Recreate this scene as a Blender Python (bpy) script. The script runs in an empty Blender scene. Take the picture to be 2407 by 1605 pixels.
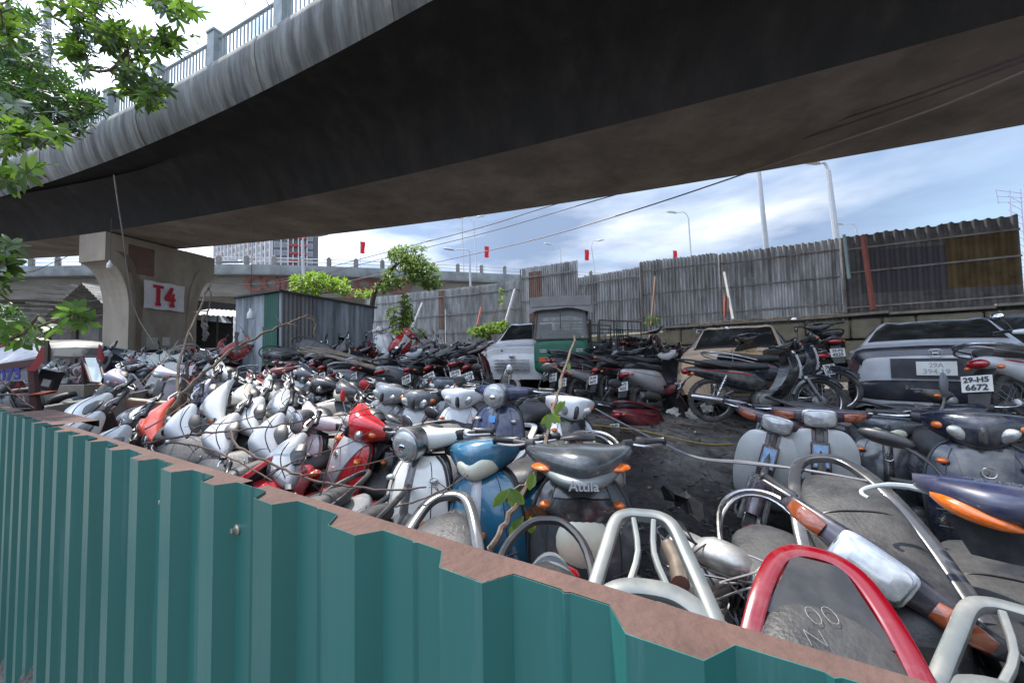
import bpy, math, random
from mathutils import Vector, Matrix, Euler
R = math.radians
sc = bpy.context.scene
col = sc.collection
rnd = random.Random(7)

# ------------------------------------------------------------------ camera
FPX, CX, CY = 904.0, 1203.5, 802.5            # photograph measured in its own 2407 x 1605 pixels
PITCH = math.atan((844 - 802.5) / 904.0); ROLL = 0.018
CF = Vector((0, math.cos(PITCH), math.sin(PITCH)))
u0 = Vector((0, -math.sin(PITCH), math.cos(PITCH))); r0 = Vector((1, 0, 0))
CR = r0 * math.cos(ROLL) - u0 * math.sin(ROLL)
CU = r0 * math.sin(ROLL) + u0 * math.cos(ROLL)
CC = Vector((0, 0, 1.45))
cam = bpy.data.cameras.new('camera'); cam_o = bpy.data.objects.new('camera', cam); col.objects.link(cam_o)
cam.lens = FPX / 2407.0 * 36.0; cam.sensor_width = 36.0; cam.clip_start = 0.02; cam.clip_end = 3000
mw = Matrix((CR, CU, -CF)).transposed().to_4x4(); mw.translation = CC
cam_o.matrix_world = mw
sc.camera = cam_o

# ------------------------------------------------------------------ world and sun
SUN_EL, SUN_AZ = 63.0, Vector((-0.64, 0.77, 0)).normalized()      # towards the sun, horizontally
w = bpy.data.worlds.new("World"); sc.world = w; w.use_nodes = True
nt = w.node_tree; nt.nodes.clear()
def N(t, tree=None, **k):
    n = (tree or nt).nodes.new(t)
    for a, b in k.items(): setattr(n, a, b)
    return n
sky = N('ShaderNodeTexSky', sky_type='NISHITA', sun_disc=False)
sky.sun_elevation = R(SUN_EL); sky.sun_rotation = math.atan2(SUN_AZ.x, SUN_AZ.y)
sky.air_density = 1.2; sky.dust_density = 1.5; sky.ozone_density = 2.5
tc = N('ShaderNodeTexCoord'); mp = N('ShaderNodeMapping'); mp.inputs['Scale'].default_value = (1.0, 1.0, 3.6)
no = N('ShaderNodeTexNoise'); no.inputs['Scale'].default_value = 1.7; no.inputs['Detail'].default_value = 9; no.inputs['Roughness'].default_value = .55; no.inputs['Distortion'].default_value = .3
L = nt.links.new
L(tc.outputs['Generated'], mp.inputs['Vector']); L(mp.outputs['Vector'], no.inputs['Vector'])
sx = N('ShaderNodeSeparateXYZ'); L(tc.outputs['Generated'], sx.inputs[0])
# more cloud on the left half of the sky
m1 = N('ShaderNodeMath', operation='MULTIPLY_ADD'); L(sx.outputs['X'], m1.inputs[0]); m1.inputs[1].default_value = -0.26; m1.inputs[2].default_value = 0.06
m2 = N('ShaderNodeMath', operation='ADD'); L(no.outputs['Fac'], m2.inputs[0]); L(m1.outputs[0], m2.inputs[1])
cr = N('ShaderNodeValToRGB'); cr.color_ramp.elements[0].position = .26; cr.color_ramp.elements[1].position = .52
L(m2.outputs[0], cr.inputs['Fac'])
no2 = N('ShaderNodeTexNoise'); no2.inputs['Scale'].default_value = 2.6; no2.inputs['Detail'].default_value = 6; L(mp.outputs['Vector'], no2.inputs['Vector'])
cr2 = N('ShaderNodeValToRGB'); cr2.color_ramp.elements[0].position = .43; cr2.color_ramp.elements[0].color = (2.0, 2.7, 4.0, 1)
cr2.color_ramp.elements[1].position = .74; cr2.color_ramp.elements[1].color = (7.6, 8.0, 8.8, 1); L(no2.outputs['Fac'], cr2.inputs['Fac'])
# cloud brightness raised overhead, out of view, to add fill light below
hz = N('ShaderNodeMapRange'); hz.inputs['From Min'].default_value = .38; hz.inputs['From Max'].default_value = .85; hz.inputs['To Min'].default_value = 1; hz.inputs['To Max'].default_value = 2.6; L(sx.outputs['Z'], hz.inputs[0])
cb = N('ShaderNodeVectorMath', operation='SCALE'); L(cr2.outputs['Color'], cb.inputs[0]); 
hx = N('ShaderNodeMapRange'); hx.inputs['From Min'].default_value = .0; hx.inputs['From Max'].default_value = -.6; hx.inputs['To Min'].default_value = 1; hx.inputs['To Max'].default_value = 1.9; L(sx.outputs['X'], hx.inputs[0])
hm = N('ShaderNodeMath', operation='MULTIPLY'); L(hz.outputs[0], hm.inputs[0]); L(hx.outputs[0], hm.inputs[1]); L(hm.outputs[0], cb.inputs['Scale'])
skm = N('ShaderNodeMix', data_type='RGBA', blend_type='MULTIPLY'); skm.inputs['Factor'].default_value = 1
L(sky.outputs[0], skm.inputs['A']); skm.inputs['B'].default_value = (1.25, 1.2, 1.15, 1)
mx = N('ShaderNodeMix', data_type='RGBA'); L(cr.outputs['Color'], mx.inputs['Factor']); L(skm.outputs['Result'], mx.inputs['A']); L(cb.outputs[0], mx.inputs['B'])
bg = N('ShaderNodeBackground'); bg.inputs['Strength'].default_value = 0.125; L(mx.outputs['Result'], bg.inputs['Color'])
wo = N('ShaderNodeOutputWorld'); L(bg.outputs[0], wo.inputs[0])
sun = bpy.data.lights.new('sun', 'SUN'); sun.energy = 4.9; sun.angle = R(0.6); sun.color = (1, .945, .86)
sun_o = bpy.data.objects.new('sun', sun); col.objects.link(sun_o)
sd = Vector((SUN_AZ.x * math.cos(R(SUN_EL)), SUN_AZ.y * math.cos(R(SUN_EL)), math.sin(R(SUN_EL))))
sun_o.rotation_euler = (-sd).to_track_quat('-Z', 'Y').to_euler(); sun_o.location = (-30, -5, 60)
sc.view_settings.view_transform = 'Standard'; sc.view_settings.look = 'None'; sc.view_settings.exposure = 0.52; sc.view_settings.gamma = 1
sc.render.engine = 'CYCLES'; sc.cycles.max_bounces = 6

# ------------------------------------------------------------------ placing helpers
def ray(u, v): return CF * FPX + CR * (u - CX) - CU * (v - CY)
def at(u, v, Y):
    """the point of the place seen at photo pixel (u, v), Y metres ahead"""
    d = ray(u, v); return CC + d * (Y / d.y)
def atz(u, v, z):
    d = ray(u, v); return CC + d * ((z - CC.z) / d.z)
def sm(a, b, x):
    t = max(0, min(1, (x - a) / (b - a))); return t * t * (3 - 2 * t)
def gz(x, y):
    """height of the yard: a low muddy dip by the fence, rising to the back"""
    q = .5225 * x + .8526 * y - .47
    if q < -.08: return -1.2                      # the street outside the hoarding lies lower
    z = .42 * sm(2.8, 5.8, y) + .065 * max(0, min(y, 22) - 6)
    return z + .03 * math.sin(x * 1.3 + y * .7) * math.sin(y * 1.1 - x * .4)

# ------------------------------------------------------------------ materials
MATS = {}
def M(name, base=(.5, .5, .5), rough=.6, metal=0., var=.25, scale=6., bump=0., bscale=40., objcol=False, dirt=None, dirtfac=.5, dscale=3., spec=.5,
      coat=0., trans=0., alpha=1., stretch=(1, 1, 1), rvar=.1, coords='Object', emit=None, dlo=.45, dhi=.7):
    if name in MATS: return MATS[name]
    m = bpy.data.materials.new(name); m.use_nodes = True; t = m.node_tree; b = t.nodes['Principled BSDF']; l = t.links.new
    tcn = N('ShaderNodeTexCoord', t); mpn = N('ShaderNodeMapping', t); mpn.inputs['Scale'].default_value = stretch; l(tcn.outputs[coords], mpn.inputs[0])
    n1 = N('ShaderNodeTexNoise', t); n1.inputs['Scale'].default_value = scale; n1.inputs['Detail'].default_value = 7; n1.inputs['Roughness'].default_value = .62; l(mpn.outputs[0], n1.inputs['Vector'])
    mr = N('ShaderNodeMapRange', t); mr.inputs['From Min'].default_value = .25; mr.inputs['From Max'].default_value = .75; mr.inputs['To Min'].default_value = 1 - var; mr.inputs['To Max'].default_value = 1 + var; l(n1.outputs['Fac'], mr.inputs[0])
    vm = N('ShaderNodeVectorMath', t, operation='SCALE')
    if objcol:
        oi = N('ShaderNodeObjectInfo', t); l(oi.outputs['Color'], vm.inputs[0])
    else: vm.inputs[0].default_value = base
    l(mr.outputs[0], vm.inputs['Scale']); out = vm.outputs[0]
    if dirt:
        n2 = N('ShaderNodeTexNoise', t); n2.inputs['Scale'].default_value = dscale; n2.inputs['Detail'].default_value = 9; n2.inputs['Roughness'].default_value = .68; l(mpn.outputs[0], n2.inputs['Vector'])
        oi2 = N('ShaderNodeObjectInfo', t); va = N('ShaderNodeVectorMath', t, operation='ADD'); sc_ = N('ShaderNodeMath', t, operation='MULTIPLY'); sc_.inputs[1].default_value = 37.
        l(oi2.outputs['Random'], sc_.inputs[0]); l(mpn.outputs[0], va.inputs[0]); l(sc_.outputs[0], va.inputs[1]); l(va.outputs[0], n2.inputs['Vector'])
        r2 = N('ShaderNodeMapRange', t); r2.inputs['From Min'].default_value = dlo; r2.inputs['From Max'].default_value = dhi; r2.inputs['To Min'].default_value = 0; r2.inputs['To Max'].default_value = dirtfac; l(n2.outputs['Fac'], r2.inputs[0])
        mxn = N('ShaderNodeMix', t, data_type='RGBA'); l(r2.outputs[0], mxn.inputs['Factor']); l(out, mxn.inputs['A']); mxn.inputs['B'].default_value = (*dirt, 1); out = mxn.outputs['Result']
        ra = N('ShaderNodeMath', t, operation='MULTIPLY_ADD'); l(r2.outputs[0], ra.inputs[0]); ra.inputs[1].default_value = .45; ra.inputs[2].default_value = rough; ra.use_clamp = True; l(ra.outputs[0], b.inputs['Roughness'])
    else:
        rr = N('ShaderNodeMapRange', t); rr.inputs['To Min'].default_value = max(0, rough - rvar); rr.inputs['To Max'].default_value = min(1, rough + rvar); l(n1.outputs['Fac'], rr.inputs[0]); l(rr.outputs[0], b.inputs['Roughness'])
    l(out, b.inputs['Base Color'])
    b.inputs['Metallic'].default_value = metal; b.inputs['Specular IOR Level'].default_value = spec
    b.inputs['Coat Weight'].default_value = coat; b.inputs['Coat Roughness'].default_value = .08
    b.inputs['Transmission Weight'].default_value = trans; b.inputs['Alpha'].default_value = alpha
    if emit: b.inputs['Emission Color'].default_value = (*emit, 1); b.inputs['Emission Strength'].default_value = 1
    if bump:
        n3 = N('ShaderNodeTexNoise', t); n3.inputs['Scale'].default_value = bscale; n3.inputs['Detail'].default_value = 6; l(mpn.outputs[0], n3.inputs['Vector'])
        bn = N('ShaderNodeBump', t); bn.inputs['Strength'].default_value = bump; bn.inputs['Distance'].default_value = .02; l(n3.outputs['Fac'], bn.inputs['Height']); l(bn.outputs[0], b.inputs['Normal'])
    MATS[name] = m; return m
DUST = (.30, .27, .235)
paint = M('paint', objcol=True, rough=.2, var=.05, dirt=DUST, dirtfac=.38, dscale=5, coat=.6, dlo=.46, dhi=.78)
dusty = M('dusty_paint', objcol=True, rough=.38, var=.1, dirt=DUST, dirtfac=.6, dscale=4, dlo=.40, dhi=.72)
silver = M('silver_paint', (.17, .185, .18), rough=.35, metal=.3, var=.12, dirt=DUST, dirtfac=.6, dscale=5)
plastic = M('black_plastic', (.016, .016, .018), rough=.36, var=.3, dirt=(.10, .092, .082), dirtfac=.6, dscale=4, dlo=.45, dhi=.8)
seatm = M('seat_vinyl', (.022, .022, .024), rough=.45, var=.3, dirt=(.15, .142, .13), dirtfac=.55, dscale=3.6, bump=.15, bscale=90, dlo=.42, dhi=.75)
rubber = M('tyre_rubber', (.03, .029, .028), rough=.85, var=.3, dirt=(.13, .115, .10), dirtfac=.8, dscale=8)
chrome = M('chrome', (.46, .46, .47), rough=.26, metal=1, var=.1, dirt=(.25, .2, .16), dirtfac=.7, dscale=9)
alloy = M('cast_alloy', (.28, .28, .28), rough=.45, metal=.8, var=.2, dirt=(.14, .12, .1), dirtfac=.8, dscale=9)
engm = M('engine_metal', (.16, .155, .15), rough=.5, metal=.7, var=.4, scale=14, dirt=(.10, .085, .07), dirtfac=.9, dscale=10, bump=.3)
lens = M('headlight_lens', (.36, .38, .39), rough=.14, var=.35, scale=22, spec=.8, coat=1, metal=.45, dirt=(.6, .57, .47), dirtfac=.6, dscale=9)
creaml = M('yellowed_lens', (.62, .60, .47), rough=.3, var=.12, scale=10, coat=.4, dirt=(.42, .38, .28), dirtfac=.5)
redl = M('red_lens', (.30, .008, .012), rough=.15, var=.2, coat=1)
amber = M('amber_lens', (.60, .12, .008), rough=.15, var=.25, scale=60, coat=1)
platem = M('number_plate', (.62, .62, .58), rough=.45, var=.1, dirt=(.45, .40, .28), dirtfac=.5, dscale=5)
inkm = M('plate_ink', (.03, .03, .05), rough=.6)
chalk = M('chalk', (.24, .24, .235), rough=.9, var=.3, scale=60)
whitep = M('white_paint', (.72, .72, .70), rough=.4, var=.08, dirt=DUST, dirtfac=.4)
mirrorm = M('mirror_glass', (.75, .78, .8), rough=.05, metal=1, var=.03)
redp = M('red_paint', (.55, .02, .025), rough=.3, var=.15, dirt=(.3, .05, .04), dirtfac=.4)

# ------------------------------------------------------------------ mesh builder
class MB:
    def __init__(s): s.v = []; s.f = []; s.m = []; s.cur = 0
    def add(s, vs, fs):
        o = len(s.v); s.v += [tuple(p) for p in vs]; s.f += [tuple(i + o for i in f) for f in fs]; s.m += [s.cur] * len(fs); return s
    def merge(s, o, mat=None, xf=None):
        k = len(s.v); s.v += [tuple(xf @ Vector(p)) if xf else p for p in o.v]; s.f += [tuple(i + k for i in f) for f in o.f]; s.m += [mat if mat is not None else q for q in o.m]; return s
    def box(s, c, d, rot=None, bev=0.):
        hx, hy, hz = d[0] / 2, d[1] / 2, d[2] / 2
        if bev:
            return s.body([(c[0] - hx, c[1], c[2], hy - bev, hz - bev, 9), (c[0] - hx + bev, c[1], c[2], hy, hz, 9), (c[0] + hx - bev, c[1], c[2], hy, hz, 9), (c[0] + hx, c[1], c[2], hy - bev, hz - bev, 9)], 20)
        vs = [Vector((x, y, z)) for x in (-hx, hx) for y in (-hy, hy) for z in (-hz, hz)]
        if rot: vs = [rot @ p for p in vs]
        c = Vector(c); return s.add([p + c for p in vs], [(0, 1, 3, 2), (4, 6, 7, 5), (0, 4, 5, 1), (2, 3, 7, 6), (0, 2, 6, 4), (1, 5, 7, 3)])
    def loft(s, rings, cap=True, closed=True):
        n = len(rings[0]); vs = [p for r in rings for p in r]; fs = []
        for i in range(len(rings) - 1):
            for j in range(n if closed else n - 1):
                k = (j + 1) % n; fs.append((i * n + j, i * n + k, (i + 1) * n + k, (i + 1) * n + j))
        if cap and closed: fs.append(tuple(range(n))[::-1]); fs.append(tuple((len(rings) - 1) * n + j for j in range(n)))
        return s.add(vs, fs)
    def body(s, st, n=20, sub=0):
        """loft along x: stations (x, y, z, half_width, half_height, exponent)"""
        st = crv(st, sub) if sub else st; rings = []
        for x, y, z, a, b, e in st:
            rings.append([(x, y + a * spw(math.cos(t), 2 / e), z + b * spw(math.sin(t), 2 / e)) for t in [2 * math.pi * k / n for k in range(n)]])
        return s.loft(rings)
    def bodyy(s, st, n=20, sub=0):
        """loft along y: stations (y, x, z, half_depth, half_height, exponent)"""
        st = crv(st, sub) if sub else st; rings = []
        for y, x, z, a, b, e in st:
            rings.append([(x + a * spw(math.cos(t), 2 / e), y, z + b * spw(math.sin(t), 2 / e)) for t in [2 * math.pi * k / n for k in range(n)]])
        return s.loft(rings)
    def sheet(s, rows, th=.008):
        """rows of points -> thick curved sheet (thickness towards -x)"""
        n = len(rows[0]); k = len(rows); A = [p for r in rows for p in r]; B = [(p[0] - th, p[1], p[2]) for p in A]; fs = []
        for i in range(k - 1):
            for j in range(n - 1):
                a = i * n + j; q = (a, a + 1, a + n + 1, a + n); fs.append(q); fs.append(tuple(x + n * k for x in q[::-1]))
        edge = [j for j in range(n)] + [i * n + n - 1 for i in range(1, k)] + [(k - 1) * n + j for j in range(n - 2, -1, -1)] + [i * n for i in range(k - 2, 0, -1)]
        for a, b in zip(edge, edge[1:] + edge[:1]): fs.append((a, a + n * k, b + n * k, b))
        return s.add(A + B, fs)
    def tube(s, pts, r, n=8, sub=0, cap=True):
        pts = [Vector(p) for p in pts]
        if sub: pts = cr_pts(pts, sub)
        rings = []; up = Vector((0, 0, 1)); pr = None
        for i, p in enumerate(pts):
            d = (pts[min(i + 1, len(pts) - 1)] - pts[max(i - 1, 0)]).normalized()
            if pr is None:
                a = d.cross(up)
                if a.length < .1: a = d.cross(Vector((1, 0, 0)))
            else: a = pr - d * pr.dot(d)
            a.normalize(); b = d.cross(a); pr = a; rr = r[i * (len(r) - 1) // max(1, len(pts) - 1)] if isinstance(r, (list, tuple)) else r
            rings.append([p + a * rr * math.cos(2 * math.pi * k / n) + b * rr * math.sin(2 * math.pi * k / n) for k in range(n)])
        return s.loft(rings, cap)
    def lathe(s, c, axis, prof, n=20):
        """prof: (distance along axis, radius)"""
        ax = Vector(axis).normalized(); a = ax.orthogonal().normalized(); b = ax.cross(a); c = Vector(c)
        return s.loft([[c + ax * h + (a * math.cos(2 * math.pi * k / n) + b * math.sin(2 * math.pi * k / n)) * max(rr, 1e-4) for k in range(n)] for h, rr in prof])
    def torus(s, c, axis, Rr, r, n=28, m=8, sq=1.):
        prof = [(r * sq * math.sin(2 * math.pi * k / m), Rr + r * math.cos(2 * math.pi * k / m)) for k in range(m + 1)]
        ax = Vector(axis).normalized(); a = ax.orthogonal().normalized(); b = ax.cross(a); c = Vector(c)
        return s.loft([[c + ax * h + (a * math.cos(2 * math.pi * k / n) + b * math.sin(2 * math.pi * k / n)) * rr for k in range(n)] for h, rr in prof], cap=False)
    def ell(s, c, rad, n=16, m=10, rot=None):
        c = Vector(c); rings = []
        for i in range(m + 1):
            t = math.pi * i / m; q = max(math.sin(t), 1e-3)
            rr = [Vector((rad[0] * math.cos(t), rad[1] * q * math.cos(2 * math.pi * k / n), rad[2] * q * math.sin(2 * math.pi * k / n))) for k in range(n)]
            rings.append([c + (rot @ p if rot else p) for p in rr])
        return s.loft(rings, cap=False)
    def build(s, name, mats, parent=None, smooth=True, loc=None, link=True, ang=38):
        me = bpy.data.meshes.new(name); me.from_pydata(s.v, [], s.f)
        if not isinstance(mats, (list, tuple)): mats = [mats]
        for m in mats: me.materials.append(m)
        if len(mats) > 1: me.polygons.foreach_set('material_index', s.m)
        me.update()
        import bmesh
        bm = bmesh.new(); bm.from_mesh(me); bmesh.ops.recalc_face_normals(bm, faces=bm.faces)
        if smooth:
            for fc in bm.faces: fc.smooth = True
            lim = R(ang)
            for e in bm.edges:
                if len(e.link_faces) == 2 and e.calc_face_angle(0) > lim: e.smooth = False
        bm.to_mesh(me); bm.free()
        if not link: return me
        o = bpy.data.objects.new(name, me); col.objects.link(o)
        if loc: o.location = loc
        if parent: o.parent = parent
        return o
def spw(v, e): return math.copysign(abs(v) ** e, v)
def crr(p0, p1, p2, p3, t):
    return .5 * ((2 * p1) + (-p0 + p2) * t + (2 * p0 - 5 * p1 + 4 * p2 - p3) * t * t + (-p0 + 3 * p1 - 3 * p2 + p3) * t ** 3)
def crv(st, k):
    out = []
    for i in range(len(st) - 1):
        a, b, c, d = st[max(i - 1, 0)], st[i], st[i + 1], st[min(i + 2, len(st) - 1)]
        for j in range(k):
            out.append([crr(a[q], b[q], c[q], d[q], j / k) for q in range(len(b))])
    out.append(list(st[-1]))
    for o in out:
        if len(o) == 6: o[3] = max(o[3], .003); o[4] = max(o[4], .003)
    return out
def cr_pts(p, k): return [Vector(q) for q in crv([tuple(a) for a in p], k)]

USED = {}
def tag(o, label=None, cat=None, group=None, kind=None):
    if label: o['label'] = label
    if cat: o['category'] = cat
    if group: o['group'] = group
    if kind: o['kind'] = kind
    return o
def thing(name, label, cat, loc=(0, 0, 0), rz=0, group=None):
    o = bpy.data.objects.new(name, None); col.objects.link(o); o.location = loc; o.rotation_euler = (0, 0, rz); o.empty_display_size = .2
    return tag(o, label, cat, group)
def text_mb(txt, size, xf=None, ext=.0005, align='CENTER', bold=0.):
    cu = bpy.data.curves.new('t', 'FONT'); cu.body = txt; cu.size = size; cu.extrude = ext; cu.align_x = align; cu.align_y = 'CENTER'; cu.resolution_u = 3; cu.offset = bold
    o = bpy.data.objects.new('t', cu); col.objects.link(o); bpy.context.view_layer.update()
    me = bpy.data.meshes.new_from_object(o); mb = MB()
    mb.add([(xf @ v.co) if xf else v.co.copy() for v in me.vertices], [tuple(p.vertices) for p in me.polygons])
    bpy.data.objects.remove(o); bpy.data.curves.remove(cu); bpy.data.meshes.remove(me); return mb
# ================================================================== ground
def build_ground():
    def ax(lo, hi, fine_lo, fine_hi, d):
        a = []; x = fine_lo
        while x <= fine_hi: a.append(x); x += d
        q = d
        while a[-1] < hi: q *= 1.35; a.append(a[-1] + q)
        q = d
        while a[0] > lo: q *= 1.35; a.insert(0, a[0] - q)
        return a
    xs = ax(-900, 900, -22, 16, .22); ys = ax(-600, 1200, -2, 20, .22)
    vs = []; r = random.Random(3)
    for y in ys:
        for x in xs:
            z = gz(x, y)
            if -22 < x < 16 and -2 < y < 20: z += r.uniform(-.012, .012)
            vs.append((x, y, z))
    n = len(xs); fs = [(j * n + i, j * n + i + 1, (j + 1) * n + i + 1, (j + 1) * n + i) for j in range(len(ys) - 1) for i in range(n - 1)]
    mb = MB().add(vs, fs)
    m = bpy.data.materials.new('wet_mud'); m.use_nodes = True; t = m.node_tree; b = t.nodes['Principled BSDF']; l = t.links.new
    tcn = N('ShaderNodeTexCoord', t)
    def noise(s, d=8, rg=.6):
        q = N('ShaderNodeTexNoise', t); q.inputs['Scale'].default_value = s; q.inputs['Detail'].default_value = d; q.inputs['Roughness'].default_value = rg; l(tcn.outputs['Object'], q.inputs['Vector']); return q
    a1 = noise(.55); a2 = noise(7); a3 = noise(38, 5)
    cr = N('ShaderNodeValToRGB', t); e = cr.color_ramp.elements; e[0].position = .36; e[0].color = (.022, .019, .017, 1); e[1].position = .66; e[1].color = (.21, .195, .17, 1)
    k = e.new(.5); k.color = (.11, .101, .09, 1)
    # the mud turns darker and glossier round the gap between the bikes
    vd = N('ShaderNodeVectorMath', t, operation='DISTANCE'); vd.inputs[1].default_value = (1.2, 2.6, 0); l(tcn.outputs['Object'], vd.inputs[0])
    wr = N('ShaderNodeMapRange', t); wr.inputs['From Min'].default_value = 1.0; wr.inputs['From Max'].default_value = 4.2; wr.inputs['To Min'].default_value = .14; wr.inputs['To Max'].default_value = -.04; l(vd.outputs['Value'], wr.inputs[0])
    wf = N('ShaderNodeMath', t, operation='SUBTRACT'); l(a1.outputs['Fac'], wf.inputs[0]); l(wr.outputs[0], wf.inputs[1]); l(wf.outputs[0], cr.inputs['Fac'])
    mr = N('ShaderNodeMapRange', t); mr.inputs['From Min'].default_value = .3; mr.inputs['From Max'].default_value = .7; mr.inputs['To Min'].default_value = .45; mr.inputs['To Max'].default_value = 1.5; l(a2.outputs['Fac'], mr.inputs[0])
    vm = N('ShaderNodeVectorMath', t, operation='SCALE'); l(cr.outputs['Color'], vm.inputs[0]); l(mr.outputs[0], vm.inputs['Scale']); l(vm.outputs[0], b.inputs['Base Color'])
    rr = N('ShaderNodeMapRange', t); rr.inputs['From Min'].default_value = .38; rr.inputs['From Max'].default_value = .58; rr.inputs['To Min'].default_value = .14; rr.inputs['To Max'].default_value = .9; l(wf.outputs[0], rr.inputs[0]); l(rr.outputs[0], b.inputs['Roughness'])
    bn = N('ShaderNodeBump', t); bn.inputs['Strength'].default_value = .9; bn.inputs['Distance'].default_value = .03; l(a3.outputs['Fac'], bn.inputs['Height'])
    bn2 = N('ShaderNodeBump', t); bn2.inputs['Strength'].default_value = .7; bn2.inputs['Distance'].default_value = .09; l(a2.outputs['Fac'], bn2.inputs['Height']); l(bn.outputs[0], bn2.inputs['Normal']); l(bn2.outputs[0], b.inputs['Normal'])
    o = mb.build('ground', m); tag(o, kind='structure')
    # litter trodden into the mud
    lm = [M('litter_dark', (.035, .03, .027), rough=.35), M('litter_pale', (.42, .40, .36), rough=.6), M('litter_leaf', (.16, .09, .04), rough=.7)]
    mb = MB(); r = random.Random(11)
    for i in range(2600):
        y = 1.2 + 7.6 * r.random() ** 1.2; x = r.uniform(.1, 5.5) if i % 3 else r.uniform(.6, 2.6)
        mb.cur = 0 if r.random() < .90 else (1 if r.random() < .18 else 2)
        s = r.uniform(.006, .026); a = r.uniform(0, 6.3); L_ = s * r.uniform(1, 2.8)
        rot = Euler((r.uniform(-.5, .5), r.uniform(-.5, .5), a)).to_matrix(); c = Vector((x, y, gz(x, y) + .012))
        pts = [Vector((-L_, -s * .5, 0)), Vector((0, -s * .8, s * .2)), Vector((L_, 0, 0)), Vector((0, s * .7, s * .15))]
        mb.add([c + rot @ p for p in pts], [(0, 1, 2, 3)])
    tag(mb.build('litter', lm, smooth=False), kind='stuff')
build_ground()

# ================================================================== overhead flyover
CONC = (.24, .235, .215)
fascia_m = M('streaked_concrete', (.25, .26, .25), rough=.85, var=.35, scale=5.5, stretch=(1.6, .25, .18), dirt=(.055, .053, .05), dirtfac=.8, dscale=2.2, bump=.35, bscale=14, dlo=.36, dhi=.62)
soffit_m = M('brown_concrete', (.31, .26, .22), rough=.95, var=.35, scale=.7, dirt=(.12, .10, .085), dirtfac=.7, dscale=.9, bump=.25, bscale=25, spec=.15, dlo=.35, dhi=.7)  # brown concrete with random dark blotches
under_m = M('shade_black_concrete', (.03, .032, .04), rough=.95, var=.4, scale=1.5, spec=.1)  # unused; shade of the cantilever underside put into its colour
web_m = M('shade_dark_web_concrete', (.045, .041, .038), rough=.95, var=.45, scale=1.6, stretch=(1.6, 1.2, .3), dirt=(.03, .03, .03), dirtfac=.85, dscale=1.1, bump=.25, bscale=25, spec=.1, dlo=.3, dhi=.6)  # near-black tone puts the shade under the deck into the web colour
conc_m = M('pale_concrete', CONC, rough=.9, var=.3, scale=1.2, dirt=(.10, .085, .065), dirtfac=.6, dscale=1.4, bump=.25, bscale=30)
def q3(c, lo, hi):
    def f(x):
        xx = max(lo, min(hi, x)); y = (c[0] * xx + c[1]) * xx + c[2]; s = 2 * c[0] * xx + c[1]; return y + s * (x - xx)
    return f
NEAR = q3((-.0059, -.4107, 7.766), -22, 8); FAR = q3((-.0062, -.3272, 11.013), -22, 10); FB = q3((-.0063, -.535, 5.0), -17, 6)
def lin(x): return NEAR(x)
def deck(x):
    n = NEAR(x); fa = FAR(x); fb = FB(x); z = 5.75
    a = [(x, n, z), (x, n - .10, 5.93), (x, n - .30, 6.20), (x, n - .62, 6.52), (x, n - 1.05, 6.76)]
    # cantilever underside, rounded fascia, top
    a += [(x, fb + .62, 6.88), (x, fb + .0, 6.90), (x, fb - .12, 7.04), (x, fb - .2, 7.2), (x, fb - .27, 7.42), (x, fb - .27, 7.68), (x, fb - .18, 7.9), (x, fb - .02, 7.98), (x, fb + .4, 7.98), (x, fb + .42, 7.6)]
    a += [(x, fa + 2.2, 7.6), (x, fa + 2.22, 7.98), (x, fa + 2.6, 7.98), (x, fa + 2.75, 7.5), (x, fa + 2.5, 6.95), (x, fa + 2.0, 6.86), (x, fa + .4, 6.4), (x, fa, z)]
    return a
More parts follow.
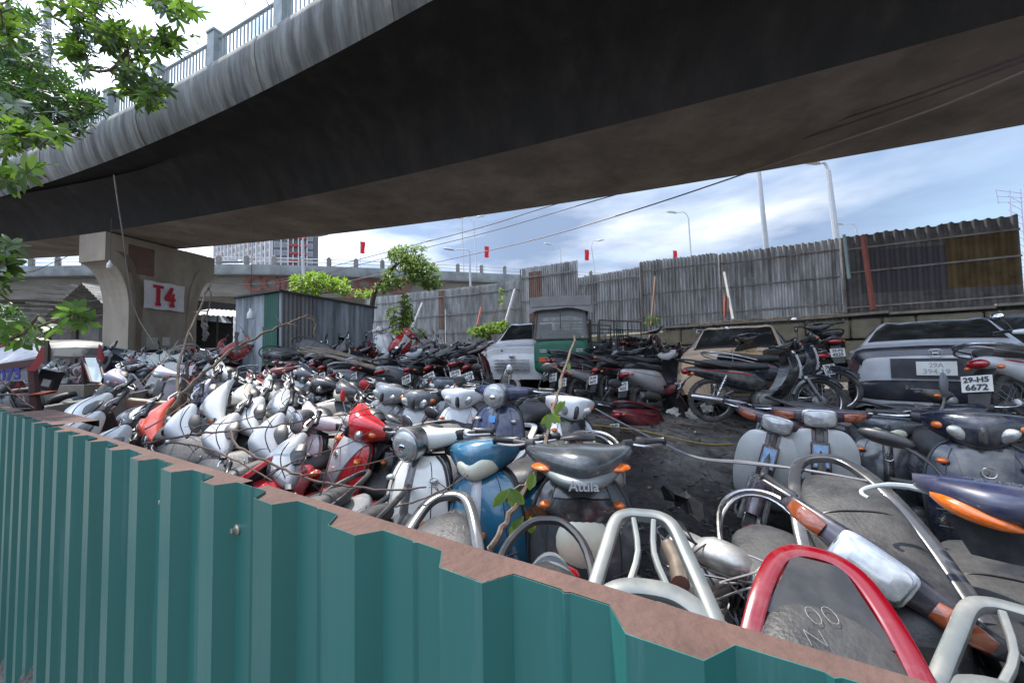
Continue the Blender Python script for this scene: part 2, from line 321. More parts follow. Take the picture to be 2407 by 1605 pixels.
def build_deck():
    root = thing('flyover', 'concrete flyover passing overhead with shade-coloured web and rounded streaked edge', 'bridge')
    xs = [-60 + i * 1.0 for i in range(100)]
    S = [deck(x) for x in xs]
    def part(name, i0, i1, m):
        mb = MB(); mb.loft([s[i0:i1 + 1] for s in S], cap=False, closed=False); o = mb.build(name, m, root, ang=50); return o
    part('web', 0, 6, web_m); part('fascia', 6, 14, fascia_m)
    part('road_slab', 14, 15, conc_m); part('far_edge', 15, 20, fascia_m); part('far_web', 20, 22, soffit_m)
    mb = MB(); mb.loft([[s[22], s[0]] for s in S], cap=False, closed=False); mb.build('soffit', soffit_m, root)
    # joint ribs on the fascia
    for x in (-13.6, -9.1, -5.0, -1.9):
        mb = MB()
        s0 = deck(x)[6:12]; s1 = deck(x + .10)[6:12]
        off = lambda P: [(p[0], p[1] - .014, p[2] - .006) for p in P]
        mb.loft([s0, off(s0), off(s1), s1], cap=False, closed=False); mb.build('joint_band', conc_m, root)
    # railing: posts, two rails, balusters
    rm = M('railing_paint', (.30, .34, .35), rough=.55, var=.2, dirt=(.12, .12, .12), dirtfac=.4)
    red = M('kerb_red', (.30, .05, .04), rough=.8)
    rail = thing('bridge_railing', 'grey concrete post railing with thin balusters along the flyover edge', 'railing')
    px = []; x = -24.0
    while x < 8: px.append(x); x += 2.3 / math.sqrt(1 + (.535 + .0126 * x) ** 2)
    yy = lambda x: FB(x) + .12
    for x in px:
        ang = math.atan2(yy(x + .1) - yy(x), .1); rot = Euler((0, 0, ang)).to_matrix()
        mb = MB(); mb.box((x, yy(x), 8.42), (.26, .24, .90), rot); mb.box((x, yy(x), 8.885), (.30, .28, .05), rot); mb.box((x, yy(x), 8.0), (.36, .30, .06), rot)
        mb.build('post', rm, rail)
    mb = MB()
    for z, r in ((8.74, .035), (8.14, .035)):
        mb.tube([(x, yy(x), z) for x in px], r, 8)
    mb.build('rail', rm, rail)
    mb = MB(); rr = random.Random(4)
    for a, b in zip(px, px[1:]):
        for k in range(1, 18):
            x = a + (b - a) * k / 18
            mb.box((x, yy(x), 8.44), (.018, .035, .58))
    tag(mb.build('balusters', rm, rail), kind='stuff')
    mb = MB(); mb.loft([[(x, yy(x) - .03, 8.02), (x, yy(x) + .05, 8.02), (x, yy(x) + .05, 8.09), (x, yy(x) - .03, 8.09)] for x in px]); mb.build('kerb_strip', red, rail)
build_deck()

# ================================================================== pillar T4
def build_pillar():
    top = 5.70; e = Vector((.25, .97, 0)).normalized(); n = Vector((.97, -.25, 0)).normalized()
    P0 = Vector((-12.75, 11.95, 0)); hw = 1.72; d = .60; cen = P0 + e * hw - n * d; ang = math.atan2(e.y, e.x)
    root = thing('flyover_pillar', 'tan concrete bridge pillar with flared crosshead and a banner reading T4', 'pillar', cen, ang)
    sw = 1.07
    prof = [(-sw, -1), (-sw, 3.3)]
    for k in range(1, 11):
        t = k / 10 * math.pi / 2; prof.append((-sw - (hw - sw) * (1 - math.cos(t)), 3.3 + 1.5 * math.sin(t)))
    prof += [(-hw, 4.85), (-hw, top)]
    full = prof + [(-x, z) for x, z in reversed(prof)]
    pm = M('pillar_concrete', (.32, .275, .22), rough=.9, var=.22, scale=1.3, stretch=(1, 1, .4), dirt=(.15, .11, .08), dirtfac=.6, dscale=1.2, bump=.2, bscale=30)
    MB().loft([[(x, -d, z) for x, z in full], [(x, d, z) for x, z in full]]).build('shaft', pm, root, smooth=False)
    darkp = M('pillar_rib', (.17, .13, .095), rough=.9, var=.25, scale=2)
    for sgn in (-1, 1):
        pts = [(-sw + .18, -1), (-sw + .18, 3.2)] + [(-sw + .18 - (hw - sw - .08) * (1 - math.cos(k / 8 * math.pi / 2)), 3.2 + 1.95 * math.sin(k / 8 * math.pi / 2)) for k in range(1, 9)]
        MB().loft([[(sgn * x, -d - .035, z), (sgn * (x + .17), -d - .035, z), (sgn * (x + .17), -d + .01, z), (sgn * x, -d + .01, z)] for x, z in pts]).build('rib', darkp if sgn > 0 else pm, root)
    mb = MB()
    for x in (-1.1, 1.1): mb.box((x, 0, top + .02), (.8, .9, .06))
    mb.build('bearing_pad', M('bearing', (.03, .03, .03)), root)
    x0, x1 = 1.01 - hw, 2.28 - hw; z0 = 1.45 + (861 - 727) * 13.2 / 904; z1 = 1.45 + (861 - 662) * 13.2 / 904
    ban = MB(); nx = 14; rows = []
    for j in range(9):
        z = z0 + (z1 - z0) * j / 8
        rows.append([(x0 + (x1 - x0) * i / nx, -d - .085 - .016 * math.sin(i * 1.1 + j * .6), z + .012 * math.sin(i * .9)) for i in range(nx + 1)])
    ban.loft(rows, cap=False, closed=False)
    bo = ban.build('banner', M('banner_cloth', (.60, .57, .58), rough=.8, var=.1), root)
    lm = M('banner_red', (.40, .015, .03), rough=.8)
    tm = MB(); zc = (z0 + z1) / 2; h = (z1 - z0); hx = (x1 - x0) / 1.5
    def poly(P, xx):
        A = [(xx + x * hx, -d - .115, zc + z * h) for x, z in P]; B = [(x, y + .006, z) for x, y, z in A]; tm.loft([A, B])
    cx = (x0 + x1) / 2 - .03
    poly([(-.19, .38), (.19, .38), (.19, .27), (.075, .27), (.075, -.27), (.10, -.27), (.10, -.38), (-.10, -.38), (-.10, -.27), (-.075, -.27), (-.075, .27), (-.19, .27)], cx - .23 * hx)
    poly([(.07, .36), (.20, .36), (.07, -.04), (.12, -.04), (.16, .14), (.24, .14), (.22, -.04), (.27, -.04), (.27, -.16), (.22, -.16), (.21, -.27), (.24, -.27), (.24, -.38), (.04, -.38), (.04, -.27), (.08, -.27), (.08, -.16), (-.14, -.16), (-.14, -.02)], cx + .15 * hx)
    tm.build('lettering', lm, bo, smooth=False)
    pm2 = M('old_paper', (.42, .40, .37), rough=.9, var=.3)
    for (x, z, ww, hh) in ((-.38, 2.25, .34, .34), (.05, 2.3, .24, .30), (-.20, 1.95, .5, .22), (.72, 2.2, .22, .5)):
        MB().box((x, -d - .006 - .001 * (ww > .4), z), (ww, .006, hh)).build('pasted_notice', pm2, root, smooth=False)
    MB().box((-1.3 + .55, -d - .004, 5.0), (.75, .006, .95)).build('dark_patch', M('dark_patch', (.15, .09, .07), rough=.9, var=.3, scale=3), root, smooth=False)
    return root
build_pillar()

def bulb(u, v, Y, z_top, lab):
    p = at(u, v, Y); t = thing('hanging_bulb', lab, 'light bulb', p, 0, 'bulbs hanging from wires')
    MB().lathe((0, 0, 0), (0, 0, 1), [(-.10, .001), (-.10, .062), (-.08, .066), (.01, .062), (.04, .05), (.075, .025), (.12, .022)]).build('bulb', whitep, t)
    MB().tube([(0, 0, .12), (.01, 0, (z_top - p.z) * .5), (0, .01, z_top - p.z)], .006, 5).build('cord', plastic, t)
bulb(258, 622, 10.6, 5.6, 'white bulb hanging in front of the pillar crosshead')
bulb(589, 738, 8.0, 4.4, 'white bulb hanging in front of the grey tin shed')
def cable(name, pts, r, lab, m=None, cat='cable', group=None, sub=8):
    mb = MB(); mb.tube(pts, r, 6, sub=sub); return tag(mb.build(name, m or plastic), lab, cat, group)
dirtyrope = M('old_rope', (.22, .19, .17), rough=.9)
p_ = at(268, 412, 9.8)
cable('loose_wire', [at(268, 412, 10.2), at(276, 470, 10.2), at(290, 560, 10.4), at(302, 650, 10.8), at(322, 740, 11.2), at(365, 810, 11.2)], .018, 'frayed grey wire dangling from the flyover edge past the pillar', dirtyrope)

# ================================================================== far viaduct
def build_viaduct():
    key = [(-90, 33), (-60, 30.2), (-39, 29.5), (-20, 30), (-5.7, 33), (4, 35.5), (14, 38), (40, 47), (90, 70)]
    def Y(x):
        for (a, ya), (b, yb) in zip(key, key[1:]):
            if a <= x <= b:
                return ya + (yb - ya) * (x - a) / (b - a)
        return key[-1][1]
    root = thing('viaduct', 'pale concrete road viaduct curving across behind the yard', 'bridge')
    zt = lambda x: 9.35 - .012 * max(0, x + 20) - .0012 * max(0, x - 8) ** 2
    xs = [-90 + 2 * i for i in range(90)]
    Ys = {}
    def sy(x): return sum(Y(x + d) for d in (-6, -3, 0, 3, 6)) / 5
    fm = M('viaduct_fascia', (.30, .325, .33), rough=.8, var=.3, scale=.8, dirt=(.13, .13, .12), dirtfac=.6, dscale=1.0)
    gm = M('viaduct_girder', (.30, .28, .245), rough=.9, var=.25, scale=.5, stretch=(.5, .5, 2), dirt=(.13, .115, .09), dirtfac=.5, dscale=.6)
    mb = MB(); mb.loft([[(x, sy(x) + .1, zt(x) - .78), (x, sy(x), zt(x) - .6), (x, sy(x), zt(x)), (x, sy(x) + .3, zt(x)), (x, sy(x) + .3, zt(x) - .3), (x, sy(x) + 9, zt(x) - .3), (x, sy(x) + 9, zt(x) - .8)] for x in xs]); mb.build('fascia', fm, root)
    mb = MB(); mb.loft([[(x, sy(x) + .9, zt(x) - .8), (x, sy(x) + 1.3, zt(x) - 2.35), (x, sy(x) + 7.6, zt(x) - 2.35), (x, sy(x) + 8, zt(x) - .8)] for x in xs]); mb.build('girder', gm, root, smooth=False)
    px = [-60 + 2.05 * i for i in range(60)]
    for x in px:
        mb = MB(); y = sy(x) + .12; z = zt(x); mb.box((x, y, z + .32), (.3, .24, .64)); mb.lathe((x, y, z + .64), (0, 0, 1), [(0, .15), (.08, .13), (.15, .04)], 8)
        mb.build('railing_post', conc_m, root)
    wr = M('viaduct_rail', (.52, .53, .55), rough=.5, var=.1)
    for h in (.30, .58):
        MB().tube([(x, sy(x) + .12, zt(x) + h) for x in px], .035, 6).build('rail', wr, root)
    # far side railing
    MB().tube([(x, sy(x) + 8.8, zt(x) + .55) for x in px], .04, 6).build('rail', wr, root)
    # lettering painted on the girder
    rm = M('faded_red_letters', (.30, .13, .11), rough=.9, var=.3)
    def letters(txt, u, v, size):
        p = at(u, v, 31.6); x = p.x; y = sy(x) + 1.06; p = CC + ray(u, v) * (y / ray(u, v).y); xf = Matrix.Translation((p.x, p.y - .10, p.z)) @ Matrix.Rotation(math.atan2(sy(x + 1) - sy(x - 1), 2), 4, 'Z') @ Matrix.Rotation(R(90 + 14.5), 4, 'X')
        text_mb(txt, size, xf, ext=.01, bold=.075).build('lettering', rm, root, smooth=False)
    letters('CÔNG TY CPXD', 778, 671, 1.75); letters('0932', 850, 690, 1.3)
    # columns
    for u in (62, -260):
        p = at(u, 760, 33.5)
        mb = MB(); prof = [(-3.2, 6.9), (-3.2, 5.7), (-1.2, 4.2), (-1.2, -1), (1.2, -1), (1.2, 4.2), (3.2, 5.7), (3.2, 6.9)]
        mb.loft([[(p.x + x, p.y + yy, z) for x, z in prof] for yy in (-.9, .9)]); mb.build('column', conc_m, root, smooth=False)
    return sy, zt
VY, VZ = build_viaduct()

# passing car roof on the viaduct
def via_car():
    p = at(562, 612, 33.5); p.z = VZ(p.x) - .3
    t = thing('white_car', 'white car passing on the viaduct behind its railing', 'car', p, 0)
    MB().body([(-2.2, 0, .55, .7, .25, 4), (-1.6, 0, .7, .85, .4, 4), (0, 0, .72, .88, .45, 4), (1.5, 0, .65, .85, .38, 4), (2.2, 0, .5, .7, .2, 4)], 20, 3).build('body', whitep, t)
    MB().body([(-1.9, 0, 1.0, .5, .05, 3), (-1.1, 0, 1.2, .72, .25, 4), (.3, 0, 1.22, .72, .27, 4), (1.1, 0, 1.0, .6, .08, 3)], 20, 3).build('windows', M('dark_glass', (.03, .035, .04), rough=.08, var=.05, spec=.8), t)
    for x in (-1.4, 1.4):
        for y in (-.8, .8): MB().torus((x, y, .3), (0, 1, 0), .22, .09).build('wheel', rubber, t)
via_car()

# ================================================================== tower block
def build_tower():
    root = thing('tower_block', 'tall apartment tower with pale striped left face and dark grey red balconied right face', 'building')
    Y = 150; A = at(500, 612, Y + 30); B = at(641, 612, Y); C_ = at(738, 612, Y + 4)
    z0, z1 = 8, 8 + 62
    pale = M('tower_pale', (.44, .42, .42), rough=.8, var=.1, scale=.2); dark = M('tower_dark', (.12, .125, .145), rough=.8, var=.1, scale=.2); redw = M('tower_red', (.42, .05, .06), rough=.7); gl = M('tower_glass', (.20, .23, .26), rough=.25); brn = M('tower_brown', (.26, .17, .15), rough=.8)
    def face(P, Q, m, nm):
        mb = MB(); d = Vector((Q.x - P.x, Q.y - P.y, 0)); n = Vector((-d.y, d.x, 0)).normalized() * 8
        mb.loft([[(P.x, P.y, z0), (Q.x, Q.y, z0), (Q.x, Q.y, z1), (P.x, P.y, z1)], [(P.x + n.x, P.y + n.y, z0), (Q.x + n.x, Q.y + n.y, z0), (Q.x + n.x, Q.y + n.y, z1), (P.x + n.x, P.y + n.y, z1)]])
        mb.build(nm, m, root, smooth=False)
    face(A, B, pale, 'pale_wall'); face(B, C_, dark, 'dark_wall')
    def on(P, Q, a, z, w_, h, dep, mb):
        d = Vector((Q.x - P.x, Q.y - P.y, 0)); Ln = d.length; d.normalize(); n = Vector((d.y, -d.x, 0)); c = P + d * (a * Ln) + n * (dep / 2 - .05); c.z = z
        rot = Matrix((d, -n, Vector((0, 0, 1)))).transposed(); mb.box(c, (w_, dep, h), rot)
    mb = MB(); ms = MB(); mr = MB(); mg = MB()
    for i in range(15): on(A, B, (i + .5) / 15, (z0 + z1) / 2, .55, z1 - z0, .5, ms)
    ms.build('pilaster', whitep, root, smooth=False)
    rr = random.Random(5)
    for i in range(15):
        for k in range(19):
            tgt = mg if (i + k) % 3 else mr
            on(A, B, (i + 1.0) / 15 if i < 14 else .95, z0 + 2 + k * 3.2, 1.1, 1.6, .3, tgt)
    tag(mg.build('window', gl, root, smooth=False), kind='stuff'); tag(mr.build('brown_panel', brn, root, smooth=False), kind='stuff')
    mg = MB(); mr = MB(); ms = MB()
    for k in range(19):
        z = z0 + 2 + k * 3.2
        for a in (.10, .28, .90): on(B, C_, a, z, 1.6, 1.7, .3, mg); on(B, C_, a, z, 1.9, 2.0, .15, ms)
        for a in (.44, .54, .68, .78):
            on(B, C_, a, z, 1.3, .9, .9, mr)
    for a in (.20, .37, .49, .62, .73, .83): on(B, C_, a, (z0 + z1) / 2, .35, z1 - z0, .4, ms)
    mg.build('window', gl, root, smooth=False); mr.build('red_balcony', redw, root, smooth=False); ms.build('window_surround', whitep, root, smooth=False)
build_tower()

# ================================================================== lamps, masts, flags
lampm = M('galvanised_pole', (.50, .51, .52), rough=.5, metal=.2, var=.1)
def lamp(u0_, v0, u1, v1, Y, arms, lab, r=.09, head=True):
    a = at(u0_, v0, Y); b = at(u1, v1, Y); b.x = b.x; d = b - a; base = a.copy()
    k = (a.z - 0.) / max(.1, d.z); foot = a - d * (a.z / d.z) if d.z else a
    t = thing('street_lamp', lab, 'street lamp', (foot.x, foot.y, 0), 0, 'street lamps on and beyond the viaduct'); o = t.location
    MB().tube([foot - o, b - o], [r * 1.6, r], 8).build('pole', lampm, t)
    for (hu, hv, hl) in arms:
        h = at(hu, hv, Y) - o; tb = b - o; mid = Vector(((h.x * .35 + tb.x * .65), tb.y, max(h.z, tb.z) + abs(h.x - tb.x) * .05 - .0))
        MB().tube([tb - Vector((0, 0, .6)), tb + Vector((0, 0, 0)), mid, h], r * .55, 6, sub=4).build('arm', lampm, t)
        dx = math.copysign(hl, h.x - tb.x)
        ho = MB().body([(-.0, 0, 0, .05, .05, 2), (.15, 0, .03, .16, .09, 2.5), (.75, 0, .05, .17, .08, 2.5), (1, 0, .03, .05, .03, 2)], 12, 2).build('lamp_head', lampm, t)
        ho.location = h; ho.scale = (dx, hl, hl); ho.rotation_euler = (0, -.12 * (1 if dx > 0 else -1), 0)
lamp(715, 690, 711, 566, 27, [(733, 556, 1.3)], 'white street lamp rising behind the tin shed with one arm to the right', .11)
lamp(1106, 675, 1103, 590, 30, [(1068, 588, .9)], 'street lamp with one left arm standing before the viaduct near the leafy tree', .07)
lamp(1120, 628, 1114, 536, 42, [(1089, 514, 1.1), (1120, 511, 1.0)], 'tall double headed street lamp on the viaduct', .07)
lamp(1623, 590, 1618, 512, 40, [(1590, 501, 1.1)], 'street lamp with left arm above the corrugated fence between the white mast and the flags', .08)
lamp(1966, 562, 1946, 402, 17, [(1926, 385, .9)], 'nearest street lamp with oval head below the flyover soffit at right', .10)
lamp(2016, 556, 2010, 532, 45, [(1981, 528, 1.2)], 'small distant lamp left of the red fence post', .08)
lamp(991, 600, 989, 572, 60, [(1003, 567, 1.2)], 'tiny distant lamp above the leafy tree', .08)
lamp(1318, 610, 1317, 588, 60, [(1296, 575, 1.2)], 'tiny distant lamp just left of the third flag', .08)
lamp(1394, 610, 1390, 580, 60, [(1403, 567, 1.2)], 'tiny distant lamp just right of the third flag', .08)
def mast(u0_, v0, u1, v1, Y, r, lab):
    a = at(u0_, v0, Y); b = at(u1, v1, Y); d = b - a; foot = a - d * (a.z / d.z); mb = MB(); mb.tube([foot, b], [r * 1.4, r], 10); tag(mb.build('mast', lampm), lab, 'pole')
mast(1802, 590, 1782, 395, 15, .085, 'thick white pole standing up behind the corrugated fence')
mast(1090, 632, 1085, 508, 36, .05, 'thin grey mast beside the double lamp on the viaduct')
pa, pb = at(112, 330, 12.6), at(113, -80, 12.6); mb = MB(); mb.tube([Vector((pa.x, pa.y, 7.6)), Vector((pb.x, pb.y, pb.z))], [.11, .09], 10); tag(mb.build('mast', lampm), 'grey pole seen through the leaves at top left', 'pole')
flagm = M('flag_red', (.62, .008, .02), rough=.7, var=.08)
for i, (u, v, lab) in enumerate(((847, 581, 'red flag on the viaduct above the tin shed'), (1139, 592, 'red flag beside the double street lamp'), (1375, 600, 'red flag above the raised fence panel'), (1583, 602, 'red flag half hidden behind the right fence panels'))):
    Y = 33 + i * 2; p = at(u, v + 20, Y); z0 = VZ(p.x); t = thing('flag', lab, 'flag', (p.x, p.y, z0), 0, 'red flags along the viaduct')
    top = at(u, v - 14, Y).z - z0
    MB().tube([(0, 0, -.3), (0, 0, top)], .02, 6).build('pole', lampm, t)
    rows = [[(.34 * s_ + .02 * math.sin(j), .05 * math.sin(s_ * 7 + j * .6), top - 1.05 * j / 6 - .16 * s_ + .1 * s_ * s_) for s_ in (0, .2, .4, .6, .8, 1, 1.2)] for j in range(7)]
    MB().sheet([[(x, y, z) for x, y, z in r] for r in rows], .004).build('cloth', flagm, t)
# lattice mast at the right edge
def lattice():
    b = at(2412, 560, 60); t = thing('antenna_tower', 'violet grey lattice tower with side antenna at the right edge of the sky', 'tower', (b.x, b.y, 0))
    m = M('violet_steel', (.40, .36, .50), rough=.6); top = at(2412, 440, 60).z; mb = MB()
    for sx_ in (-1.1, 1.1):
        for sy_ in (-1.1, 1.1): mb.tube([(sx_, sy_, 0), (sx_ * .8, sy_ * .8, top)], .07, 5)
    k = 0
    while k * 1.2 < top - 1.2:
        z = k * 1.2
        for a in (-1, 1): mb.tube([(-1.05, a * 1.05, z), (1.05, a * 1.05, z + 1.2)], .04, 4); mb.tube([(1.05, a * 1.05, z), (-1.05, a * 1.05, z + 1.2)], .04, 4)
        k += 1
    mb.build('frame', m, t)
    mb = MB()
    for dz in (0, .7, 1.4): mb.tube([(0, 0, top - 1 - dz), (-4.2, 0, top - .4 - dz * 1.4)], .05, 4)
    mb.tube([(-4.2, 0, top - .3), (-3.9, 0, top - 2.6)], .05, 4); mb.build('antenna', m, t)
lattice()

# ================================================================== wires
wm = M('wire_rubber', (.10, .06, .065), rough=.6)
def wire(px, lab, r=.02, m=wm):
    cable('overhead_wire', [at(*p) for p in px], r, lab, m, 'wire', 'wires crossing the sky')
wire([(640, 662, 24), (760, 632, 22), (950, 582, 19), (1130, 535, 16), (1307, 480, 13), (1650, 385, 9.5), (2050, 258, 6.5), (2440, 118, 4.8)], 'upper thin wire crossing the sky from the shed to the top right', .017)
wire([(640, 676, 24), (760, 645, 22), (950, 595, 19), (1150, 545, 16), (1371, 480, 12.5), (1700, 385, 9.0), (2050, 272, 6.5), (2440, 132, 4.8)], 'second thin wire just below the upper wire', .015)
wire([(700, 690, 24), (860, 652, 22), (1019, 618, 19), (1250, 565, 15), (1500, 492, 11.5), (1893, 360, 7.8), (2180, 262, 6), (2440, 155, 4.6)], 'lowest and thickest wire sagging across the sky', .018, M('pale_wire', (.30, .24, .22), rough=.6))
wire([(-10, 610, 16), (60, 640, 15), (130, 615, 14), (182, 592, 13)], 'wire slung from the crosshead to the left', .012)
wire([(480, 662, 12.5), (560, 668, 16), (650, 664, 20), (760, 645, 24)], 'dark wire from the pillar to behind the shed', .014)
wire([(0, 714, 13), (120, 716, 13.5), (241, 704, 13.6)], 'pale wire stretched in front of the left shelter', .010, chalk)
wire([(0, 750, 13), (130, 748, 13.5), (245, 740, 13.6)], 'lower pale wire in front of the left shelter', .010, chalk)

# ================================================================== corrugated back fence on its retaining wall
WA, WB = Vector((-3.9, 22.0)), Vector((12.5, 7.7))          # wall line
wd = (WB - WA).normalized(); wn = Vector((wd.y, -wd.x))      # wn points to the camera side
if wn.y > 0: wn = -wn
wlen = (WB - WA).length
def wp(s, off=0.): p = WA + wd * s + wn * off; return p
def s_at(u):
    """distance along the wall line at photo column u"""
    d = ray(u, 740); k = d.x / d.y
    return (WA.x - k * WA.y) / (k * wd.y - wd.x)
WTOP = 2.42
def build_back():
    stone = M('block_stone', (.27, .24, .175), rough=.95, var=.35, scale=3, dirt=(.10, .10, .06), dirtfac=.6, dscale=1.5, bump=.6, bscale=12)
    root = thing('retaining_wall', 'mossy stone block retaining wall under the corrugated fence', 'wall')
    r = random.Random(2); s = -3.0; mb = MB(); slab = MB()
    rows = [(0.2, 1.15), (1.17, 1.80), (1.82, 2.36)]
    for (za, zb) in rows:
        s = s_at(1535) - 7
        while s < wlen + 6:
            L_ = r.uniform(.55, 1.15); c = wp(s + L_ / 2, .02 * r.random()); rot = Matrix.Rotation(math.atan2(wd.y, wd.x), 3, 'Z')
            st = [(-L_ / 2 + .012, 0, 0, .3, (zb - za) / 2 - .03, 8), (-L_ / 2 + .05, 0, 0, .33 + r.uniform(0, .03), (zb - za) / 2 - .008, 8), (L_ / 2 - .05, 0, 0, .33 + r.uniform(0, .03), (zb - za) / 2 - .008, 8), (L_ / 2 - .012, 0, 0, .3, (zb - za) / 2 - .03, 8)]
            q = MB().body(st, 20); mb.merge(q, None, Matrix.Translation((c.x, c.y, (za + zb) / 2)) @ rot.to_4x4()); s += L_
    mb.build('blocks', stone, root, smooth=False)
    mb = MB(); a, b = wp(-14, -.35), wp(wlen + 6, -.35); a2, b2 = wp(-14, -1.2), wp(wlen + 6, -1.2)
    mb.loft([[(a.x, a.y, 0), (a.x, a.y, WTOP - .05), (a2.x, a2.y, WTOP - .05), (a2.x, a2.y, 0)], [(b.x, b.y, 0), (b.x, b.y, WTOP - .05), (b2.x, b2.y, WTOP - .05), (b2.x, b2.y, 0)]]); mb.build('core', conc_m, root, smooth=False)
    # broken concrete coping
    mb = MB(); s = s_at(1560)
    while s < wlen + 5:
        L_ = r.uniform(.8, 2.2); c = wp(s + L_ / 2, .12 + r.uniform(-.04, .05)); rot = Euler((r.uniform(-.02, .02), r.uniform(-.02, .02), math.atan2(wd.y, wd.x) + r.uniform(-.02, .02))).to_matrix(); mb.box((c.x, c.y, WTOP + r.uniform(0, .05)), (L_ - .02, .62, .06), rot); s += L_
    mb.build('coping', M('coping_concrete', (.34, .31, .26), rough=.9, var=.3, dirt=(.15, .12, .09), dirtfac=.5), root, smooth=False)
    # fence
    tin = M('weathered_tin', (.54, .545, .55), rough=.42, metal=.35, var=.3, scale=2.0, stretch=(1.5, 1.5, .35), dirt=(.17, .165, .16), dirtfac=.8, dscale=2.2, dlo=.36, dhi=.66)
    rust = M('rusty_tin', (.24, .14, .10), rough=.7, metal=.1, var=.4, scale=3, stretch=(1.5, 1.5, .4), dirt=(.33, .31, .29), dirtfac=.6, dscale=2)
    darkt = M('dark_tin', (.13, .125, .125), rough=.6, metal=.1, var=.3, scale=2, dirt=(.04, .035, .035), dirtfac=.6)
    brownt = M('ochre_tin', (.12, .08, .03), rough=.7, var=.3, scale=2, dirt=(.05, .04, .02), dirtfac=.6)
    frame = M('fence_frame', (.26, .25, .24), rough=.6, metal=.3, var=.3, dirt=(.15, .08, .05), dirtfac=.6)
    # name, u0, u1, v_top0, v_top1, material, wave
    panels = [
        (862, 960, 700, 692, tin, .085, 'leftmost fence panel behind the climbing plants'),
        (955, 1046, 690, 680, tin, .085, 'fence panel with a rust streak at its right edge'),
        (1048, 1132, 681, 671, tin, .085, 'bluish fence panel left of the white strut'),
        (1132, 1228, 671, 659, tin, .085, 'fence panel with a long white leaning strut'),
        (1228, 1361, 632, 613, tin, .12, 'raised fence panel with a broad rust stripe'),
        (1363, 1514, 652, 628, tin, .12, 'low fence panel behind the three wheeler bed'),
        (1510, 1694, 616, 595, tin, .12, 'fence panel with bright serrated top behind the parked motorbikes'),
        (1697, 1982, 598, 562, tin, .15, 'fence panel with a short patch sheet leaning on it'),
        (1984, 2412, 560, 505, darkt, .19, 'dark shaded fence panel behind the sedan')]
    for (ua, ub, va, vb, m, wl, lab) in panels:
        sa, sb = s_at(ua), s_at(ub); t = thing('corrugated_panel', lab, 'fence', (*wp(sa), 0), 0, 'corrugated panels of the back fence'); o = t.location
        pa, pb = wp(sa), wp(sb)
        za = (CC + ray(ua, va) * (pa.y / ray(ua, va).y)).z; zb = (CC + ray(ub, vb) * (pb.y / ray(ub, vb).y)).z
        n = max(8, int((sb - sa) / wl * 8)); rows = []; rr = random.Random(int(ua))
        jag = [rr.uniform(-.012, .03) for _ in range(n // 8 + 2)]
        top = []; bot = []; mid = []
        for i in range(n + 1):
            s_ = sa + (sb - sa) * i / n; ph = 2 * math.pi * (s_ / wl); off = .032 * math.sin(ph) + .008 * math.sin(3 * ph); q = wp(s_, off); z = za + (zb - za) * i / n + jag[i // 8] + .02 * max(0, math.sin(ph))
            lean = .06
            top.append((q.x - o.x, q.y - o.y, z)); bot.append((q.x - o.x, q.y - o.y, WTOP - .08 - (.3 if ua < 1500 else 0)))
        mb = MB(); mb.loft([bot, top], cap=False, closed=False); mb.build('sheet', m, t, ang=70)
        # rails and posts in front
        for (fr) in ((.18, .52, .86) if ua < 1984 else (.12, .55, .84)):
            q0, q1 = wp(sa, .075), wp(sb, .075); z0_ = WTOP + (za - WTOP) * fr; z1_ = WTOP + (zb - WTOP) * fr
            mb = MB(); mb.loft([[(q0.x - o.x, q0.y - o.y, z0_ - .022), (q0.x - o.x, q0.y - o.y, z0_ + .022), (q0.x - o.x, q0.y - o.y + .04, z0_ + .022), (q0.x - o.x, q0.y - o.y + .04, z0_ - .022)], [(q1.x - o.x, q1.y - o.y, z1_ - .022), (q1.x - o.x, q1.y - o.y, z1_ + .022), (q1.x - o.x, q1.y - o.y + .04, z1_ + .022), (q1.x - o.x, q1.y - o.y + .04, z1_ - .022)]]); mb.build('rail', frame, t, smooth=False)
        q = wp(sa + .03, .12); mb = MB(); mb.box((q.x - o.x, q.y - o.y, (WTOP + za) / 2 - .1), (.06, .06, za - WTOP + .1)); mb.build('post', frame, t, smooth=False)
    # rust stripes and patches as their own thin sheets following the ribs
    def patch(ua, ub, va, vb, vc, vd, wl, m, nm, lab, parent=None):
        sa, sb = s_at(ua), s_at(ub); n = max(6, int((sb - sa) / wl * 8)); top = []; bot = []
        for i in range(n + 1):
            s_ = sa + (sb - sa) * i / n; ph = 2 * math.pi * (s_ / wl); off = .032 * math.sin(ph) + .008 * math.sin(3 * ph) + .006; q = wp(s_, off); k = i / n
            u = ua + (ub - ua) * k; zt = (CC + ray(u, va + (vb - va) * k) * (q.y / ray(u, va).y)).z; zb = (CC + ray(u, vc + (vd - vc) * k) * (q.y / ray(u, vc).y)).z
            top.append((q.x, q.y, zt)); bot.append((q.x, q.y, zb))
        tag(MB().loft([bot, top], cap=False, closed=False).build(nm, m, ang=70), lab, 'sheet metal')
    patch(1245, 1275, 640, 636, 775, 772, .12, rust, 'rusty_sheet', 'rust brown strip of sheet on the raised fence panel')
    patch(1032, 1045, 684, 682, 775, 775, .085, rust, 'rusty_sheet', 'narrow rusty strip at the edge of a far fence panel')
    patch(2235, 2404, 560, 542, 678, 668, .19, brownt, 'ochre_sheet', 'ochre brown sheet on the dark fence panel at right')
    patch(2030, 2235, 590, 575, 690, 680, .19, M('violet_dark_tin', (.07, .062, .072), rough=.6, var=.15), 'grey_violet_sheet', 'flat grey violet sheet beside the ochre one')
    patch(1752, 1782, 652, 650, 742, 740, .15, tin, 'patch_sheet', 'short spare corrugated sheet propped on the fence')
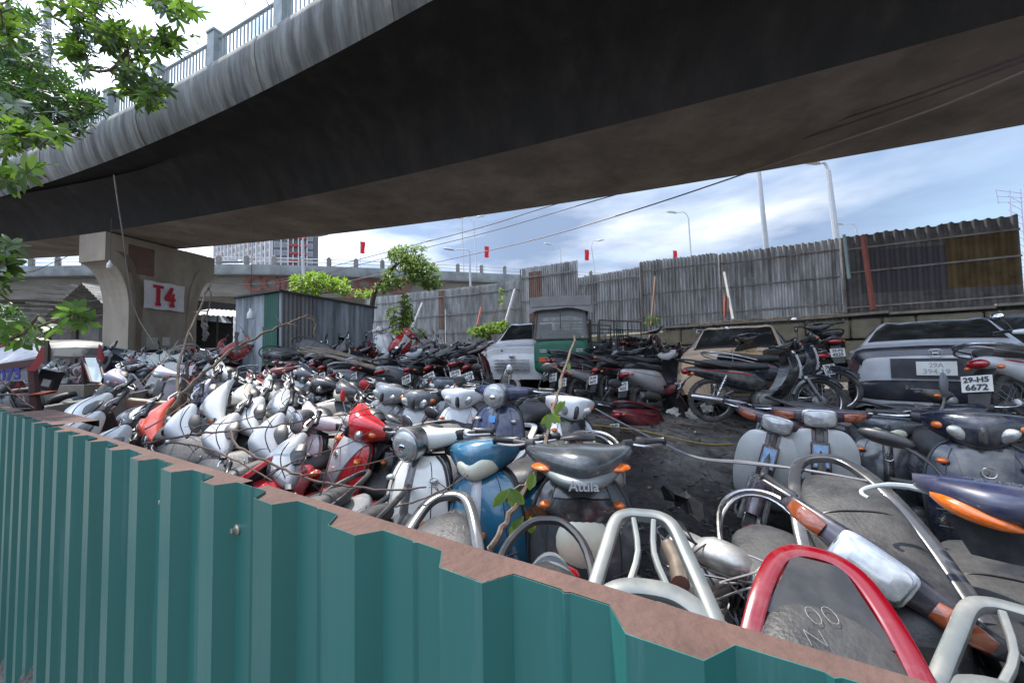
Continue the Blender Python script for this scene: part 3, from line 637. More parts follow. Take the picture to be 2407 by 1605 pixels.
    def strut(a, b, r, m, lab, sq=False):
        mb = MB(); mb.tube([a, b], r, 4 if sq else 8); tag(mb.build('strut', m), lab, 'strut', 'struts propping the back fence')
    sal = M('rust_red_paint', (.33, .09, .06), rough=.7, var=.3); wh = M('pale_strut', (.55, .55, .53), rough=.6, var=.2)
    strut(at(2028, 553, 9.0), at(2052, 728, 8.5), .05, sal, 'thick rust red post propping the dark fence panel', True)
    strut(at(1984, 552, 9.4), at(1996, 655, 9.25), .035, M('tealish', (.35, .45, .44)), 'thin post with pale and red paint between two panels', True)
    strut(at(1703, 640, 11.2), at(1724, 750, 10.6), .045, wh, 'white strut leaning on the fence by the patch sheet', True)
    strut(at(1706, 695, 10.9), at(1704, 745, 10.8), .04, sal, 'short orange strut beside the white one', True)
    strut(at(1541, 650, 12.7), at(1527, 800, 11.6), .035, M('brown_strut', (.24, .13, .09), rough=.8), 'long brown pole leaning at the end of the stone wall')
    strut(at(1210, 680, 17.5), at(1187, 760, 16.0), .05, wh, 'long white strut leaning on the far fence', True)
    strut(at(992, 712, 20.5), at(968, 770, 19.0), .05, wh, 'leftmost white strut by the climbing plants', True)
    strut(at(1131, 722, 18.0), at(1122, 765, 17.0), .05, sal, 'short rusty strut on the far fence', True)
build_back()

# ================================================================== foreground green fence
FD = Vector((-.8526, .5225)); FN = Vector((.5225, .8526)); FO = Vector((.84, 0.)); FT = 1.172
def fp(s, off=0.): p = FO + FD * s + FN * off; return p
def build_front():
    root = thing('green_fence', 'green corrugated steel hoarding along the foreground with a rusty top strip', 'fence', (*fp(1.5), -.2)); o = root.location
    g = M('green_coated_steel', (.022, .128, .113), rough=.36, metal=.0, var=.16, scale=3, dirt=(.10, .21, .20), dirtfac=.6, dscale=22, spec=.55, bump=.3, bscale=5, stretch=(1, 1, .05), dlo=.56, dhi=.76)
    P = .252; prof = [(0, 0), (.024, .036), (.096, .036), (.124, 0), (.172, 0), (.178, .004), (.184, 0), (.252, 0)]
    pts = []; k = -5
    base = .990
    while True:
        s0 = base + k * P
        if s0 > 16: break
        for a, d in prof[:-1]: pts.append((s0 + a, -d))
        k += 1
    top = [(*(fp(s, d)), FT + .004 * math.sin(s * 5)) for s, d in pts]; bot = [(x, y, -1.25) for x, y, z in top]
    T = [(x - o.x, y - o.y, z - o.z) for x, y, z in top]; B = [(x - o.x, y - o.y, z - o.z) for x, y, z in bot]
    th = .0012
    Tb = [(x + FN.x * th, y + FN.y * th, z) for x, y, z in T]; Bb = [(x + FN.x * th, y + FN.y * th, z) for x, y, z in B]
    MB().loft([B, T, Tb, Bb], cap=False, closed=False).build('sheet', g, root, smooth=False)
    # rusty angle iron lying along the top on the yard side
    rm = M('rusty_iron', (.095, .050, .038), rough=.85, var=.35, scale=9, dirt=(.15, .098, .08), dirtfac=.55, dscale=6, bump=.4, bscale=60)
    def strip(sa, sb, w_, z, nm='top_strip'):
        a = [fp(sa, -.031), fp(sa, w_)]; b = [fp(sb, -.031), fp(sb, w_)]
        rows = []; n = max(2, int((sb - sa) / .15)); rr = random.Random(int(sa * 10))
        for i in range(n + 1):
            s = sa + (sb - sa) * i / n; j = rr.uniform(-.003, .003); c = [fp(s, -.031), fp(s, w_ + j), fp(s, w_ + j), fp(s, -.031)]
            rows.append([(c[0].x - o.x, c[0].y - o.y, z - o.z), (c[1].x - o.x, c[1].y - o.y, z - o.z - .002), (c[2].x - o.x, c[2].y - o.y, z - o.z - .04), (c[3].x - o.x, c[3].y - o.y, z - o.z - .006)])
        MB().loft(rows).build(nm, rm, root, smooth=False)
    # the strip is cut to the rib outline of the sheet: built as a polygon band from sheet profile to straight edge
    def band(sa, sb, w_):
        q = [(s, d) for s, d in pts if sa <= s <= sb]
        A = [(fp(s, d + .0015).x - o.x, fp(s, d + .0015).y - o.y, FT - .003 - o.z) for s, d in q]
        Bq = [(fp(s, w_ + .002 * math.sin(s * 23)).x - o.x, fp(s, w_).y - o.y, FT - .003 - o.z) for s, d in q]
        C1 = [(x, y, z - .035) for x, y, z in Bq]; 
        MB().loft([A, Bq, C1], cap=False, closed=False).build('top_strip', rm, root, smooth=False)
    band(-.1, 1.735, .034); band(1.74, 3.6, .034); band(3.62, 4.7, .16); band(4.74, 15, .05)
    bolt = M('zinc_bolt', (.42, .40, .33), rough=.35, metal=.7, var=.3)
    for (u, v) in ((559, 1243), (388, 1177), (1143, 1497)):
        d = ray(u, v); t = (FO.dot(FN) - .0) / (d.x * FN.x + d.y * FN.y); p = CC + d * t
        b = MB(); n = Vector((-FN.x, -FN.y, 0)); c = p - o - n * -.0
        b.lathe(c, n, [(-.002, .012), (.003, .0125), (.004, .0105), (.006, .009)], 16); b.lathe(c + n * .006, n, [(0, .0062), (.008, .0062), (.0085, .0045)], 6)
        b.build('bolt', bolt, root, ang=25)
build_front()
# ================================================================== motorbike kits: every part its own mesh, shared by all copies
# a kit is a list of (name, mesh builder, material, parent part index or None, colour role, offset)
def P_(n, mb, m, parent=None, role=None, off=None): return [n, mb, m, parent, role, off]
def cast_wheel(r):
    w = MB(); w.lathe((0, -.045, 0), (0, 1, 0), [(0, .03), (.005, .045), (.085, .045), (.09, .03)], 16)
    for k in range(5):
        a = 2 * math.pi * k / 5; c, s = math.cos(a), math.sin(a)
        w.tube([(c * .035, 0, s * .035), (c * (r - .065), 0, s * (r - .065))], .017, 6)
    return w
def spoke_wheel(r):
    w = MB(); w.lathe((0, -.05, 0), (0, 1, 0), [(0, .035), (.006, .06), (.02, .06), (.03, .04), (.07, .04), (.08, .058), (.1, .058), (.1, .02)], 16)
    for k in range(28):
        a = 2 * math.pi * k / 28; b = a + (.35 if k % 2 else -.35); y = .035 if k % 4 < 2 else -.035
        w.tube([(math.cos(b) * .05, y, math.sin(b) * .05), (math.cos(a) * (r - .045), 0, math.sin(a) * (r - .045))], .0022, 3, cap=False)
    return w
def tyre(r, wd_):
    t = MB(); prof = []; n = 10
    for k in range(n + 1):
        a = math.pi * (k / n) * 1.0
        prof.append((-wd_ * math.cos(a), r - wd_ * 1.05 + wd_ * 1.05 * math.sin(a) ** .7))
    prof = [(-wd_ * .7, r - wd_ * 1.5)] + prof + [(wd_ * .7, r - wd_ * 1.5)]
    ax = Vector((0, 1, 0)); m = 36
    t.loft([[Vector((math.cos(2 * math.pi * k / m) * rr, h, math.sin(2 * math.pi * k / m) * rr)) for k in range(m)] for h, rr in prof], cap=False)
    for k in range(m):                       # tread blocks
        a = 2 * math.pi * k / m
        for y in (-wd_ * .45, wd_ * .45):
            c = Vector((math.cos(a) * (r - .002), y, math.sin(a) * (r - .002))); rot = Matrix.Rotation(-a, 3, 'Y')
            t.box(c, (.010, wd_ * .55, r * .10), rot)
    return t
def rimm(r, wd_):
    return MB().torus((0, 0, 0), (0, 1, 0), r - wd_ * 1.6, .013, 32, 8, sq=wd_ * 50)
def arc_fender(cx, cz, Rr, w_, a0, a1, thick=.006, n=14, drop=.05):
    mb = MB(); rows = []
    for i in range(n + 1):
        a = a0 + (a1 - a0) * i / n; row = []; ww = w_ * (.75 + .25 * math.sin(math.pi * i / n))
        for k in range(9):
            q = -1 + k / 4; rr = Rr - drop * abs(q) ** 2.6
            row.append((cx + rr * math.cos(a), ww * q, cz + rr * math.sin(a)))
        rows.append(row)
    inner = [[(cx + (x - cx) * (1 - thick / Rr * 2), y * .96, cz + (z - cz) * (1 - thick / Rr * 2)) for x, y, z in r] for r in rows]
    mb.loft([a_ + b_[::-1] for a_, b_ in zip(rows, inner)]); return mb
def spring(a, b, r, turns=8):
    a, b = Vector(a), Vector(b); d = (b - a); u = d.normalized().orthogonal().normalized(); v = d.normalized().cross(u); pts = []
    for i in range(turns * 8 + 1):
        t = 2 * math.pi * i / 8; pts.append(a + d * (i / (turns * 8)) + (u * math.cos(t) + v * math.sin(t)) * r)
    return MB().tube(pts, .0055, 4).tube([a - d * .15, b + d * .12], r * .5, 6)
def plate_kit(x, z, tilt, txt=None, wide=False):
    h, w_ = (.14, .19) if not wide else (.165, .33)
    rot = Euler((0, tilt, 0)).to_matrix().to_4x4(); c = Vector((x, 0, z)); mb = MB(); q = MB().box((0, 0, 0), (.004, w_, h)); mb.merge(q, None, Matrix.Translation(c) @ rot)
    return mb
PLN = ['29-K1', '0223', '29-A4', '3113', '29-F2', '4525', '29-U3', '8991', '29-H5', '6672', '30-M8', '1524']
def plate_text(x, z, tilt, i):
    rot = Matrix.Translation((x, 0, z)) @ Euler((0, tilt, 0)).to_matrix().to_4x4()
    f = Matrix(((0, 0, -1, -.0035), (-1, 0, 0, 0), (0, 1, 0, 0), (0, 0, 0, 1)))
    mb = text_mb(PLN[(2 * i) % 12], .062, rot @ f @ Matrix.Translation((0, .033, 0)), bold=.002); mb.merge(text_mb(PLN[(2 * i + 1) % 12], .07, rot @ f @ Matrix.Translation((0, -.033, 0)), bold=.002)); return mb
def shield_rows(st, n=13, back=0.):
    rows = []
    for z, x, w_, b in st:
        rows.append([(x + b * (1 - abs(q) ** 2.2) - .0 + back, w_ * q, z) for q in [-1 + 2 * k / (n - 1) for k in range(n)]])
    return rows
def handle_kit(K, x, z, half, grip_dx=-.12, mirrors=1, bar=plastic, dz=0.03):
    """grips, levers and mirrors of both sides"""
    for s in (-1, 1):
        g = MB().lathe((x + grip_dx * .55, s * (half - .03), z + dz), (grip_dx * .35, s, .0), [(0, .012), (.002, .016), (.02, .020), (.03, .0165), (.115, .0165), (.12, .020), (.13, .014)], 10)
        K.append(P_('grip', g, plastic))
        lv = MB().tube([(x + .03 + grip_dx * .4, s * (half - .06), z + dz - .005), (x + .055 + grip_dx * .5, s * (half), z + dz - .01), (x + .03 + grip_dx * .9, s * (half + .10), z + dz - .015)], .0065, 6, sub=3)
        K.append(P_('brake_lever', lv, chrome))
    if mirrors:
        for s in ((-1, 1) if mirrors == 2 else (1,)):
            y = s * (half - .02); i = len(K)
            K.append(P_('mirror', MB().tube([(x - .03, y, z + .03), (x - .01, y + s * .03, z + .11), (x - .01, y + s * .07, z + .17)], .005, 6, sub=3).ell((x, y + s * .09, z + .20), (.014, .058, .038)), plastic))
            K.append(P_('mirror_glass', MB().ell((x - .011, y + s * .09, z + .20), (.006, .052, .033)), mirrorm, i))
def rear_rail(kind, ox=0., z=.80):
    m = MB()
    if kind == 'tube':
        m.tube([(-.38, .155, z - .07), (-.62, .165, z - .02), (-.84, .14, z + .03), (-.95, .07, z + .05), (-.97, 0, z + .055), (-.95, -.07, z + .05), (-.84, -.14, z + .03), (-.62, -.165, z - .02), (-.38, -.155, z - .07)], .0145, 8, sub=4)
    elif kind == 'chrome':
        for dz_, r_ in ((0, .011), (-.05, .009)):
            m.tube([(-.30, .15, z - .08 + dz_), (-.6, .17, z + dz_), (-.85, .15, z + .04 + dz_), (-.97, .06, z + .06 + dz_ * .5), (-.97, -.06, z + .06 + dz_ * .5), (-.85, -.15, z + .04 + dz_), (-.6, -.17, z + dz_), (-.30, -.15, z - .08 + dz_)], r_, 8, sub=4)
        for y in (-.17, .17): m.tube([(-.6, y, z), (-.6, y * .9, z - .1)], .008, 6)
    elif kind == 'wide':        # broad flat alloy arms
        pts = [(-.16, .19, z - .15), (-.42, .185, z - .06), (-.64, .150, z + .015), (-.80, .105, z + .045), (-.865, .06, z + .055), (-.88, 0, z + .058), (-.865, -.06, z + .055), (-.80, -.105, z + .045), (-.64, -.150, z + .015), (-.42, -.185, z - .06), (-.16, -.19, z - .15)]
        rings = []; P = cr_pts(pts, 5)
        for i, p in enumerate(P):
            d = (P[min(i + 1, len(P) - 1)] - P[max(0, i - 1)]).normalized(); s = Vector((0, 0, 1)).cross(d).normalized(); u = Vector((0, 0, 1)); ww = .024
            rings.append([p + s * ww * spw(math.cos(a), .5) + u * .017 * spw(math.sin(a), .5) for a in [2 * math.pi * k / 12 for k in range(12)]])
        m.loft(rings)
    return m
def rack_plate():
    """cast luggage rack loop with three openings, as on a broad scooter tail"""
    m = MB(); z = .86
    def bar(pts, w_, h=.012, sub=5):
        P = cr_pts(pts, sub); rings = []
        for i, p in enumerate(P):
            d = (P[min(i + 1, len(P) - 1)] - P[max(0, i - 1)]).normalized(); s = Vector((0, 0, 1)).cross(d).normalized()
            rings.append([p + s * w_ * spw(math.cos(a), .55) + Vector((0, 0, h)) * spw(math.sin(a), .55) for a in [2 * math.pi * k / 12 for k in range(12)]])
        m.loft(rings)
    bar([(-.22, .205, z - .17), (-.50, .19, z - .06), (-.72, .155, z), (-.92, .11, z + .03), (-1.02, .085, z + .04), (-1.055, .05, z + .042), (-1.06, 0, z + .042), (-1.055, -.05, z + .042), (-1.02, -.085, z + .04), (-.92, -.11, z + .03), (-.72, -.155, z), (-.50, -.19, z - .06), (-.22, -.205, z - .17)], .019, .016)
    bar([(-.73, .165, z), (-.80, .08, z + .012), (-.815, 0, z + .014), (-.80, -.08, z + .012), (-.73, -.165, z)], .026, .013)
    bar([(-.82, .05, z + .012), (-.92, .022, z + .028), (-1.04, .03, z + .04)], .009, .010, 3); bar([(-.82, -.05, z + .012), (-.92, -.022, z + .028), (-1.04, -.03, z + .04)], .009, .010, 3)
    return m

def scooter_kit(head='round', rail='tube', lamp='head', nose='plain', fat=1., mirrors=1, rear_only=False, seat_text=None, shield_text=None, plate=True, emblem=None):
    K = []; R_ = .228; ax, rx = .60, -.62
    # rear half
    K.append(P_('body', MB().body([(.02, 0, .40, .10, .05, 3), (-.05, 0, .47, .12, .17, 3), (-.2, 0, .50, .165 * fat, .20, 3), (-.42, 0, .54, .195 * fat, .19, 2.7), (-.62, 0, .60, .185 * fat, .145, 2.5), (-.80, 0, .66, .125 * fat, .095, 2.3), (-.93, 0, .70, .06, .05, 2), (-.965, 0, .71, .015, .015, 2)], 26, 4), paint, None, 'a'))
    K.append(P_('seat', MB().body([(.03, 0, .70, .05, .03, 2.5), (-.02, 0, .725, .095, .05, 2.6), (-.14, 0, .735, .135, .06, 2.8), (-.32, 0, .738, .152, .062, 3), (-.46, 0, .765, .158, .066, 3), (-.62, 0, .785, .150, .06, 2.8), (-.76, 0, .79, .11, .045, 2.5), (-.83, 0, .785, .03, .02, 2)], 26, 4), seatm))
    K.append(P_('seat_seam', MB().tube([(-.44, .148, .79), (-.455, .09, .826), (-.46, 0, .834), (-.455, -.09, .826), (-.44, -.148, .79)], .0035, 5, sub=4), plastic, len(K) - 1))
    for s_ in (-1, 1):
        K.append(P_('body_seam', MB().tube([(-.08, s_ * .135, .60), (-.25, s_ * .180 * fat, .575), (-.45, s_ * .197 * fat, .60), (-.66, s_ * .176 * fat, .645), (-.82, s_ * .118 * fat, .69)], .0028, 4, sub=4), plastic, 0))
    if seat_text: 
        sx_ = 1
        for q in seat_text: K.append(P_('chalk_writing', q, chalk, sx_))
    if rail == 'rack': K.append(P_('luggage_rack', rack_plate(), silver, None, 'b')); zr = .86
    if rail == 'wide' and rear_only and fat > 1.1: K.append(P_('rail_inset', MB().sheet([[(-.66 - .0 * abs(y), y, .872 + 0) for y in (-.13, -.06, 0, .06, .13)], [(-.75, y, .885) for y in (-.11, -.05, 0, .05, .11)], [(-.85, y, .868) for y in (-.055, -.03, 0, .03, .055)]][::-1], .004) if 0 else MB().loft([[(-.67, -.125, .83), (-.67, .125, .83), (-.85, .055, .868), (-.85, -.055, .868)], [(-.67, -.125, .822), (-.67, .125, .822), (-.85, .055, .86), (-.85, -.055, .86)]]), plastic))
    if rail in ('tube', 'chrome', 'wide'): K.append(P_('grab_rail', rear_rail(rail), {'tube': plastic, 'chrome': chrome, 'wide': paint}[rail], None, 'a' if rail == 'wide' else None))
    K.append(P_('tail_light', MB().ell((-.925, 0, .66), (.045, .105, .045)), redl))
    for s in (-1, 1): K.append(P_('rear_indicator', MB().ell((-.86, s * .12, .655), (.035, .022, .018)), amber))
    K.append(P_('rear_mudguard', MB().sheet([[(-.88, y, .60) for y in (-.06, 0, .06)], [(-.93, y, .50) for y in (-.085, 0, .085)], [(-.985, y, .40) for y in (-.08, 0, .08)], [(-1.03, y, .30) for y in (-.07, 0, .07)]], .008), plastic))
    if plate:
        K.append(P_('number_plate', plate_kit(-.985, .47, .22), platem)); K.append(P_('plate_text', plate_text(-.988, .47, .22, len(head) + len(rail)), inkm, len(K) - 1))
    K.append(P_('engine', MB().body([(-.12, .06, .27, .04, .04, 3), (-.2, .08, .27, .075, .085, 3), (-.45, .09, .25, .07, .085, 3), (-.66, .10, .235, .06, .08, 2.5), (-.72, .10, .235, .03, .04, 2.5)], 16, 3).body([(-.05, 0, .28, .03, .03, 3), (-.1, 0, .29, .09, .08, 4), (-.4, 0, .30, .09, .09, 4), (-.5, 0, .30, .05, .05, 3)], 14, 2), engm))
    K.append(P_('exhaust', MB().lathe((-.34, -.15, .235), (-1, -.06, .14), [(0, .02), (.02, .05), (.1, .062), (.42, .058), (.46, .045), (.47, .02)], 16).tube([(-.05, -.05, .2), (-.2, -.12, .18), (-.36, -.15, .235)], .017, 8, sub=3), engm))
    K.append(P_('rear_shock', spring((-.66, .13, .30), (-.56, .13, .52), .022), alloy))
    wi = len(K); K.append(P_('wheel', cast_wheel(R_), alloy, None, None, (rx, 0, R_))); K.append(P_('tyre', tyre(R_, .047), rubber, wi)); K.append(P_('rim', rimm(R_, .047), alloy, wi))
    if rear_only: return K
    # front
    F0 = .33
    st = [(.27, .415, .10, .03), (.31, .43, .15, .05), (.42, .47, .195, .07), (.55, .482, .215, .085), (.68, .468, .215, .085), (.78, .446, .195, .07), (.86, .42, .155, .055), (.90, .405, .10, .035)]
    ST = crv(st, 3)
    K.append(P_('leg_shield', MB().sheet(shield_rows(ST), .018), paint, None, 'a'))
    rws = shield_rows(ST)
    for s_ in (2, 10):
        K.append(P_('panel_seam', MB().tube([(r_[s_][0] + .001, r_[s_][1], r_[s_][2]) for r_ in rws[2:-2]], .0022, 4), plastic, 0 if 0 else None))
    for z_ in (7, 9):
        r_ = rws[z_]; 
        for s_ in (1, 9): K.append(P_('vent_slot', MB().tube([(r_[s_][0] + .001, r_[s_][1], r_[s_][2]), (r_[s_ + 2][0] + .001, r_[s_ + 2][1], r_[s_ + 2][2] + .012)], .005, 5), plastic))
    K.append(P_('inner_panel', MB().sheet([[(x - .03 - .05 * (1 - abs(y) / .22), y * .97, z) for x, y, z in r] for r in shield_rows(ST)], .02), plastic))
    K.append(P_('edge_trim', MB().tube([(r[0][0], r[0][1], r[0][2]) for r in shield_rows(ST)], .0075, 6).tube([r[-1] for r in shield_rows(ST)], .0075, 6), {'chrome': chrome}.get(nose, plastic)))
    # centre nose
    if nose in ('plain', 'chrome'):
        K.append(P_('nose_panel', MB().body([(0, 0, 0, .001, .001, 2)], 4) if 0 else MB().sheet([[(x + .014, y * .30, z) for x, y, z in r] for r in shield_rows(ST[2:-1])], .02), paint, None, 'b'))
    elif nose == 'vee':
        rows = []
        for i, (z, x, w_, b) in enumerate(ST[3:-1]):
            k = i / (len(ST) - 5); ww = .035 + .075 * k; rows.append([(x + b * (1 - (abs(q) * ww / w_) ** 2.2) + .013, ww * q, z) for q in [-1 + k2 / 4 for k2 in range(9)]])
        K.append(P_('nose_panel', MB().sheet(rows, .02), paint, None, 'b'))
    elif nose == 'lamp':
        K.append(P_('headlight', MB().ell((.515, 0, .66), (.065, .115, .115), 22, 14), creaml)); K.append(P_('headlight_rim', MB().sheet([[(.50 + .05 * (1 - abs(q) ** 2), .15 * q * (1 - .25 * abs(k_ - 1)), .80 - .02 * abs(q) + .045 * (k_ - 1)) for q in [-1 + j / 4 for j in range(9)]] for k_ in (0, .5, 1, 1.5, 2)], .02), paint, len(K) - 1, 'b'))
    if nose != 'lamp':
        if emblem == 'ring': K.append(P_('emblem', MB().torus((.560, 0, .775), (1, 0, .25), .024, .003, 20, 5).box((.560, 0, .775), (.004, .005, .046)).box((.56, 0, .775), (.004, .005, .046), Matrix.Rotation(R(60), 3, 'X')).box((.56, 0, .775), (.004, .005, .046), Matrix.Rotation(R(-60), 3, 'X')), chrome))
        elif emblem == 'hex': 
            h = [(.548 + .0, .030 * math.cos(R(60 * k)), .40 + .034 * math.sin(R(60 * k))) for k in range(6)]; K.append(P_('emblem', MB().tube(h + [h[0]], .004, 5).tube([(.548, 0, .38), (.548, 0, .42)], .005, 5), chrome))
        elif emblem == 'square': K.append(P_('emblem', MB().box((.548, 0, .815), (.004, .045, .045), Euler((0, -.25, 0)).to_matrix()), M('emblem_blue', (.10, .35, .70), rough=.3)))
        K.append(P_('horn_grille', MB().loft([[(.565 - .0, -.03, z_), (.575, 0, z_ + .0), (.565, .03, z_), (.56, 0, z_ - .006)] for z_ in (.50, .50)]) if 0 else sum_mb([MB().tube([(.558, -.032, z_), (.572, 0, z_ - .003), (.558, .032, z_)], .0035, 4) for z_ in (.47, .49, .51, .53, .55)]), {'chrome': chrome}.get(nose, plastic)))
    if shield_text:
        K.append(P_('badge_text', shield_text, chrome, 0))
    for s in (-1, 1):
        K.append(P_('front_indicator', MB().ell((.49, s * .145, .80), (.022, .026, .016), rot=Euler((0, 0, -s * .5)).to_matrix()), amber if head != 'round' else lens))
    K.append(P_('front_fender', arc_fender(ax, R_ + .01, .275, .085, R(12), R(172)), paint, None, 'a'))
    K.append(P_('fork', MB().tube([(.47, .0, .55), (.50, 0, .42)], .03, 8).tube([(.50, .07, .44), (.60, .075, .23)], .017, 8).tube([(.50, -.07, .44), (.60, -.075, .23)], .017, 8).tube([(.50, -.07, .44), (.50, .07, .44)], .02, 8), engm))
    K.append(P_('floorboard', MB().body([(.42, 0, .30, .12, .03, 5), (.30, 0, .285, .17, .035, 5), (.1, 0, .28, .175, .035, 5), (-.1, 0, .29, .16, .05, 4), (-.2, 0, .31, .10, .06, 3)], 18, 2), plastic))
    wi = len(K); K.append(P_('wheel', cast_wheel(R_), alloy, None, None, (ax, 0, R_))); K.append(P_('tyre', tyre(R_, .045), rubber, wi)); K.append(P_('rim', rimm(R_, .045), alloy, wi))
    # handlebar cover
    if head == 'round':
        cov = MB().bodyy([(-.26, .31, 1.0, .022, .022, 2), (-.22, .325, 1.0, .034, .032, 2.2), (-.12, .37, .99, .055, .05, 2.4), (0, .395, .985, .070, .062, 2.4), (.12, .37, .99, .055, .05, 2.4), (.22, .325, 1.0, .034, .032, 2.2), (.26, .31, 1.0, .022, .022, 2)], 22, 4)
        K.append(P_('handlebar_cover', cov, paint, None, 'a'))
        i = len(K); K.append(P_('headlight', MB().lathe((.40, 0, .985), (1, 0, -.08), [(0, .05), (.03, .08), (.10, .088), (.125, .088), (.13, .080)], 24), chrome)); K.append(P_('headlight_lens', MB().ell((.525, 0, .975), (.028, .081, .081), 20, 12), lens, i))
        K.append(P_('reflector', MB().ell((.546, 0, .97), (.010, .03, .025), 8, 6), mirrorm, i))
    elif head == 'wide':
        cov = MB().bodyy([(-.20, .35, 1.0, .02, .022, 2), (-.165, .365, .99, .045, .048, 2.4), (-.09, .40, .972, .08, .078, 2.7), (0, .42, .962, .10, .092, 2.7), (.09, .40, .972, .08, .078, 2.7), (.165, .365, .99, .045, .048, 2.4), (.20, .35, 1.0, .02, .022, 2)], 24, 4)
        K.append(P_('handlebar_cover', cov, paint, None, 'a'))
        sy_ = [(-.165, .365, .99, .048), (-.09, .40, .972, .078), (0, .42, .962, .092), (.09, .40, .972, .078), (.165, .365, .99, .048)]
        up_ = [(x, y, z + r_ + .001) for y, x, z, r_ in sy_]; dn_ = [(x, y, z - r_ - .001) for y, x, z, r_ in sy_]
        K.append(P_('cover_seam', MB().tube(up_, .003, 4, sub=4), plastic, len(K) - 1)); K.append(P_('cover_seam', MB().tube(dn_, .003, 4, sub=4), plastic, len(K) - 2))
        if nose == 'vee' and emblem:
            for s in (-1, 1): K.append(P_('side_indicator', MB().ell((.418, s * .140, .978), (.030, .030, .022), 14, 8, rot=Euler((0, 0, -s * .8)).to_matrix()), amber))
        if nose == 'vee':
            for s in (-1, 1): K.append(P_('headlight', MB().ell((.470, s * .070, .945), (.030, .066, .034), 20, 12, rot=Euler((s * .5, 0, -s * .55)).to_matrix()), lens))
            K.append(P_('lamp_divider', MB().body([(.44, 0, .955, .03, .075, 2.5), (.50, 0, .95, .026, .06, 2.5), (.532, 0, .94, .010, .03, 2)], 14, 2), plastic))
        else: K.append(P_('headlight', MB().bodyy([(-.135, .395, .955, .02, .012, 2), (-.10, .43, .945, .042, .042, 2.2), (-.05, .455, .935, .06, .056, 2.3), (0, .468, .922, .062, .050, 2.2), (.05, .455, .935, .06, .056, 2.3), (.10, .43, .945, .042, .042, 2.2), (.135, .395, .955, .02, .012, 2)], 20, 4), creaml if emblem == 'ring' else lens))
    elif head == 'blade':
        cov = MB().bodyy([(-.235, .33, .99, .02, .02, 2), (-.18, .385, .975, .07, .038, 2.4), (-.09, .44, .965, .12, .058, 2.6), (0, .47, .96, .14, .072, 2.6), (.09, .44, .965, .12, .058, 2.6), (.18, .385, .975, .07, .038, 2.4), (.235, .33, .99, .02, .02, 2)], 22, 4)
        K.append(P_('handlebar_cover', cov, paint, None, 'a'))
        K.append(P_('front_band', MB().bodyy([(-.17, .43, .935, .03, .012, 2), (-.09, .52, .92, .07, .026, 2.4), (0, .555, .915, .075, .03, 2.4), (.09, .52, .92, .07, .026, 2.4), (.17, .43, .935, .03, .012, 2)], 18, 4), silver, None, 'b'))
        for s in (-1, 1): K.append(P_('side_indicator', MB().ell((.475, s * .155, .945), (.055, .04, .016), rot=Euler((0, 0, -s * .75)).to_matrix()), amber))
    K.append(P_('dashboard', MB().bodyy([(-.075, .335, 1.035, .03, .008, 2.5), (0, .335, 1.04, .045, .018, 2.5), (.075, .335, 1.035, .03, .008, 2.5)], 14, 3), plastic))
    K.append(P_('handlebar', MB().tube([(.31, -.29, 1.012), (.345, -.16, 1.0), (.36, 0, .99), (.345, .16, 1.0), (.31, .29, 1.012)], .013, 8, sub=3).bodyy([(-.235, .335, 1.005, .022, .026, 3), (-.20, .345, 1.0, .026, .030, 3), (-.19, .345, 1.0, .018, .02, 3)], 12).bodyy([(.235, .335, 1.005, .022, .026, 3), (.20, .345, 1.0, .026, .030, 3), (.19, .345, 1.0, .018, .02, 3)], 12), plastic))
    handle_kit(K, .36, .985, .29, mirrors=mirrors)
    return K
def sum_mb(l):
    m = MB()
    for q in l: m.merge(q)
    return m
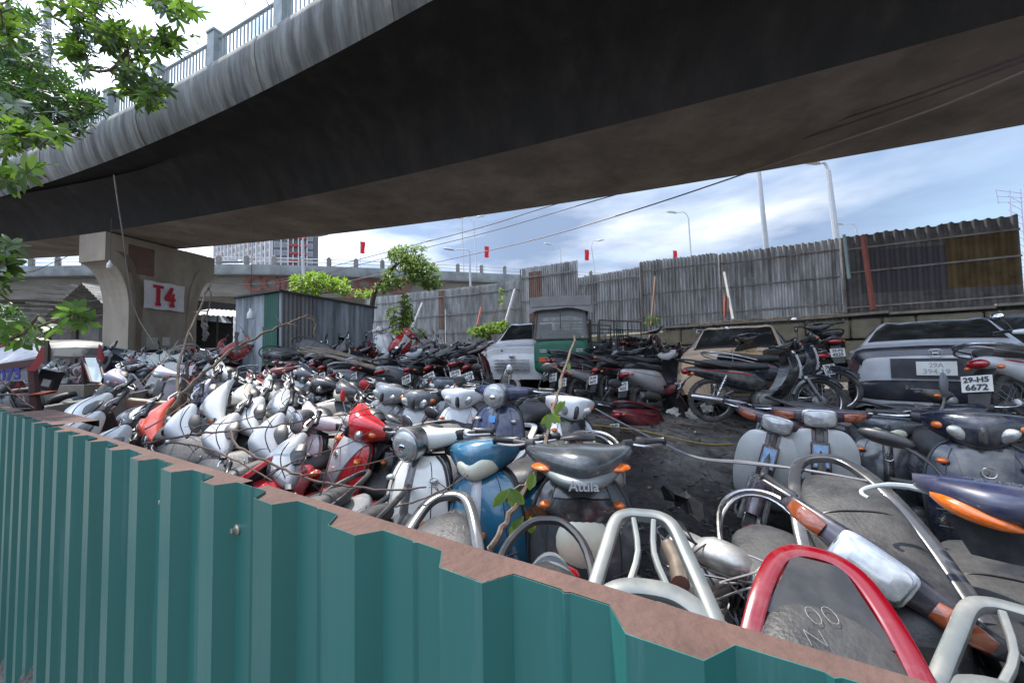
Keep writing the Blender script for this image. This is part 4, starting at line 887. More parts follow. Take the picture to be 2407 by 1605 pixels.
def underbone_kit(style='dream', mirrors=1, rail='chrome', seat_text=None, rear_only=False, shield_text=None):
    K = []; R_ = .285; ax, rx = .62, -.60
    K.append(P_('body', MB().body([(.05, 0, .50, .05, .05, 2.5), (-.06, 0, .53, .085, .13, 2.6), (-.25, 0, .56, .115, .14, 2.6), (-.45, 0, .60, .115, .115, 2.5), (-.65, 0, .645, .095, .08, 2.3), (-.82, 0, .675, .065, .055, 2.2), (-.92, 0, .69, .02, .02, 2)], 22, 4), paint, None, 'a'))
    K.append(P_('side_stripe', MB().body([(-.02, 0, .60, .05, .01, 2), (-.2, 0, .615, .118, .014, 3), (-.45, 0, .645, .119, .014, 3), (-.7, 0, .685, .09, .01, 3), (-.8, 0, .70, .03, .006, 2)], 14, 3), redp if style == 'wave' else silver, 0))
    K.append(P_('seat', MB().body([(.10, 0, .70, .05, .02, 2.4), (.04, 0, .715, .09, .04, 2.6), (-.1, 0, .72, .115, .05, 3), (-.32, 0, .73, .13, .052, 3), (-.5, 0, .755, .135, .055, 3), (-.68, 0, .765, .125, .05, 2.8), (-.77, 0, .76, .06, .03, 2.2)], 24, 4), seatm))
    if seat_text: K.append(P_('chalk_writing', seat_text, chalk, len(K) - 1))
    K.append(P_('grab_rail', rear_rail(rail, z=.77), chrome if rail == 'chrome' else plastic))
    K.append(P_('tail_light', MB().ell((-.90, 0, .665), (.05, .075, .042)), redl))
    for s in (-1, 1): K.append(P_('rear_indicator', MB().ell((-.83, s * .10, .63), (.028, .024, .02)), amber))
    K.append(P_('rear_mudguard', MB().sheet([[(-.80, y, .62) for y in (-.06, 0, .06)], [(-.90, y, .54) for y in (-.07, 0, .07)], [(-.97, y, .42) for y in (-.07, 0, .07)], [(-1.02, y, .30) for y in (-.06, 0, .06)]], .008), plastic))
    K.append(P_('number_plate', plate_kit(-.975, .50, .25), platem)); K.append(P_('plate_text', plate_text(-.978, .50, .25, len(style)), inkm, len(K) - 1))
    eng = MB().body([(-.12, 0, .27, .04, .05, 3), (-.07, 0, .29, .10, .10, 3), (.08, 0, .29, .11, .105, 3), (.17, 0, .30, .07, .08, 3)], 16, 3)
    for k in range(7): eng.box((.19 + k * .02, 0, .325), (.008, .115, .12), Euler((0, -.1, 0)).to_matrix())
    eng.lathe((0, -.14, .28), (0, 1, 0), [(0, .06), (.01, .085), (.27, .085), (.28, .06)], 18)
    K.append(P_('engine', eng, engm))
    K.append(P_('exhaust', MB().tube([(.30, -.03, .27), (.33, -.08, .20), (.2, -.13, .17), (-.1, -.14, .2), (-.25, -.145, .24)], .016, 8, sub=4).lathe((-.22, -.145, .235), (-1, 0, .15), [(0, .018), (.04, .036), (.12, .042), (.62, .042), (.66, .032), (.665, .01)], 16), chrome))
    K.append(P_('chain_case', MB().body([(-.06, .085, .29, .018, .05, 4), (-.3, .085, .285, .016, .04, 4), (-.6, .085, .285, .018, .055, 4), (-.67, .085, .285, .01, .02, 3)], 12, 2), plastic))
    K.append(P_('frame', MB().tube([(.40, 0, .75), (.30, 0, .52), (.12, 0, .40), (-.1, 0, .44), (-.5, 0, .60)], .022, 8, sub=4).tube([(-.05, .1, .22), (-.05, -.1, .22)], .01, 6).tube([(.0, .22, .24), (.0, -.22, .24)], .011, 8).tube([(-.35, .08, .40), (-.60, .09, .285)], .013, 6).tube([(-.35, -.08, .40), (-.60, -.09, .285)], .013, 6), engm))
    for s in (-1, 1): K.append(P_('rear_shock', spring((-.56, s * .12, .32), (-.44, s * .12, .57), .02), chrome))
    wi = len(K); K.append(P_('wheel', spoke_wheel(R_), alloy, None, None, (rx, 0, R_))); K.append(P_('tyre', tyre(R_, .036), rubber, wi)); K.append(P_('rim', rimm(R_, .036), chrome, wi))
    if rear_only: return K
    if style == 'dream':
        for s in (-1, 1):
            st = [(.26, .10, .12, .15), (.34, .19, .10, .18), (.48, .28, .085, .205), (.62, .34, .07, .215), (.76, .385, .055, .205), (.85, .40, .04, .165), (.885, .402, .03, .12), (.895, .40, .03, .07)]
            rows = [[(x - .12 * (y2 - y1 > 0) * (q ** 1.6) * (y2 / .26), s * (y1 + (y2 - y1) * q), z) for q in [k / 6 for k in range(7)]] for z, x, y1, y2 in [(a, b, .045, d) for a, b, c, d in crv([(p[0], p[1], p[2], p[3], 0, 0) for p in st], 3) for a, b, c, d in [(a, b, c, d)]] ] if 0 else [[(p[1] + .03 - .07 * (q ** 1.6) * (p[3] / .26), s * (.045 + (p[3] - .045) * q), p[0]) for q in [k / 6 for k in range(7)]] for p in crv([list(p_) + [0.0, 0.0] for p_ in st], 3)]
            K.append(P_('leg_shield', MB().sheet(rows, .008), paint, None, 'c'))
        K.append(P_('centre_column', MB().sheet([[(.405, y, .88) for y in (-.05, 0, .05)], [(.43, y, .78) for y in (-.052, 0, .052)], [(.435, y, .64) for y in (-.055, 0, .055)], [(.39, y, .5) for y in (-.055, 0, .055)]], .05), paint, None, 'a'))
        i = len(K); K.append(P_('badge_frame', MB().box((.444, 0, .72), (.016, .092, .16), Euler((0, -.06, 0)).to_matrix()), chrome)); K.append(P_('badge', MB().box((.4525, 0, .72), (.004, .076, .14), Euler((0, -.06, 0)).to_matrix()), M('badge_blue', (.25, .38, .55), rough=.2, var=.4, scale=20), i))
        cov = MB().bodyy([(-.29, .30, 1.0, .02, .02, 3), (-.25, .33, .99, .035, .03, 4), (-.12, .37, .985, .05, .042, 4), (0, .39, .98, .065, .055, 4), (.12, .37, .985, .05, .042, 4), (.25, .33, .99, .035, .03, 4), (.29, .30, 1.0, .02, .02, 3)], 20, 3)
        K.append(P_('handlebar_cover', cov, paint, None, 'a'))
        i = len(K); K.append(P_('headlight', MB().body([(.40, 0, .972, .088, .058, 5), (.455, 0, .968, .094, .060, 5), (.46, 0, .968, .088, .054, 5)], 24), chrome)); K.append(P_('headlight_lens', MB().body([(.45, 0, .968, .086, .052, 5), (.466, 0, .967, .082, .048, 4.5), (.474, 0, .966, .05, .03, 4)], 24), lens, i))
        for s in (-1, 1):
            K.append(P_('indicator', MB().bodyy([(s * .135, .40, .975, .022, .026, 4), (s * .165, .395, .977, .032, .030, 5), (s * .22, .375, .98, .03, .027, 5), (s * .25, .35, .985, .02, .02, 4)], 16), M('brown_amber_lens', (.22, .055, .02), rough=.15, coat=1)))
    else:
        for s in (-1, 1):
            st = [(.28, .16, .13), (.36, .26, .15), (.50, .36, .165), (.64, .42, .165), (.76, .43, .135), (.86, .41, .08)]
            rows = [[(p[1] - .16 * q ** 1.5 + .02, s * (.03 + (p[2] - .03) * (q ** .8)), p[0] + .04 * q) for q in [k / 6 for k in range(7)]] for p in crv([list(p_) + [0.] * 3 for p_ in st], 3)]
            K.append(P_('leg_shield', MB().sheet(rows, .008), paint, None, 'a'))
        K.append(P_('nose_panel', MB().sheet([[(.445 - abs(y) * .4, y, .86) for y in (-.07, -.03, 0, .03, .07)], [(.475 - abs(y) * .4, y, .72) for y in (-.09, -.04, 0, .04, .09)], [(.45 - abs(y) * .3, y, .56) for y in (-.06, -.03, 0, .03, .06)]], .03), paint, None, 'b'))
        cov = MB().bodyy([(-.27, .31, 1.0, .02, .02, 2), (-.18, .36, .99, .045, .035, 2.3), (-.08, .40, .98, .075, .055, 2.4), (0, .41, .975, .085, .062, 2.4), (.08, .40, .98, .075, .055, 2.4), (.18, .36, .99, .045, .035, 2.3), (.27, .31, 1.0, .02, .02, 2)], 20, 4)
        K.append(P_('handlebar_cover', cov, paint, None, 'a'))
        K.append(P_('headlight', MB().bodyy([(-.10, .42, .965, .02, .012, 2), (-.06, .445, .955, .045, .036, 2.2), (0, .46, .95, .055, .042, 2.2), (.06, .445, .955, .045, .036, 2.2), (.10, .42, .965, .02, .012, 2)], 18, 4), lens))
        for s in (-1, 1): K.append(P_('indicator', MB().ell((.40, s * .145, .975), (.035, .04, .02), rot=Euler((0, 0, -s * .6)).to_matrix()), amber))
    K.append(P_('front_fender', arc_fender(ax, R_ + .005, .325, .058, R(30), R(165)), paint, None, 'a'))
    K.append(P_('fork', MB().tube([(.49, .065, .56), (.62, .07, .285)], .019, 8).tube([(.49, -.065, .56), (.62, -.07, .285)], .019, 8).tube([(.48, -.07, .57), (.48, .07, .57)], .022, 8).tube([(.385, 0, .95), (.46, 0, .60)], .026, 8), chrome if style == 'wave' else engm))
    wi = len(K); K.append(P_('wheel', spoke_wheel(R_), alloy, None, None, (ax, 0, R_))); K.append(P_('tyre', tyre(R_, .033), rubber, wi)); K.append(P_('rim', rimm(R_, .033), chrome, wi))
    handle_kit(K, .35, .985, .29, mirrors=mirrors)
    return K

KITS = {}
def kit(key):
    if key not in KITS:
        K = KIT_DEFS[key](); out = []
        for n, mb, m, par, role, off in K:
            out.append((n, mb.build(n, m, link=False), m, par, role, off))
        KITS[key] = (K, out)
    return KITS[key]
def seat_txt(lines, size=.05, z=.835, x0=-.55, rot=-90, slope=-.02):
    return [text_mb(t, s, Matrix.Translation((x0 + dx, dy, z)) @ Matrix.Rotation(R(rot + r), 4, 'Z'), ext=.0006, bold=-.003 * s / .08) for (t, s, dx, dy, r) in lines]
def badge(txt, size, x, y, z, tilt=-.12):
    f = Matrix(((0, 0, 1, 0), (1, 0, 0, 0), (0, 1, 0, 0), (0, 0, 0, 1)))
    return text_mb(txt, size, Matrix.Translation((x, y, z)) @ Matrix.Rotation(tilt, 4, 'Y') @ f, ext=.002, bold=.001)
CHALK = lambda a, b: seat_txt([(a, .085, .02, .0, 14), (b, .055, -.09, .02, 10)], z=.8515, x0=-.56)
KIT_DEFS = {
    'retro': lambda: scooter_kit('round', 'chrome', nose='chrome', mirrors=0),
    'retro_white': lambda: scooter_kit('round', 'wide', nose='plain', mirrors=0, emblem='hex'),
    'navy': lambda: scooter_kit('round', 'chrome', nose='plain', mirrors=1, emblem='square', shield_text=badge('Vespa', .055, .562, .12, .68)),
    'heart': lambda: scooter_kit('wide', 'tube', nose='plain', mirrors=0, emblem='ring'),
    'sport': lambda: scooter_kit('wide', 'tube', nose='vee', mirrors=1, emblem='ring'),
    'sport_plain': lambda: scooter_kit('wide', 'wide', nose='vee', mirrors=0),
    'blade_lamp': lambda: scooter_kit('blade', 'chrome', nose='lamp', mirrors=0, shield_text=badge('Attila', .05, .632, .0, .918, -.3)),
    'rear_black': lambda: scooter_kit(rail='tube', rear_only=True, seat_text=CHALK('TTG', '4/8/17')),
    'rear_silver': lambda: scooter_kit(rail='rack', rear_only=True, seat_text=CHALK('TTG', '30/6/2')),
    'rear_red': lambda: scooter_kit(rail='wide', rear_only=True, fat=1.15, seat_text=seat_txt([('00', .075, -.13, -.01, 24), ('N', .06, -.06, -.03, 20), ('*', .07, -.0, .03, 0), ('7.12.22', .036, .04, -.01, 6)], z=.8515, x0=-.56)),
    'rear_plain': lambda: scooter_kit(rail='none', rear_only=True, fat=1.1),
    'rear_flat': lambda: scooter_kit(rail='wide', rear_only=True, fat=1.0),
    'rear_chrome': lambda: scooter_kit(rail='chrome', rear_only=True, fat=1.05),
    'rear_wide': lambda: scooter_kit(rail='wide', rear_only=True, fat=1.0, seat_text=CHALK('TTG', 'HX21/9')),
    'rear_underbone': lambda: underbone_kit('dream', rear_only=True),
    'dream': lambda: underbone_kit('dream', mirrors=0),
    'dream_mirror': lambda: underbone_kit('dream', mirrors=1),
    'wave': lambda: underbone_kit('wave', mirrors=1),
    'wave_bare': lambda: underbone_kit('wave', mirrors=0, rail='tube'),
}
def pose(heading, lean=0., pitch=0., steer=0.):
    """heading: degrees, 0 = facing right in the picture (+x), 90 = facing away; lean: degrees, + tips to the bike's left"""
    return Matrix.Rotation(R(heading), 4, 'Z') @ Matrix.Rotation(R(-pitch), 4, 'Y') @ Matrix.Rotation(R(-lean), 4, 'X')
def add_bike(key, loc, M4, ca, cb, cc_, name, label, cat, group=None):
    K, out = kit(key); t = bpy.data.objects.new(name, None); col.objects.link(t); t.empty_display_size = .2
    t.matrix_world = Matrix.Translation(loc) @ M4; tag(t, label, cat, group); objs = []
    for n, me, m, par, role, off in out:
        o = bpy.data.objects.new(n, me); col.objects.link(o); o.parent = objs[par] if par is not None else t
        if off: o.location = off
        c = {'a': ca, 'b': cb, 'c': cc_}.get(role, (.5, .5, .5)); o.color = (*c, 1); objs.append(o)
    return t
MERGED = {}
SLOTS = [dusty, silver, plastic, seatm, rubber, chrome, alloy, engm, lens, redl, amber, platem, inkm, creaml]
def merged(key):
    if key not in MERGED:
        K, out = kit(key); mb = MB()
        for i, (n, b, m, par, role, off) in enumerate(K):
            k = SLOTS.index(m) if m in SLOTS else (0 if m is paint else 5)
            if m in (paint, dusty) and role == 'b': k = 1
            if m is mirrorm: k = 5
            o = off
            if par is not None and K[par][5]: o = K[par][5]
            mb.merge(b, k, Matrix.Translation(o) if o else None)
        MERGED[key] = mb.build('motorbike', SLOTS, link=False)
    return MERGED[key]
def heap_bike(key, loc, M4, ca, name, label, cat, group):
    o = bpy.data.objects.new(name, merged(key)); col.objects.link(o); o.matrix_world = Matrix.Translation(loc) @ M4; o.color = (*ca, 1)
    return tag(o, label, cat, group)
def place(key, ref, u, v, Y, heading, lean, ca, cb=(.3, .3, .3), cc_=(.6, .6, .6), pitch=0, label='', name='scooter', group=None, free=True):
    """stand a bike so that its local point ref is seen at photo pixel (u, v), Y metres ahead"""
    p = at(u, v, Y); m4 = pose(heading, lean, pitch); loc = p - (m4 @ Vector(ref))
    g = gz(loc.x, loc.y)
    if not free: loc.z = g
    print('BIKE %-26s root z-ground %+.2f at %.2f %.2f' % (key, loc.z - g, loc.x, loc.y))
    return add_bike(key, loc, m4, ca, cb, cc_, name, label, {'scooter': 'scooter', 'motorbike': 'motorbike'}.get(name, 'scooter'), group)
WHITE = (.62, .62, .60); CREAM = (.55, .52, .44); BLACK = (.014, .014, .016); GREY = (.16, .17, .175); SILV = (.36, .37, .38); NAVY = (.012, .022, .075); BLUE = (.025, .13, .22); RED = (.52, .012, .018); DRED = (.20, .012, .02); GREEN = (.02, .09, .06); PINK = (.50, .38, .40); PURP = (.05, .03, .045)
HEAD = (.48, 0, .975)     # headlight
RAILT = (-.96, 0, .85)    # top of the grab rail
# ================================================================== hand placed bikes
G1 = 'motorbikes lined up behind the green fence'; G2 = 'scooters facing the camera in the middle block'; G3 = 'motorbikes in the right hand cluster'
# row with seats against the fence
place('rear_wide', (-.88, 0, .855), 1055, 1165, 1.75, -92, -6, (.06, .058, .055), pitch=-14, label='dusty black seat with flat grey grab rail and chalk writing, below the white scooter', group=G1)
place('rear_black', (-.97, 0, .855), 1285, 1222, 1.42, -100, -4, GREY, pitch=-14, label='seat with thin black tube rail and chalk date, below the round cream headlight', group=G1)
place('rear_silver', (-1.055, 0, .90), 1512, 1215, 1.25, -106, 0, SILV, pitch=-18, label='seat inside a silver luggage rack with three openings and chalk TTG', group=G1)
place('rear_red', (-.88, 0, .855), 1915, 1308, 1.12, -122, 3, (.20, .002, .008), pitch=-18, label='seat framed by a glossy red grab rail with chalk 7.12.22', group=G1)
place('rear_silver', (-1.055, 0, .90), 2400, 1445, 1.0, -138, 0, SILV, pitch=-14, label='silver luggage rack in the bottom right corner', group=G1)
place('rear_red', (-.88, 0, .855), 690, 1062, 2.55, -112, -28, (.42, .02, .03), label='small red tail and black rail leaning over at the left behind the twigs', group=G1)
place('rear_black', (-.97, 0, .855), 850, 1112, 2.25, -110, -20, SILV, label='grey seat with black tube rail tipped left, right of the red scooter foot', group=G1)
place('rear_black', (-.97, 0, .855), 940, 1150, 2.05, -112, -30, BLACK, label='black seat with pale sticker and chalk, left of the white scooter foot', group=G1)
place('rear_underbone', (-.96, 0, .82), 1772, 1165, 1.85, -114, -4, PURP, pitch=-10, label='small underbone motorbike seat with chrome rail and bare engine in the right cluster', name='motorbike', group=G3)
place('rear_flat', (-.88, 0, .855), 1925, 1078, 1.85, -115, -8, (.05, .05, .055), pitch=-10, label='long dusty black seat in the right cluster with a sunlit patch', group=G3)
place('rear_chrome', (-.97, 0, .87), 1392, 1012, 2.75, -100, 4, BLACK, label='black scooter with bright chrome tail rail standing right of the dark grey scooter', group=G2)
# middle block
place('retro_white', HEAD, 967, 1043, 2.02, -118, -3, (.66, .65, .60), (.10, .10, .10), label='white retro scooter with big round headlight and grey centre stripe', group=G2)
place('heart', HEAD, 1112, 1078, 1.87, -112, -8, BLUE, (.45, .45, .46), label='metallic blue scooter with silver centre strip and cream headlight', group=G2)
place('blade_lamp', (.55, 0, .93), 1368, 1120, 1.52, -96, 0, (.055, .06, .065), (.02, .02, .025), label='dark grey scooter with amber side lamps and round cream headlight in the leg shield', group=G2)
place('navy', HEAD, 1167, 930, 2.85, -112, 2, NAVY, NAVY, label='navy blue retro scooter with round headlight and square badge', group=G2)
place('sport', HEAD, 1352, 958, 2.86, -78, 8, (.60, .62, .63), (.02, .02, .02), label='white scooter with black V nose standing behind the leafy stick', group=G2)
place('sport_plain', HEAD, 1078, 935, 3.32, -100, 2, (.55, .58, .60), (.40, .42, .44), label='pale silver scooter left of the navy one, with chrome mirror', group=G2)
place('sport', HEAD, 975, 940, 3.44, -100, 6, (.07, .08, .09), (.30, .31, .32), label='dark scooter with twin clear lamps behind the white retro scooter', group=G2)
place('sport_plain', HEAD, 905, 925, 3.57, -108, 14, (.22, .24, .26), (.10, .11, .12), label='slate grey scooter beside the dark twin lamp scooter', group=G2)
place('retro', HEAD, 712, 992, 2.74, -120, 18, (.56, .50, .51), (.45, .46, .50), label='pinkish white retro scooter with round headlight leaning right', group=G2)
place('sport', HEAD, 832, 1000, 2.49, -132, 24, RED, (.42, .42, .44), label='bright red scooter with silver centre panel leaning right', group=G2)
place('sport', HEAD, 880, 1008, 2.61, -122, 14, BLACK, (.12, .12, .13), label='black scooter with round emblem squeezed between the red and the white ones', group=G2)
place('heart', HEAD, 640, 960, 3.24, -140, 34, (.50, .51, .52), (.1, .1, .1), label='white scooter lying over at a steep angle, left of the pinkish one', group=G2)
# strongly leaning block at the left
G4 = 'scooters leaning on one another at the left'
for i, (u, v, Y, hd, ln, k, c, c2, lab) in enumerate([
    (552, 940, 3.57, -128, 38, 'sport', CREAM, WHITE, 'cream scooter with amber lamps leaning hard right in the left block'),
    (612, 928, 3.82, -130, 34, 'retro_white', (.60, .58, .50), SILV, 'cream white scooter behind the amber lamp one, in the left block'),
    (668, 935, 3.73, -125, 30, 'retro', BLACK, SILV, 'black scooter with pale round lamp in the left block'),
    (590, 905, 4.48, -118, 22, 'dream', DRED, BLACK, 'dark red underbone with square headlight near the shed corner'),
    (505, 880, 4.48, -122, 30, 'retro_white', WHITE, SILV, 'white scooter with clear round lamp near the shed'),
    (480, 955, 3.24, -156, 40, 'wave', WHITE, DRED, 'white and red motorbike tipped over behind the twigs in the left block'),
    (455, 930, 3.65, -150, 38, 'heart', NAVY, SILV, 'navy blue scooter tipped over under the dead branch'),
    (560, 985, 2.99, -158, 40, 'sport_plain', WHITE, WHITE, 'white scooter lying nearly flat behind the rusty fence top'),
    (490, 1030, 2.74, -160, 42, 'heart', (.5, .5, .5), SILV, 'pale grey scooter lying nearly flat, nearest to the fence in the left block'),
    (600, 1040, 2.49, -155, 38, 'sport', (.42, .43, .44), BLACK, 'grey scooter lying against the pinkish one in the left block'),
    (400, 1010, 2.99, -140, 50, 'sport_plain', (.55, .58, .62), SILV, 'pale blue grey scooter on its side by the rusty bin'),
    (330, 1000, 3.24, -150, 40, 'wave', (.60, .08, .05), WHITE, 'orange red motorbike on its side below the panel bin'),
    (285, 990, 3.49, -150, 30, 'sport', BLACK, SILV, 'black and white scooter nose behind the fence near the flipped up tin'),
    (740, 905, 4.07, -118, 20, 'sport_plain', BLACK, BLACK, 'black scooter with wide seat behind the red mirror'),
    (800, 920, 3.90, -118, 18, 'heart', (.05, .05, .055), SILV, 'charcoal scooter behind the bright red one'),
    (705, 880, 4.56, -118, 24, 'sport', (.10, .10, .11), SILV, 'grey scooter in front of the row of number plates'),
    (1035, 905, 4.07, -104, 6, 'sport', (.03, .035, .05), GREY, 'dark scooter behind the pale silver one'),
    (640, 1090, 2.28, -158, 40, 'heart', (.34, .35, .36), SILV, 'ash grey scooter lying low behind the twigs next to the red tail')]):
    place(k, HEAD, u, v, Y, hd + (i * 37) % 19 - 9, ln + (i * 23) % 13 - 6, c, c2, label=lab, group=G4, name='motorbike' if k in ('dream', 'wave') else 'scooter')
for (u, v, Y, hd, ln, k, c, lab) in ((520, 1048, 2.9, -166, 40, 'sport_plain', (.5, .5, .49), 'pale scooter on its side with a long grey seat pointing up right, behind the branch'), (622, 1082, 2.65, -160, 38, 'heart', (.45, .46, .46), 'grey white scooter on its side with a dusty seat above the rusty strip'), (500, 1000, 3.2, -168, 34, 'sport', (.6, .6, .58), 'white scooter body lying between the twigs at the left')):
    place(k, (-.4, 0, .80), u, v, Y, hd, ln, c, GREY, label=lab, group=G4)
# right hand cluster
place('dream', (.47, 0, .967), 1825, 1000, 2.75, -128, 14, PURP, cc_=(.55, .57, .56), label='white underbone motorbike with leg shields and square lamp, left one of the pair', name='motorbike', group=G3)
place('dream', (.47, 0, .967), 1926, 985, 2.6, -124, 0, PURP, cc_=(.55, .57, .56), label='white underbone motorbike with leg shields and square lamp, right one of the pair', name='motorbike', group=G3)
place('heart', HEAD, 2085, 1005, 2.85, -128, 2, (.035, .04, .045), (.02, .02, .022), label='black scooter with wide yellowed headlight behind the big oval mirror', group=G3)
place('sport_plain', HEAD, 2245, 975, 3.2, -132, -8, (.02, .022, .03), (.40, .42, .43), label='black scooter with one silver panel behind the orange lamp', group=G3)
place('sport', (.57, 0, .70), 2330, 1150, 1.9, -130, 0, (.012, .016, .03), (.012, .014, .02), label='dark navy scooter front standing behind the orange indicator', group=G3)
place('dream', (.47, 0, .967), 2045, 1332, 1.13, -134, 30, (.03, .025, .035), cc_=(.45, .46, .44), pitch=24, label='underbone motorbike leaning far over in the foreground with a square clear headlamp', name='motorbike', group=G3)
place('wave', (-.60, 0, .285), 2382, 958, 3.3, 14, 8, (.58, .60, .60), (.5, .5, .5), label='white motorbike with spoked wheels cut by the right edge', name='motorbike', group=G3)
place('rear_plain', (-.75, 0, .84), 2310, 1275, 1.5, -128, 0, (.02, .022, .028), label='big black tail panel and seat at the right edge under the orange indicator', group=G3)
# big front cowl with orange indicator
def orange_cowl():
    p = at(2365, 1205, 1.15); t = thing('scooter', 'navy scooter nose with a large orange indicator, silver lever and long stalked mirror', 'scooter', p, R(-134), G3); t.scale = (.62, .62, .62)
    navy = M('navy_cowl', (.018, .022, .06), rough=.28, var=.1, coat=.6, dirt=(.12, .11, .11), dirtfac=.5)
    MB().bodyy([(-.30, -.12, .07, .05, .03, 2.2), (-.2, -.05, .06, .11, .06, 2.4), (-.05, 0, .05, .17, .085, 2.5), (.10, -.02, .05, .15, .075, 2.5), (.22, -.08, .05, .09, .05, 2.3), (.30, -.14, .05, .03, .02, 2)], 24, 5).build('cowl', navy, t)
    MB().bodyy([(-.245, .0, .035, .02, .012, 2), (-.2, .045, .02, .05, .035, 2.3), (-.12, .09, .0, .065, .042, 2.4), (-.03, .115, -.02, .06, .032, 2.3), (.03, .12, -.035, .03, .012, 2)], 20, 5).build('orange_indicator', amber, t)
    MB().tube([(-.06, -.24, .03), (-.10, -.32, .03), (-.08, -.42, .02), (-.04, -.50, -.01), (-.01, -.505, -.03), (.01, -.48, -.04)], [.018, .016, .013, .011, .011, .011], 8, sub=4).build('brake_lever', M('grey_lever', (.35, .38, .38), rough=.4), t)
    i = MB().tube([(-.08, -.18, .10), (-.12, -.24, .18), (-.16, -.33, .24)], .009, 6, sub=3).build('mirror_stalk', plastic, t)
    MB().ell((-.19, -.40, .27), (.035, .13, .045), rot=Euler((-.2, 0, -.3)).to_matrix()).build('mirror', plastic, t)
    MB().lathe((-.08, -.18, .06), (0, 0, 1), [(0, .024), (.03, .026), (.05, .016)], 10).build('mirror_mount', plastic, t)
    MB().lathe((-.14, -.26, .04), (-.1, -1, 0), [(0, .017), (.12, .017), (.125, .02), (.13, .012)], 10).build('grip', plastic, t)
    text_mb('HONDA', .05, Matrix.Translation((-.02, 0, .135)) @ Matrix.Rotation(R(90), 4, 'Z'), ext=.002, bold=.001).build('badge_text', chrome, t)
    MB().sheet([[(.02 - .1 * abs(y), y, -.05) for y in (-.2, -.1, 0, .1, .2)], [(.04 - .1 * abs(y), y, -.22) for y in (-.12, -.06, 0, .06, .12)]], .02).build('leg_shield', plastic, t)
orange_cowl()
def oval_mirror():
    p = at(2218, 903, 2.35); t = thing('broken_mirror', 'grey oval mirror on a thin stalk rising in front of the sedan plate', 'mirror', p, R(-60))
    MB().ell((0, 0, 0), (.016, .062, .075)).build('mirror_head', M('mirror_back', (.12, .125, .14), rough=.35, var=.1), t)
    MB().tube([(0, .0, -.07), (0, -.05, -.13), (-.02, -.16, -.24)], .007, 6, sub=3).build('stalk', engm, t)
oval_mirror()
# white loose panel under the red rail
mb = MB(); q = [at(1400, 1445, 1.3), at(1600, 1480, 1.25), at(1720, 1400, 1.42), at(1740, 1360, 1.5), at(1600, 1395, 1.42)]
mb.loft([[p + Vector((0, 0, 0)) for p in q], [p + Vector((0, 0, -.012)) for p in q]]); lp_ = tag(mb.build('scrap_plastic', dusty, smooth=False), 'loose white plastic leg shield lying left of the red grab rail', 'panel'); lp_.color = (.36, .36, .34, 1)
# strips of old tyre bottom right
for i, (a, b) in enumerate((((2100, 1450, 1.45), (2350, 1640, 1.1)), ((2150, 1440, 1.5), (2420, 1625, 1.2)))):
    mb = MB(); mb.tube([at(*a), (at(*a) + at(*b)) / 2 + Vector((0, 0, .03)), at(*b)], .035, 8, sub=4)
    tag(mb.build('plank', M('grey_plank', (.13, .12, .105), rough=.9, var=.5, scale=4, stretch=(1, 1, 1), bump=.5)), 'weathered grey plank, %s of the two in the bottom right corner' % ('inner' if i == 0 else 'outer'), 'plank')
def bare_engine():
    p = at(1655, 1345, 1.5); t = thing('bare_engine', 'stripped motorbike engine with tangled wires right of the silver luggage rack', 'engine', p, R(-40)); t.rotation_euler = (.5, .3, R(-40))
    a2 = M('clean_alloy', (.42, .42, .40), rough=.38, metal=.7, var=.35, scale=20, dirt=(.16, .13, .10), dirtfac=.7, dscale=12)
    MB().body([(-.16, 0, 0, .04, .05, 3), (-.12, 0, 0, .09, .09, 3), (.04, 0, 0, .10, .10, 3), (.10, 0, .01, .06, .07, 3)], 18, 3).build('crankcase', a2, t)
    MB().lathe((-.03, -.09, 0), (0, -1, 0), [(0, .06), (.01, .085), (.035, .085), (.045, .06), (.05, .02)], 20).build('clutch_cover', a2, t)
    f = MB()
    for k in range(8): f.box((.11 + k * .018, 0, .03), (.007, .12, .12))
    f.build('cylinder_fins', engm, t); MB().tube([(.24, 0, 0), (.30, -.06, -.06), (.22, -.14, -.12), (-.1, -.15, -.08), (-.3, -.15, 0)], .017, 8, sub=4).build('exhaust_pipe', chrome, t)
    MB().body([(-.05, 0, .12, .03, .02, 3), (0, 0, .14, .05, .045, 3), (.09, 0, .15, .05, .05, 3), (.13, 0, .15, .03, .03, 3)], 14, 2).build('carburettor', a2, t)
    r = random.Random(3)
    for k in range(7):
        pts = [(r.uniform(-.2, .2), r.uniform(-.14, .05), r.uniform(0, .2)) for _ in range(5)]; MB().tube(pts, .0035, 5, sub=5).build('wire', chalk if k % 3 == 0 else plastic, t)
bare_engine()
p = at(1572, 1285, 1.45); q = at(1600, 1372, 1.25); mb = MB(); mb.tube([p, (p + q) / 2 + Vector((.01, 0, 0)), q], .028, 12); mb.ell(p, (.028, .028, .028)); tag(mb.build('muffler', M('browned_steel', (.30, .24, .19), rough=.35, metal=.7, var=.4, scale=8)), 'browned steel muffler tube beside the silver luggage rack', 'muffler')
p = at(1440, 0, 1)
for (ua, va, ub, vb, Y, lab) in ((1585, 1240, 1640, 1300, 1.75, 'torn black rubber mudflap lying on the mud left of the underbone seat'), (1580, 1175, 1660, 1210, 2.1, 'black twisted bag on the mud below the cable')):
    a, b = at(ua, va, Y), at(ub, vb, Y - .2); rr = random.Random(int(ua)); rows = [[(a.x + (b.x - a.x) * i / 5 + rr.uniform(-.02, .02), a.y + (b.y - a.y) * i / 5 + .16 * j / 3, a.z + (b.z - a.z) * i / 5 + .05 * math.sin(i * 1.2 + j)) for i in range(6)] for j in range(4)]
    P = MB(); P.loft(rows, cap=False, closed=False); tag(P.build('rubber_scrap', plastic), lab, 'scrap')
